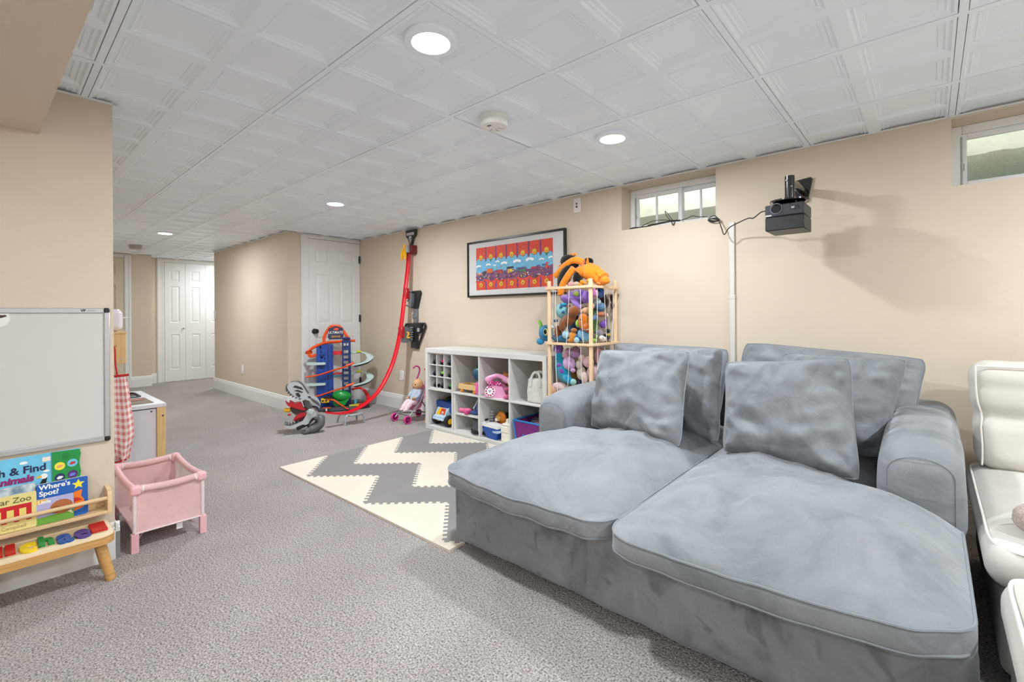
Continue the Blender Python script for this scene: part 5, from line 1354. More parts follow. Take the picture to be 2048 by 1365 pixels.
plush('plush_block_head', 'light blue blocky plush with dark square eyes in the tower', (.305, 2.56, 1.06), [
 ('head', (0, .01, .055), (.055, .045, .058), '8ecfd4'), ('eye', (.022, -.034, .085), (.014, .008, .012), '1d5f9c'), ('eye', (.038, -.030, .045), (.014, .008, .010), '1d5f9c'), ('foot', (-.045, -.01, -.02), (.018, .016, .013), '1f4a66'), ('crest', (.03, .0, .10), (.03, .035, .016), '2aa0c8')])
plush('plush_brown_bear', 'curly brown teddy bear lying across the upper tower', (.37, 2.56, .92), [
 ('body', (.0, .0, .125), (.07, .042, .045), '8a4f28', (0, -.5, 0)), ('head', (.055, -.01, .190), (.055, .045, .042), '94572d', (0, -.3, 0)), ('arm', (-.035, -.025, .085), (.026, .03, .045), '8a4f28', (0, .2, 0)), ('leg', (-.09, -.01, .035), (.028, .03, .05), '8a4f28'), ('leg', (-.06, .03, .10), (.04, .03, .035), '7d4623'), ('ear', (.015, -.02, .225), (.018, .012, .018), '7d4623')])
plush('plush_orange_dinosaur', 'orange plush dinosaur head with white teeth in the tower', (.505, 2.555, .95), [
 ('head', (0, 0, .085), (.046, .04, .058), 'd0761f'), ('snout', (.035, -.015, .045), (.035, .03, .03), 'c46a1a'), ('jaw', (.05, -.005, .02), (.03, .026, .012), 'a83a2a'), ('collar', (-.045, .0, .07), (.02, .03, .03), '9ac93a'), ('eye', (-.005, -.038, .10), (.005, .004, .005), EYE)]+[('tooth', (.022+.012*k, -.036, .030), (.004, .004, .006), 'f3f1ea') for k in range(4)])
plush('plush_blue_dragon', 'blue plush dragon with green horn poking out left of the tower', (.17, 2.57, .885), [
 ('head', (-.01, -.01, .06), (.06, .05, .062), '1b7fb5'), ('snout', (-.05, -.03, -.005), (.032, .028, .026), '2a93c9'), ('horn', (-.072, .0, .130), (.014, .014, .036), '8fce4e', (0, -.5, 0)), ('mane', (-.06, .0, .085), (.018, .022, .035), '43b06a'), ('eye', (.022, -.055, .070), (.022, .010, .028), 'd7e08a'), ('pupil', (.022, -.063, .072), (.013, .006, .019), EYE), ('ear', (.05, -.01, .105), (.018, .02, .016), 'e7eef0'), ('body', (.14, .01, .025), (.11, .05, .035), '1d6f9e'), ('tail', (.27, .0, .03), (.06, .04, .03), '1b5f94')])
plush('plush_orange_cub', 'small orange plush cub with pale blue paws in the tower', (.415, 2.545, .885), [
 ('body', (0, 0, .04), (.030, .024, .038), 'dd8f2f'), ('head', (.012, .0, .085), (.026, .022, .018), 'b06a24'), ('paw', (-.055, -.01, .052), (.028, .024, .028), 'a9d6e8'), ('paw', (.042, -.012, .016), (.02, .018, .022), 'a9d6e8'), ('leg', (-.02, -.01, .012), (.018, .016, .014), 'dd8f2f')])
plush('plush_sky_bear', 'pale blue plush behind the small orange cub', (.505, 2.57, .885), [
 ('body', (0, 0, .045), (.045, .03, .04), '7db7d8'), ('head', (.01, .03, .09), (.03, .03, .028), '6aa9cf'), ('arm', (-.03, -.02, .06), (.016, .02, .03), '7db7d8')])
plush('plush_baby_doll', 'peach coloured soft doll arm pressed against the front strings', (.515, 2.57, 1.07), [
 ('body', (0, 0, .042), (.045, .03, .026), 'e2b58c', (0, -.3, 0)), ('sleeve', (-.02, .0, .008), (.05, .026, .016), '3f566b'), ('head', (.02, .03, .075), (.03, .026, .028), 'd9a67c')])
plush('plush_royal_ball', 'round royal blue plush high on the right side of the tower', (.54, 2.71, 1.20), [('body', (0, 0, .045), (.04, .04, .042), '1c4f98'), ('fin', (.02, -.03, .03), (.016, .02, .02), '2a62ad')])
plush('plush_pink_wing', 'pink winged plush under the top right rail', (.545, 2.605, 1.205), [('body', (0, 0, .035), (.030, .035, .035), 'c26aa6'), ('wing', (.02, .02, .03), (.012, .03, .028), 'e79cc2')])
plush('plush_denim_pup', 'denim blue plush with rust orange leg on the right side of the tower', (.545, 2.71, 1.05), [
 ('body', (0, 0, .09), (.036, .06, .035), '4a78a8'), ('leg', (.015, -.005, .035), (.022, .07, .018), 'b9642a'), ('leg', (.0, -.06, .02), (.018, .05, .016), '5b82a6', (.5, 0, 0)), ('paw', (.018, .062, .028), (.014, .014, .016), 'e9e4dc'), ('head', (.0, -.04, .125), (.03, .03, .026), 'b8cfdc')])
plush('plush_monkey', 'dark brown plush monkey with dangling arms at the back of the tower', (.545, 2.80, 1.10), [
 ('body', (-.02, .0, .08), (.04, .04, .055), '4a3226'), ('arm', (.03, .045, .095), (.02, .022, .045), '573c2d', (.5, 0, 0)), ('arm', (.035, .04, .045), (.018, .024, .04), '4a3226', (.8, 0, 0)), ('hand', (.04, .07, .125), (.014, .014, .014), '8a7362')])
plush('plush_purple_bat', 'small violet plush on the right side of the tower', (.555, 2.735, .975), [('body', (0, 0, .035), (.026, .03, .028), '7a4bb5'), ('ear', (.01, .02, .062), (.010, .014, .016), '6a3fa3')])
plush('plush_grey_mouse', 'small grey plush mouse on the right side of the tower', (.555, 2.68, .885), [('body', (0, 0, .06), (.026, .035, .03), '8c8a94'), ('head', (.01, .02, .03), (.018, .02, .018), 'dddad8')])
plush('plush_white_cat', 'small white plush at the lower right of the upper tower', (.560, 2.72, .882), [('body', (.0, .0, .022), (.022, .04, .02), 'e9e6e3'), ('head', (.012, -.045, .035), (.016, .018, .018), 'f1efec'), ('ear', (.012, -.05, .055), (.005, .005, .010), 'e9e6e3')])
plush('plush_bee', 'black and yellow plush at the far right of the tower', (.545, 2.80, .885), [('body', (0, 0, .03), (.028, .03, .028), '2a2b2c'), ('stripe', (.016, .0, .045), (.018, .022, .010), 'c9b23a'), ('head', (.0, .02, .075), (.02, .02, .018), '39413a')])
plush('plush_turtle', 'lime green plush turtle at the corner post of the tower', (.545, 2.60, .882), [('shell', (0, 0, .045), (.026, .03, .028), '5b4632'), ('body', (.005, .0, .018), (.03, .034, .016), '93c83d'), ('head', (.015, .03, .045), (.014, .014, .014), '93c83d')])
# lower compartment
plush('plush_violet_head', 'violet plush at the upper left of the lower compartment', (.272, 2.565, .76), [('head', (0, 0, .07), (.038, .035, .042), '9468c0'), ('body', (-.005, .01, .015), (.03, .03, .04), '7a52ad')])
plush('plush_teal_dragon', 'shaggy teal plush dragon draped in the lower compartment', (.32, 2.565, .55), [
 ('body', (-.01, .0, .12), (.06, .04, .10), '1e9fc0', (0, -.45, 0)), ('head', (-.04, .0, .215), (.036, .035, .04), '17a3c9'), ('arm', (.05, -.02, .06), (.055, .026, .03), '1a97bd', (0, .5, 0)), ('paw', (.10, -.025, .045), (.024, .02, .024), '9ad3d0'), ('wing', (.0, -.03, .12), (.03, .012, .02), '7a49b0', (0, .6, 0)), ('wing', (-.02, -.032, .16), (.022, .010, .016), '8a55bd')])
plush('plush_mauve_bear', 'mauve plush with pink nose at the top of the lower compartment', (.395, 2.575, .73), [('body', (.015, .01, .075), (.05, .04, .045), 'b78cb9'), ('nose', (-.055, -.02, .052), (.024, .022, .024), 'e3a3c0'), ('ear', (-.035, -.012, .088), (.022, .02, .022), 'dba0c0')])
plush('plush_lilac_mouse', 'round lilac plush head behind the front strings', (.375, 2.555, .665), [('head', (0, 0, .06), (.055, .038, .05), 'd3abd6', (0, .5, 0)), ('snout', (.045, -.02, .015), (.022, .018, .016), 'c79bc8'), ('eye', (.03, -.034, .025), (.004, .004, .004), EYE)])
plush('plush_cream_cat', 'cream spotted plush beside the pink elephant', (.455, 2.57, .60), [('head', (0, 0, .12), (.028, .026, .035), 'dccfc4'), ('body', (.01, .01, .06), (.038, .03, .05), 'e4d6c6'), ('ear', (.015, -.01, .165), (.012, .008, .02), 'cdbab0')])
plush('plush_pink_elephant', 'pale pink plush elephant against the corner post', (.525, 2.59, .60), [
 ('head', (.0, -.01, .145), (.042, .036, .042), 'e9bfc2'), ('ear', (.045, .05, .185), (.014, .045, .06), 'dea0a8'), ('ear', (-.05, -.02, .165), (.03, .014, .03), 'e9c4c5'), ('trunk', (.035, -.03, .095), (.022, .022, .045), 'eab7bd'), ('body', (.015, .03, .06), (.045, .06, .06), 'e7c3bf'), ('leg', (-.02, -.03, .03), (.024, .024, .045), 'ead0c8')])
plush('plush_gingham_doll', 'pink gingham rag doll with peach face at the bottom left', (.265, 2.56, .475), [('dress', (.02, .0, .07), (.07, .04, .035), mat('gingham_plush', 'c98b97', .9, var=.4, scale=55, detail=0, var2='f3e3e1')), ('head', (-.03, -.015, .045), (.04, .034, .036), 'eebd98'), ('foot', (.075, -.02, .03), (.026, .022, .022), 'c8457c')])
# filling in the depth of both compartments
rf = random.Random(21)
for k, (col, nm) in enumerate((('5a7fae','slate blue'),('a85a7a','rose'),('6d8f4c','moss green'),('c99b55','tan'),('4c4a6b','indigo'),('b9adc9','pale lavender'))):
    zc = (.91, .91, .91, .50, .50, .50)[k]; x_ = .33+.075*(k % 3); y_ = 2.70+.025*(k % 2)
    plush('plush_animal', nm+' plush deep inside the '+('upper' if k < 3 else 'lower')+' tower compartment', (x_, y_, zc), [('body', (0, 0, .09), (.055, .055, .085), col), ('head', (.0, -.02, .19), (.045, .042, .042), col), ('ear', (-.03, -.02, .225), (.014, .012, .016), col), ('ear', (.03, -.02, .225), (.014, .012, .016), col)])
# orange and black dragon on top
dg = thing('plush_dragon', 'big orange and black spiky plush dragon lying on top of the tower', 'plush toy', (.42, 2.66, 1.29))
OP = fuzz('f0902a'); BP = fuzz('1f1b19')
b = MB(); b.tube(bez([(.0, -.03, .10), (.06, -.03, .115), (.13, -.02, .085), (.19, -.02, .045), (.215, -.03, .03)], 6), [.052]*7+[.066]*6+[.058]*6+[.036]*6, 16, flat=.9); part('body', b, OP, dg)
b = MB(); b.ell((.215, -.03, .035), (.036, .034, .03)); part('head', b, OP, dg)
for (pts, rr) in (([(.05, -.05, .175), (-.02, -.06, .195), (-.10, -.06, .165), (-.19, -.06, .095), (-.205, -.06, .07)], [.026]*14+[.024]*6+[.004]*5), ([(-.01, -.085, .135), (-.06, -.09, .08), (-.11, -.09, .01), (-.13, -.09, -.05), (-.125, -.09, -.07)], [.026]*14+[.024]*6+[.006]*5)):
    P = bez(pts, 6); b = MB(); b.tube(P, rr[:len(P)], 12); part('spike_arm', b, OP, dg)
b = MB(); b.ell((-.075, -.045, .188), (.085, .032, .055), 20, 12, Euler((0, .3, 0)).to_matrix()); part('wing', b, BP, dg)
b = MB(); b.ell((-.100, -.075, .075), (.055, .028, .095), 20, 12, Euler((0, .55, 0)).to_matrix()); part('wing', b, BP, dg)
b = MB(); b.ell((.05, .01, .185), (.045, .03, .03)); part('wing', b, BP, dg)
b = MB(); b.ell((.005, -.06, .06), (.035, .04, .055)); part('belly', b, BP, dg)
for k in range(11):
    a = [(-.11, .235), (-.15, .205), (-.165, .175), (-.175, .14), (-.165, .05), (-.165, .03), (-.165, .01), (-.165, -.01), (-.15, -.03), (-.09, .24), (-.06, .24)][k]
    d = Vector((-.05, 0, -.012 if k < 9 else .012)); b = MB(); b.frus((a[0]+.03, -.03, a[1]+.006), (a[0]-.028, -.035, a[1]-.012), .013, .0015, 10); part('spike', b, OP, dg)
for (p, q, r_) in (((.07, -.03, .17), (.085, -.05, .205), .013), ((.17, -.055, .09), (.20, -.07, .06), .02), ((.11, -.085, .04), (.165, -.10, .0), .016), ((.165, -.05, .02), (.205, -.08, .01), .014), ((.05, -.08, .03), (.10, -.09, .015), .018)):
    b = MB(); b.frus(p, q, r_, r_*.35, 10); part('horn', b, OP, dg)
b = MB(); b.ell((.045, -.085, .012), (.022, .012, .010)); part('foot', b, fuzz('e0a040'), dg)
plush('plush_pink_pig', 'small pink plush squashed under the dragon at the top rail', (.385, 2.575, 1.285), [('body', (0, 0, .022), (.03, .02, .022), 'e0a6a0'), ('head', (.045, .0, .022), (.025, .02, .02), 'd8b9a0'), ('arm', (-.035, .0, .012), (.018, .012, .01), 'e7d4c6')])
# ================================================================ left wall: whiteboard, ledge, books, stool
XL = -.413
RL = (PI/2, 0, PI/2)          # lettering on a wall that faces +x
wb = thing('whiteboard', 'wall-mounted whiteboard with aluminium frame and black corners', 'whiteboard', (XL, -.36, .84))
y0, y1, z0, z1 = -.80, .080, .540, 1.132
b = MB(); b.box(XL+.001, XL+.011, y0+.012, y1-.012, z0+.012, z1-.012); part('panel', b, mat('whiteboard_face', 'cfcecb', .22, spec=.5), wb, world=True)
ALU = mat('aluminium', 'bfc1c3', .38, metal=.55)
for q in ((y0+.018, y1-.018, z1-.022, z1), (y0+.018, y1-.018, z0, z0+.022), (y0, y0+.020, z0+.018, z1-.018), (y1-.020, y1, z0+.018, z1-.018)):
    b = MB(); b.box(XL+.0005, XL+.018, *q, .003); part('frame_bar', b, ALU, wb, world=True)
BPL = mat('black_plastic', '1b1b1d', .45)
for (yc, zc) in ((y0+.010, z0+.010), (y0+.010, z1-.010), (y1-.010, z0+.010), (y1-.010, z1-.010)):
    b = MB(); b.box(XL+.0003, XL+.020, yc-.011, yc+.011, zc-.011, zc+.011, .005); part('corner_cap', b, BPL, wb, world=True)
lettering('logo', 'VP', .014, BPL, wb, (.0185, .36-.008, .281), RL, .0003, .0006)
lettering('logo_text', 'VIZ-PRO', .007, mat('logo_grey', '8a8a8c', .5), wb, (.0185, .36+.020, .281), RL, .0003)
mg = thing('bird_magnet', 'white oval magnet with brown bird picture at the left of the whiteboard', 'magnet', (XL+.011, -.262, 1.092))
b = MB(); b.lathe([(0, 0), (.038, 0), (.038, .002), (0, .0025)], (0,0,0), 28, 'X'); part('disc', b, mat('magnet_white', 'ebeae8', .3), mg)
b = MB(); b.ell((.003, .010, .006), (.002, .012, .006)); b.ell((.003, .022, .008), (.002, .006, .004)); b.ell((.003, .0, -.010), (.002, .006, .004)); part('bird_print', b, mat('magnet_brown', '4a332a', .5), mg, kind='stuff')

PINE = mat('pine_wood', 'ddbd92', .55, var=.14, scale=7, stretch=(10, 1, 14))
PIN2 = mat('pine_wood_dark', 'c99a5c', .5, var=.16, scale=6, stretch=(10, 1, 16))
lg = thing('book_ledge', 'narrow pine book ledge with front rod on the left wall', 'book ledge', (XL, -.24, .24))
b = MB(); b.box(XL+.0005, XL+.088, -.58, .062, .236, .250, .002); part('bottom_board', b, PINE, lg, world=True)
for yy in (.060, -.594):
    b = MB(); b.prism([(XL+.0005, .236), (XL+.090, .236), (XL+.090, .318), (XL+.080, .332), (XL+.058, .338), (XL+.0005, .338)], yy, yy+.015, 'Y'); part('end_bracket', b, PINE, lg, world=True)
b = MB(); b.box(XL+.0005, XL+.010, -.58, .060, .250, .285, .001); part('back_board', b, PINE, lg, world=True)
b = MB(); b.tube([(XL+.080, -.58, .302), (XL+.080, .061, .302)], .0085, 12); part('rod', b, PINE, lg, world=True)

def book(name, label, xb, yb0, yb1, h, th, lean, cover, cat='book', rc=.006):
    """board book standing on the ledge and leaning back to the wall; local y along the wall, x out of it"""
    t = thing(name, label, cat, (xb, (yb0+yb1)/2, .2515)); t.rotation_euler = (0, -lean, 0)
    w = (yb1-yb0)/2; pl = []
    for (sy, sz, a0) in ((1, 0, -90), (1, 1, 0), (-1, 1, 90), (-1, 0, 180)):
        cy = sy*(w-rc); cz = rc if sz == 0 else h-rc
        for k in range(4): a = math.radians(a0+30*k); pl.append((cy+rc*math.cos(a), cz+rc*math.sin(a)))
    b = MB(); b.prism(pl, -th+.001, -.001, 'X'); part('pages', b, mat('board_pages', 'ece6da', .8), t, smooth=False)
    b = MB(); b.prism(pl, -.001, .0006, 'X'); part('front_cover', b, cover, t, smooth=False)
    return t
_n = [0]
def deco(par, nm, poly, m, lift=.0009):
    """flat print on a cover: poly in (y,z)"""
    _n[0] += 1; b = MB(); x_ = lift+.00004*(_n[0] % 40); b.add([(x_, y, z) for y, z in poly], [tuple(range(len(poly)))]); o = link(nm, mesh_of(b, m, False, recalc=False), par); return o
def circ(y, z, r, n=18, sz=1.0): return [(y+r*math.cos(2*PI*k/n), z+r*sz*math.sin(2*PI*k/n)) for k in range(n)]
def star(y, z, r, n=5, q=.45): return [(y+(r if k % 2 == 0 else r*q)*math.sin(PI*k/n), z+(r if k % 2 == 0 else r*q)*math.cos(PI*k/n)) for k in range(2*n)]
SKYB = mat('cover_sky', '6fc3e6', .35, var=.1, scale=14); BGRN = mat('cover_green', '1f9244', .35)
bk = book('picture_book', 'large sky blue animal picture book with green button panel', XL+.034, -.400, -.022, .277, .016, .045, SKYB)
yo = (-.400-.022)/2
def Yb(y): return y-yo
scal = [(Yb(-.022)+.003*math.sin(i*1.6), .277-.004-.268*i/14) for i in range(15)]
b = MB(); b.prism([(Yb(-.108), .003), (Yb(-.108), .277)]+scal, .0004, .006, 'X'); gp_ = part('sound_panel', b, BGRN, bk, smooth=False)
for (y_, z_, c1, c2) in ((-.085, .215, 'f3e23c', 'e8a27c'), (-.046, .220, '6fc6e2', 'c2383c'), (-.085, .168, '22315f', 'f0f0f0'), (-.046, .172, '5b2d7a', '6a7fd0')):
    deco(gp_, 'button', circ(Yb(y_), z_, .0165), mat('btn_'+c1, c1, .4), .0064)
    deco(gp_, 'animal_print', [(Yb(y_)-.010, z_-.002), (Yb(y_)-.004, z_+.006), (Yb(y_)+.006, z_+.005), (Yb(y_)+.011, z_+.001), (Yb(y_)+.004, z_-.006), (Yb(y_)-.006, z_-.007)], mat('btn_'+c2, c2, .4), .0067)
for i in range(5):
    for j in range(5):
        if (i-2)**2+(j-2)**2 > 6: continue
        deco(gp_, 'speaker_hole', circ(Yb(-.066)+(i-2)*.005, .252+(j-2)*.005, .0012, 6), BPL, .0064)
NVY = mat('text_navy', '1d2a55', .4); MGT = mat('text_plum', '8c1f6a', .4); WTX = mat('text_white', 'f4f4f2', .4)
lettering('title', 'Search & Find', .040, NVY, bk, (.0012, Yb(-.125), .222), RL, .0002, .0012, 'RIGHT')
lettering('title', 'Animals', .037, MGT, bk, (.0012, Yb(-.162), .186), RL, .0002, .0020, 'RIGHT', shear=.15)
deco(bk, 'cloud_print', circ(Yb(-.19), .252, .012, 12, .5), WTX); deco(bk, 'cloud_print', circ(Yb(-.125), .205, .010, 12, .5), WTX)
deco(bk, 'price_sticker', [(Yb(-.137), .244), (Yb(-.112), .244), (Yb(-.112), .262), (Yb(-.137), .262)], mat('sticker_cream', 'eee6d6', .5))
deco(bk, 'dolphin_print', [(Yb(-.205), .158), (Yb(-.185), .168), (Yb(-.168), .160), (Yb(-.158), .150), (Yb(-.160), .140), (Yb(-.172), .150), (Yb(-.19), .155)], mat('print_violet', '7a52a8', .4))
deco(bk, 'bird_print', [(Yb(-.150), .145), (Yb(-.133), .18), (Yb(-.122), .18), (Yb(-.128), .145), (Yb(-.118), .13), (Yb(-.14), .135)], mat('print_black', '16161a', .4))
deco(bk, 'bird_print', circ(Yb(-.132), .185, .011, 14), WTX); deco(bk, 'beak_print', [(Yb(-.139), .188), (Yb(-.150), .190), (Yb(-.158), .180), (Yb(-.150), .181), (Yb(-.138), .181)], mat('print_yellow', 'f0b928', .4)); deco(bk, 'case_print', [(Yb(-.160), .128), (Yb(-.140), .126), (Yb(-.140), .143), (Yb(-.160), .144)], mat('print_red', 'c7281f', .4))
deco(bk, 'palm_print', star(Yb(-.118), .145, .014, 6), mat('print_green', '3f9a3c', .4)); deco(bk, 'ring_print', circ(Yb(-.215), .07, .062, 26), mat('print_yellow', 'f0b928', .4)); deco(bk, 'ring_print', circ(Yb(-.215), .068, .045, 26), mat('print_navy', '243a74', .4))
BCOV = mat('cover_blue', '1f5fb5', .3)
b2 = book('flap_book', 'royal blue board book with yellow star on the ledge', XL+.058, -.155, .000, .158, .014, .06, BCOV)
yo = -.0775
lettering('title', "Where's", .027, WTX, b2, (.0012, -.071, .143), RL, .0002, .0008, 'LEFT'); lettering('title', 'Spot?', .027, WTX, b2, (.0012, -.071, .118), RL, .0002, .0008, 'LEFT')
deco(b2, 'star_print', star(Yb(-.030), .130, .021), mat('print_lemon', 'f2e03c', .4)); deco(b2, 'box_print', [(Yb(-.045), .02), (Yb(-.015), .03), (Yb(-.012), .06), (Yb(-.022), .080), (Yb(-.018), .105), (Yb(-.045), .100)], mat('print_orange', 'ee7b22', .4)); deco(b2, 'box_print', [(Yb(-.045), .058), (Yb(-.018), .062), (Yb(-.03), .074), (Yb(-.045), .076)], mat('print_red', 'c7281f', .4))
LAV = mat('cover_lavender', 'b3b0da', .35)
b3 = book('small_book', 'lavender picture book with a brown dog and green grass', XL+.070, -.158, -.046, .100, .008, .06, LAV, rc=.002)
yo = -.102
deco(b3, 'grass_print', [(Yb(-.158), .0), (Yb(-.046), .0), (Yb(-.046), .036), (Yb(-.158), .026)], mat('print_grass', '6aa53a', .4)); deco(b3, 'sun_print', [(Yb(-.157), .099), (Yb(-.157), .080), (Yb(-.13), .087), (Yb(-.125), .099)], mat('print_amber', 'e9b44a', .4))
deco(b3, 'dog_print', circ(Yb(-.083), .056, .034, 22, .85), mat('print_brown', 'b0693a', .4)); deco(b3, 'dog_print', circ(Yb(-.103), .048, .018, 14, .8), mat('print_brown2', '8a4b28', .4)); deco(b3, 'dog_print', [(Yb(-.065), .03), (Yb(-.048), .018), (Yb(-.055), .035)], mat('print_cream', 'ece2d4', .4))
lettering('title', 'Little', .018, WTX, b3, (.0012, -.050, .088), RL, .0002, .0006, 'LEFT')
TEALB = mat('cover_steel_blue', '7c9fb8', .4, var=.3, scale=24, var2='e9eef0')
book('board_book', 'pale blue and white board book behind the yellow one', XL+.052, -.46, -.157, .168, .012, .06, TEALB)
YCOV = mat('cover_yellow', 'e6d68c', .35)
b5 = book('zoo_book', 'pale yellow board book with red barred crate on the cover', XL+.071, -.40, -.156, .140, .014, .06, YCOV)
yo = -.278
lettering('title', 'Dear Zoo', .030, mat('text_olive', '5c5a35', .4), b5, (.0012, Yb(-.170), .118), RL, .0002, .0002, 'RIGHT')
CRED = mat('print_crimson', 'c81420', .4)
deco(b5, 'crate_print', [(Yb(-.39), .034), (Yb(-.170), .034), (Yb(-.170), .100), (Yb(-.39), .100)], mat('print_straw', 'ead27a', .4))
deco(b5, 'crate_print', [(Yb(-.39), .084), (Yb(-.170), .084), (Yb(-.170), .100), (Yb(-.39), .100)], CRED)
for k in range(6): deco(b5, 'crate_bar', [(Yb(-.185-.034*k), .034), (Yb(-.170-.034*k), .034), (Yb(-.170-.034*k), .086), (Yb(-.185-.034*k), .086)], CRED)
lettering('author', 'Rod Campbell', .018, mat('text_tan', 'a3905a', .4), b5, (.0012, Yb(-.185), .015), RL, .0002, 0, 'RIGHT')

stl = thing('name_stool', 'small pine step stool with coloured puzzle letters on top', 'stool', (-.272, -.135, 0))
yc0, yc1 = -.205, .200
def rr_poly(x0, x1, ya, yb, r, n=6):
    P = []
    for (cx_, cy_, a0) in ((x1-r, yb-r, 0), (x0+r, yb-r, 90), (x0+r, ya+r, 180), (x1-r, ya+r, 270)):
        for k in range(n+1): a = math.radians(a0+90*k/n); P.append((cx_+r*math.cos(a), cy_+r*math.sin(a)))
    return P
b = MB(); b.prism(rr_poly(-.115, .115, yc0, yc1, .045), .166, .196); part('top_board', b, PIN2, stl)
b = MB(); b.prism(rr_poly(-.112, .112, yc0+.003, yc1-.003, .043), .196, .2015); part('letter_panel', b, mat('birch_ply', 'edd9b8', .5, var=.06, scale=8, stretch=(8, 1, 1)), stl)
for (sx, sy) in ((1, 1), (-1, 1), (1, -1), (-1, -1)):
    ty = sy*.155+(-.0 if sy > 0 else 0); b = MB(); b.frus((sx*.072, ty+(.034 if sy > 0 else -.03), 0), (sx*.055, ty, .168), .0165, .0185, 16); part('leg', b, PIN2, stl)
b = MB(); b.prism(rr_poly(-.060, .068, yc0+.018, yc1-.020, .012), .2016, .2022); part('letter_recess', b, mat('recess_ply', 'cdb48c', .6), stl)
for (ch_, yy, col, w_) in (('M', -.146, 'c5161d', .92), ('I', -.096, 'c5161d', 1.5), ('c', -.050, 'f2cf1c', 1.05), ('h', .001, '1d8f47', 1.0), ('a', .053, '1d4f9c', 1.0), ('e', .104, '4b3a86', 1.0), ('I', .157, 'c01a22', 2.8)):
    lettering('puzzle_letter', ch_, .185 if ch_ in 'cae' else .140, mat('letter_'+col, col, .3), stl, (.016 if ch_ in 'cae' else .004, yy, .2055), (0, 0, PI/2), .0035, .007, sx=.56*w_*(1 if ch_ in 'cae' else 1.15))

# ================================================================ doll playpen
pp = thing('doll_playpen', 'pale pink toy playpen with fabric sides on the carpet behind the wall corner', 'toy playpen', (-.65, .30, 0))
PKF = mat('playpen_fabric', 'dfb6b8', .9, var=.06, scale=6, bump=.25, bscale=20); PKP = mat('playpen_plastic', 'e8b3ba', .4); PWT = mat('playpen_white', 'e6d3d5', .5)
NET = bpy.data.materials.new('playpen_net'); NET.use_nodes = True
_nt = NET.node_tree; _b = _nt.nodes['Principled BSDF']; _b.inputs['Base Color'].default_value = (*hexc('f0dcdc'), 1); _b.inputs['Alpha'].default_value = .5; _b.inputs['Roughness'].default_value = .9
ax, ay = .247, .136
for sx in (-1, 1):
    for sy in (-1, 1):
        b = MB(); b.tube([(sx*ax, sy*ay, .09), (sx*ax, sy*ay, .27)], .0085, 10); po = part('post', b, PWT, pp)
        b = MB(); b.prism([(-.014, 0), (.014, 0), (.015, .085), (-.013, .085)], -.014, .014, 'X'); b.xf(Matrix.Translation((sx*ax, sy*ay, 0))); link('foot', mesh_of(b, PKP), po)
        b = MB(); rbox(b, (sx*(ax-.004), sy*(ay-.004), .285), (.022, .022, .022), .014, (2,2,2)); link('corner_cap', mesh_of(b, PKP), po)
for sy in (-1, 1):
    P = [(-ax+.02+2*(ax-.02)*k/10, sy*ay, .290-.014*math.sin(PI*k/10)) for k in range(11)]; b = MB(); b.tube(P, .0155, 12); part('top_rail', b, PKF if sy > 0 else PKP, pp)
for sx in (-1, 1):
    P = [(sx*ax, -ay+.02+2*(ay-.02)*k/10, .290-.008*math.sin(PI*k/10)) for k in range(11)]; b = MB(); b.tube(P, .0165, 12); part('top_rail', b, PKF, pp)
    for e_ in (-1, 1):
        b = MB(); b.tube([(sx*ax, e_*(ay-.034), .286), (sx*ax, e_*(ay-.026), .288)], .0185, 12); part('rail_clip', b, PWT, pp)
def panel_sheet(p0, p1, za, zb, bulge, nrm, n=10, m=6, seed=0):
    b = MB(); vs = []
    for i in range(n+1):
        for j in range(m+1):
            u = i/n; v = j/m; p = Vector(p0).lerp(Vector(p1), u); d = bulge*math.sin(PI*u)*math.sin(PI*v)+.004*nz((u*4, v*4, seed), 1)
            vs.append((p.x+nrm[0]*d, p.y+nrm[1]*d, za+(zb-za)*v+.006*math.sin(PI*u)*(-1 if j == m else 0)))
    b.add(vs, [(i*(m+1)+j, (i+1)*(m+1)+j, (i+1)*(m+1)+j+1, i*(m+1)+j+1) for i in range(n) for j in range(m)]); return b
part('end_panel', panel_sheet((ax, -ay, 0), (ax, ay, 0), .085, .282, -.006, (1, 0)), PKF, pp, label='solid pink end panel')
part('end_panel', panel_sheet((-ax, -ay, 0), (-ax, ay, 0), .085, .282, .006, (1, 0)), PKF, pp)
for sy in (-1, 1): part('side_net', panel_sheet((-ax, sy*ay, 0), (ax, sy*ay, 0), .085, .278, -.008*sy, (0, 1), seed=sy), NET, pp, label='translucent white net side')
b = MB(); b.box(-ax, ax, -ay, ay, .082, .092, .002); part('floor_pad', b, PKF, pp)
b = MB(); b.tube([(ax+.001, -ay, .085), (ax+.001, ay, .085)], .004, 8); part('hem', b, PWT, pp)
for s in (-1, 1):
    b = MB(); b.tube([(ax, s*ay, .04), (0, 0, .078), (-ax, -s*ay, .04)], .0045, 8); part('brace', b, PWT, pp)
b = MB(); b.box(ax-.02, ax-.018, .03, .055, .045, .085); part('care_tag', b, WHT, pp)
for k in range(3):
    ball('blanket_fold', (-.1+.1*k, -.03+.03*k, .105), (.09, .06, .02), fuzz('e6dcd0'), pp)

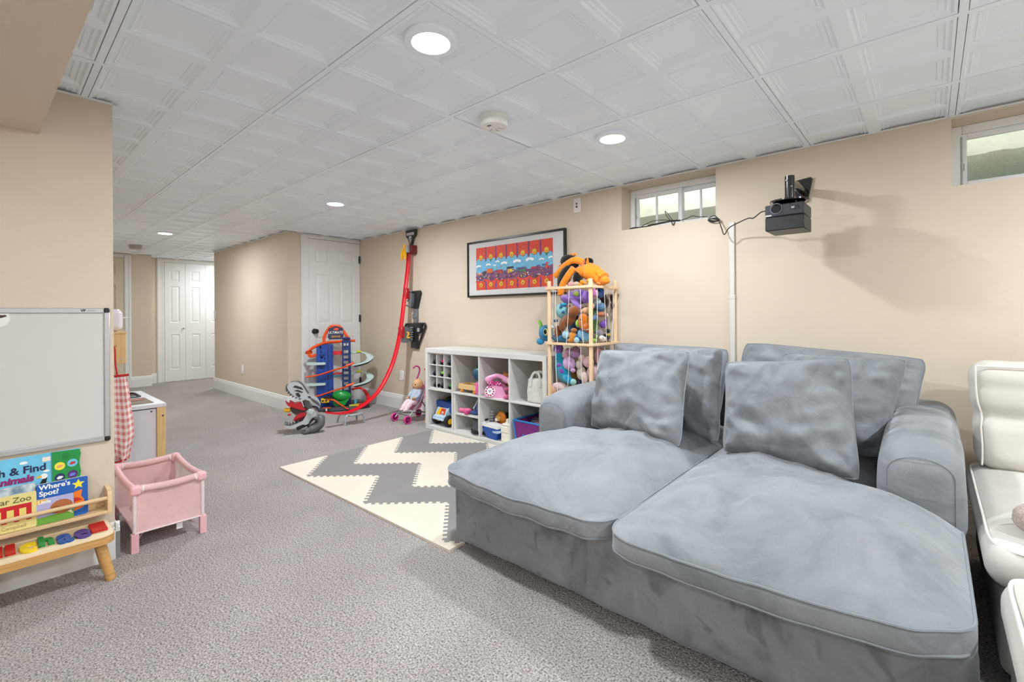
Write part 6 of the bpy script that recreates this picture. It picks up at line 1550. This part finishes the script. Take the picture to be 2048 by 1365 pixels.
# ================================================================ play kitchen
kt = thing('play_kitchen', 'white and birch toy kitchen behind the wall corner', 'toy kitchen', (-1.95, .32, 0))
BIR = mat('birch_wood', 'e2bd83', .55, var=.10, scale=6, stretch=(12, 12, 1)); KWH = mat('kitchen_white', 'e0dee3', .4)
def kp2(nm, m, *q, r=.002):
    b = MB(); b.box(*q, r); return part(nm, b, m, kt, world=True, ang=25)
KX0, KX1, KYa, KYb = -2.345, -1.545, .125, .525
ct = kp2('counter_top', KWH, KX0, KX1, KYa, KYb, .478, .503)
for x_ in (KX1-.032, KX0):
    for y_ in (KYb-.052, KYa): kp2('post', BIR, x_, x_+.032, y_, y_+.048, 0, .477)
kp2('end_panel', KWH, KX1-.030, KX1-.014, KYa+.05, KYb-.053, .03, .470); kp2('end_panel', KWH, KX0+.01, KX0+.026, KYa+.05, KYb-.053, .03, .470)
fr = kp2('door', KWH, KX0+.035, KX0+.395, KYb-.030, KYb-.014, .04, .465); b = MB(); b.tube([(-.10, .215, .30), (-.10, .215, .40)], .006, 8); link('handle', mesh_of(b, STEEL), fr)
fr = kp2('door', KWH, KX0+.40, KX1-.035, KYb-.030, KYb-.014, .04, .465); b = MB(); b.tube([(.05, .215, .42), (.30, .215, .42)], .006, 8); link('handle', mesh_of(b, STEEL), fr)
kp2('back_panel', KWH, KX0+.03, KX1-.03, KYa+.001, KYa+.012, .03, .478)
b = MB(); b.box(-1.91, -1.62, .20, .47, .503, .507, .001); hb = part('hob', b, mat('hob_glass', '6f675c', .15, coat=.5), kt, world=True)
for (x_, y_) in ((-1.70, .27), (-1.83, .40)):
    b = MB(); b.lathe([(.040, .508), (.052, .508), (.052, .5085), (.040, .5085)], (x_, y_, 0), 28); b.v = [(p[0]+1.95, p[1]-.32, p[2]) for p in b.v]; link('hob_ring', mesh_of(b, mat('hob_red', 'a33a28', .4)), hb)
b = MB(); b.tube([(x_, y_, .506) for x_, y_ in rr_poly(-2.22, -1.97, .20, .46, .03)], .008, 8, closed=True); sk_ = part('sink_rim', b, mat('sink_dark', '3a3f45', .3, metal=.5), kt, world=True)
b = MB(); b.prism(rr_poly(-2.22, -1.97, .20, .46, .03), .5035, .5045); b.v = [(p[0]+1.95, p[1]-.32, p[2]) for p in b.v]; link('sink_bowl', mesh_of(b, mat('sink_black', '1f2327', .25, metal=.4)), sk_)
for y_ in (KYa+.004,):
    for x_ in (KX1-.034, KX0+.004): kp2('upright', BIR, x_, x_+.03, y_, y_+.046, .504, .985)
kp2('rear_board', KWH, KX0+.04, KX1-.04, KYa+.004, KYa+.014, .62, .97)
kp2('shelf_end', BIR, KX1-.020, KX1-.002, KYa+.052, .312, .790, .982); kp2('shelf_end', BIR, KX0, KX0+.018, KYa+.052, .312, .790, .982)
kp2('shelf_top', BIR, KX0-.002, KX1+.003, KYa, .318, .9825, .996); kp2('shelf_bottom', KWH, KX0+.02, KX1-.022, KYa+.052, .310, .794, .806)
for (y_, z_) in ((.29, .82), (.21, .82)):
    b = MB(); b.lathe([(0, 0), (.006, 0), (.006, .003), (0, .003)], (KX1-.0015, y_, z_), 12, 'X'); part('screw_cap', b, STEEL, kt, world=True)
for (y_, z_) in ((.505, .42), (.43, .09), (.445, .455)):
    b = MB(); b.lathe([(0, 0), (.006, 0), (.006, .003), (0, .003)], ((KX1+.0005) if y_ > .5 else KX1-.0135, y_, z_), 12, 'X'); part('screw_cap', b, DGREY, kt, world=True)
b = MB(); b.tube([(KX1-.002, .262, .905), (KX1+.018, .262, .905), (KX1+.022, .262, .92)], .004, 8); part('hook', b, BIR, kt, world=True)
to = thing('toy_toaster', 'white toy toaster with lever on top of the play kitchen', 'toy toaster', (-1.72, .250, .9965))
b = MB(); rbox(b, (0, 0, .075), (.10, .062, .073), .035, (6, 4, 4), e=5); part('body', b, mat('toaster_white', 'e4dfe6', .35), to)
b = MB(); b.box(.02, .05, .058, .098, .085, .094, .004); part('lever', b, mat('toaster_white', 'e4dfe6', .35), to)
b = MB(); b.box(-.07, .07, -.018, .018, .143, .149, .003); part('slot', b, DGREY, to)
b = MB(); b.box(-.055, .055, -.009, .009, .11, .185, .008); part('toast', b, mat('toast_wood', 'e2b878', .6), to)
for z_ in (.045, .07): b = MB(); b.box(.0995, .1015, -.03, -.018, z_-.008, z_+.008, .001); part('button', b, DGREY, to)
# gingham apron on the hook
GING = bpy.data.materials.new('gingham'); GING.use_nodes = True
nt = GING.node_tree; bs = nt.nodes['Principled BSDF']; tc = nt.nodes.new('ShaderNodeTexCoord'); sp_ = nt.nodes.new('ShaderNodeSeparateXYZ'); nt.links.new(tc.outputs['UV'], sp_.inputs[0])
hs = []
for ax_ in (0, 1):
    m1 = nt.nodes.new('ShaderNodeMath'); m1.operation = 'MULTIPLY'; m1.inputs[1].default_value = 6.0 if ax_ == 0 else 13.0; nt.links.new(sp_.outputs[ax_], m1.inputs[0])
    m2 = nt.nodes.new('ShaderNodeMath'); m2.operation = 'FRACT'; nt.links.new(m1.outputs[0], m2.inputs[0])
    m3 = nt.nodes.new('ShaderNodeMath'); m3.operation = 'GREATER_THAN'; m3.inputs[1].default_value = .5; nt.links.new(m2.outputs[0], m3.inputs[0]); hs.append(m3)
ad = nt.nodes.new('ShaderNodeMath'); ad.operation = 'ADD'; nt.links.new(hs[0].outputs[0], ad.inputs[0]); nt.links.new(hs[1].outputs[0], ad.inputs[1])
mu = nt.nodes.new('ShaderNodeMath'); mu.operation = 'MULTIPLY'; mu.inputs[1].default_value = .5; nt.links.new(ad.outputs[0], mu.inputs[0])
rp_ = nt.nodes.new('ShaderNodeValToRGB'); rp_.color_ramp.interpolation = 'CONSTANT'; e = rp_.color_ramp.elements
e[0].position = 0; e[0].color = (*hexc('f6efee'), 1); e[1].position = .75; e[1].color = (*hexc('d98482'), 1); k_ = e.new(.25); k_.color = (*hexc('ecc3c0'), 1)
nt.links.new(mu.outputs[0], rp_.inputs[0]); nt.links.new(rp_.outputs[0], bs.inputs['Base Color']); bs.inputs['Roughness'].default_value = .9
ap = thing('gingham_apron', 'red and white gingham child apron hanging on the play kitchen', 'apron', (-1.515, .262, .66))
def sheet_uv(name, fn, n, m, mt, par, th=.0):
    vs = [fn(i/n, j/m) for i in range(n+1) for j in range(m+1)]
    fs = [(i*(m+1)+j, (i+1)*(m+1)+j, (i+1)*(m+1)+j+1, i*(m+1)+j+1) for i in range(n) for j in range(m)]
    me = bpy.data.meshes.new(name); me.from_pydata(vs, [], fs); me.materials.append(mt)
    uvl = me.uv_layers.new(name='UVMap')
    for p in me.polygons:
        for li in p.loop_indices:
            vi = me.loops[li].vertex_index; uvl.data[li].uv = ((vi//(m+1))/n, (vi % (m+1))/m)
        p.use_smooth = True
    return link(name, me, par)
def apf(u, v):
    top = 1-v; w0 = .048+.020*min(1, v*1.6)*1.3-(.03*max(0, v-.72)/.28); cy = .0+.015*v
    y = cy+(u-.5)*2*w0; z = .055-.54*v+.012*math.sin(u*7)*v
    x = .012+.016*math.sin(u*9+2*v)*min(1, v*3)+.012*nz((u*3, v*5, 0), 1)+.012*max(0, v-.7)*4*math.sin(u*14)
    return (x, y, z)
sheet_uv('apron_body', apf, 22, 40, GING, ap)
ARED = mat('apron_red', 'b8161f', .8)
b = MB(); b.tube([(.016, -.055, .055), (.018, .0, .058), (.016, .056, .060)], .007, 8); part('top_band', b, ARED, ap)
b = MB(); b.tube(bez([(.012, -.045, .06), (.016, -.035, .16), (.016, -.026, .245), (.018, -.022, .255), (.016, -.012, .22), (.014, -.01, .14), (.012, -.0, .06)], 6), .007, 8, flat=.4); part('neck_strap', b, ARED, ap)
b = MB(); b.tube(bez([(.02, -.05, .05), (.026, -.042, -.02), (.022, -.052, -.12)], 6), .010, 8, flat=.4); part('tie', b, ARED, ap)
b = MB(); b.tube(bez([(.02, -.06, -.47), (.03, -.01, -.485), (.02, .04, -.48)], 6), .008, 8, flat=.5); part('hem_tie', b, ARED, ap)
# ================================================================ projector, cables, fittings
pr = thing('projector', 'small black projector hanging from a wall mount', 'projector', (1.785, 2.60, 1.60))
PBK = mat('projector_black', '1f1f22', .42, bump=.1, bscale=200); PTP = mat('projector_shell', '2b2d35', .4)
b = MB(); b.box(1.694, 1.874, 2.50, 2.70, 1.525, 1.598, .004); part('fabric_body', b, PBK, pr, world=True)
b = MB(); b.box(1.694, 1.874, 2.50, 2.70, 1.599, 1.662, .004); part('shell', b, PTP, pr, world=True)
b = MB(); b.lathe([(.026, 0), (.024, -.004), (.017, -.002), (.015, .006), (0, .006)], (1.748, 2.4985, 1.640), 28, 'Y'); part('lens', b, mat('lens_glass', '101014', .05, coat=1), pr, world=True)
b = MB(); b.lathe([(.029, .001), (.029, -.003), (.025, -.003), (.025, .001)], (1.748, 2.4985, 1.640), 28, 'Y'); part('lens_ring', b, mat('lens_ring', '5d6068', .3, metal=.6), pr, world=True)
b = MB(); b.box(1.812, 1.852, 2.4975, 2.5, 1.628, 1.644, .001); sw = part('sensor_window', b, BPL, pr, world=True)
b = MB(); b.box(1.818, 1.832, 2.496, 2.4978, 1.631, 1.641); b.v = [(p[0]-1.785, p[1]-2.60, p[2]-1.60) for p in b.v]; link('sensor', mesh_of(b, GREYP, False), sw)
lettering('logo', 'EPSON', .009, WTX, pr, (-.074, -.1006, .006), RX, .0003, .0005)
mt = thing('projector_mount', 'glossy black projector arm bracket on the window wall', 'mount', (1.80, 2.75, 1.78))
GBK = mat('gloss_black', '141312', .18, coat=.6)
b = MB(); b.frus((1.792, 2.60, 1.695), (1.792, 2.60, 1.825), .024, .024, 24); b.frus((1.792, 2.60, 1.688), (1.792, 2.60, 1.70), .03, .03, 24); part('pole', b, GBK, mt, world=True)
b = MB(); b.tube(bez([(1.792, 2.60, 1.785), (1.80, 2.70, 1.795), (1.80, 2.80, 1.80), (1.80, 2.90, 1.80)], 5), .022, 16); part('arm', b, GBK, mt, world=True)
b = MB(); b.prism([(1.765, 1.735), (1.825, 1.735), (1.850, 1.865), (1.840, 1.875), (1.745, 1.865)], 2.898, 2.9135, 'Y'); part('wall_plate', b, GBK, mt, world=True)
b = MB(); b.lathe([(.076, 0), (.094, 0), (.094, .006), (.076, .006), (.076, 0)], (1.792, 2.585, 1.684), 36); part('ring_plate', b, GBK, mt, world=True)
for k in range(4):
    a = .6+PI/2*k; b = MB(); b.box(-.006, .078, -.006, .006, 1.685-1.684, 1.690-1.684, .001); b.xf(Matrix.Translation((1.792, 2.60, 1.684)) @ Matrix.Rotation(a, 4, 'Z')); part('spider_leg', b, GBK, mt, world=True)
    b = MB(); b.frus((1.792+.068*math.cos(a), 2.60+.068*math.sin(a), 1.662), (1.792+.068*math.cos(a), 2.60+.068*math.sin(a), 1.685), .005, .005, 8); part('spacer', b, GBK, mt, world=True)
for (dx_, z_) in ((-.012, 1.80), (.012, 1.765)):
    b = MB(); b.ell((1.792+dx_, 2.577, z_), (.005, .003, .005)); part('screw', b, CHROME, mt, world=True)
CBL = mat('cable_black', '232020', .5)
cb = thing('projector_cable', 'thin black cable running from the window sill to the projector', 'cable', (1.45, 2.85, 1.70))
b = MB(); b.tube(bez([(1.24, 2.955, 1.728), (1.285, 2.93, 1.735), (1.315, 2.90, 1.715), (1.335, 2.88, 1.685), (1.36, 2.85, 1.63), (1.385, 2.82, 1.585), (1.42, 2.80, 1.62), (1.49, 2.76, 1.640), (1.555, 2.72, 1.650), (1.585, 2.70, 1.643), (1.64, 2.66, 1.665), (1.692, 2.62, 1.655)], 8), .0032, 8); part('cord', b, CBL, cb, world=True)
b = MB(); b.lathe([(0, 0), (.006, 0), (.006, .02), (0, .02)], (1.678, 2.62, 1.655), 10, 'X'); part('plug', b, GREYP, cb, world=True)
b = MB()
for k in range(3): b.tube([(1.29+.03*math.cos(a/16*2*PI)+.008*k, 2.895-.004*k, 1.700+.011*math.sin(a/16*2*PI)-.005*math.cos(a/16*2*PI)) for a in range(16)], .0035, 6, closed=True)
part('cord_coil', b, CBL, cb, world=True)
wc = thing('sill_cords', 'tangle of black cords and a bent wire on the left window sill', 'cables', (.95, 2.93, 1.72))
for pts, r_ in (([(.66, 2.95, 1.726), (.70, 2.94, 1.730), (.75, 2.94, 1.727), (.83, 2.945, 1.728)], .006), ([(.74, 2.95, 1.725), (.80, 2.945, 1.75), (.87, 2.94, 1.762), (.95, 2.935, 1.755), (1.0, 2.93, 1.74)], .0025), ([(.82, 2.93, 1.73), (.92, 2.925, 1.735), (1.0, 2.92, 1.738), (1.06, 2.925, 1.735)], .006), ([(1.0, 2.92, 1.735), (.965, 2.92, 1.78), (.955, 2.92, 1.815), (.975, 2.92, 1.79), (1.01, 2.92, 1.742)], .0025), ([(1.0, 2.915, 1.745), (1.01, 2.905, 1.72), (1.02, 2.905, 1.705), (1.03, 2.912, 1.73)], .003), ([(1.05, 2.93, 1.735), (1.10, 2.94, 1.745), (1.14, 2.945, 1.758), (1.18, 2.94, 1.745), (1.24, 2.945, 1.738)], .0025)):
    b = MB(); b.tube(bez(pts, 6), r_, 6); part('cord', b, CBL, wc, world=True)
cd = thing('cable_cover', 'white cable raceway running down the wall beside the window', 'cable cover', (1.405, 2.905, .2))
for (z_, z2) in ((.17, .70), (.703, 1.19), (1.193, 1.675)):
    b = MB(); b.box(1.389, 1.421, 2.897, 2.9148, z_, z2, .003); part('raceway', b, mat('raceway_white', 'd8d1cc', .45), cd, world=True)
for z_ in (1.19, .70): b = MB(); b.box(1.387, 1.423, 2.895, 2.9148, z_-.012, z_+.014, .002); part('joint_cover', b, mat('raceway_white', 'd8d1cc', .45), cd, world=True)
PLT = mat('outlet_white', 'eceae8', .4); BRN = mat('jack_brown', '7a4436', .5)
ox = thing('jack_plate', 'white wall plate with two audio jacks high on the window wall', 'wall plate', (.218, YW-.003, 1.97))
b = MB(); b.box(.183, .253, 2.907, 2.9148, 1.913, 2.030, .003); part('plate', b, PLT, ox, world=True)
b = MB(); b.box(.200, .236, 2.905, 2.908, 1.93, 2.012, .002); part('insert', b, PLT, ox, world=True)
for z_, m_ in ((1.985, BRN), (1.960, BPL)): b = MB(); b.lathe([(0, 0), (.007, 0), (.007, -.006), (0, -.006)], (.218, 2.905, z_), 14, 'Y'); part('jack', b, m_, ox, world=True)
def outlet(label, x_, z_, yw):
    t = thing('wall_outlet', label, 'outlet', (x_, yw-.003, z_))
    b = MB(); b.box(-.036, .036, -.005, .0028, -.058, .058, .003); part('plate', b, PLT, t)
    for s in (-1, 1):
        b = MB(); b.lathe([(0, 0), (.016, 0), (.016, -.003), (0, -.003)], (0, -.005, s*.021), 20, 'Y'); so = part('socket', b, PLT, t)
        for dx_ in (-.006, .006): b = MB(); b.box(dx_-.0013, dx_+.0013, -.0086, -.0082, s*.021-.005, s*.021+.005); link('slot', mesh_of(b, BPL, False), so)
outlet('white wall outlet above the baseboard behind the red track', -2.226, .388, YW); outlet('white wall outlet low on the hall wall', -4.566, .372, 2.0)
sw_ = thing('light_switch', 'white light switch plate at the far end of the hall wall', 'light switch', (-5.70, 1.997, 1.12))
b = MB(); b.box(-.035, .035, -.005, .0028, -.058, .058, .003); part('plate', b, PLT, sw_); b = MB(); b.box(-.006, .006, -.012, -.005, -.010, .014, .002); part('toggle', b, PLT, sw_)
def smoke(label, x_, y_, s=1.0, m_=None, z=CH):
    m_ = m_ or mat('detector_white', 'e9e8e5', .45)
    t = thing('smoke_detector', label, 'smoke detector', (x_, y_, z))
    b = MB(); b.lathe([(.072*s, .012), (.072*s, -.008), (.070*s, -.010), (.068*s, -.010), (.068*s, -.013), (.070*s, -.014), (.069*s, -.030), (.064*s, -.038), (.045*s, -.041), (0, -.041)], (0,0,0), 40); part('housing', b, m_, t)
    b = MB(); b.lathe([(.016*s, -.0408), (.020*s, -.0425), (.022*s, -.0408)], (-.022*s, -.015*s, 0), 24); part('test_button', b, m_, t)
    b = MB(); b.box(-.010*s, .012*s, -.040*s, -.028*s, -.0425, -.0405, .0005); part('vent', b, DGREY, t)
    for k in range(3): b = MB(); b.box(-.002, .002, .02*s, .05*s, -.0416, -.0405); b.xf(Matrix.Rotation(.9*k-.6, 4, 'Z')); part('grille_slot', b, mat('detector_grey', '9a9895', .5), t)
smoke('round white smoke detector between the two near ceiling lamps', .748, 1.388)
smoke('small flat grey detector on the far hall ceiling', -5.70, 1.055, 1.0, mat('detector_tan', 'b5aca2', .5))
# things in the right window well
tb = thing('storage_tub', 'pale green plastic tub with a pink label outside the right window', 'tub', (2.66, 3.36, 1.3))
TUB = mat('tub_green', 'd9efd9', .3, trans=.2)
b = MB(); rbox(b, (2.66, 3.36, 1.595), (.17, .13, .295), .02, (6, 4, 8)); part('body', b, TUB, tb, world=True)
b = MB(); rbox(b, (2.66, 3.36, 1.905), (.185, .145, .018), .014, (6, 4, 1)); part('lid', b, mat('tub_lid', 'd6efd3', .25), tb, world=True)
b = MB(); b.box(2.585, 2.665, 3.212, 3.216, 1.885, 1.925, .001); part('label', b, mat('tub_label', 'e3b5b0', .5), tb, world=True)
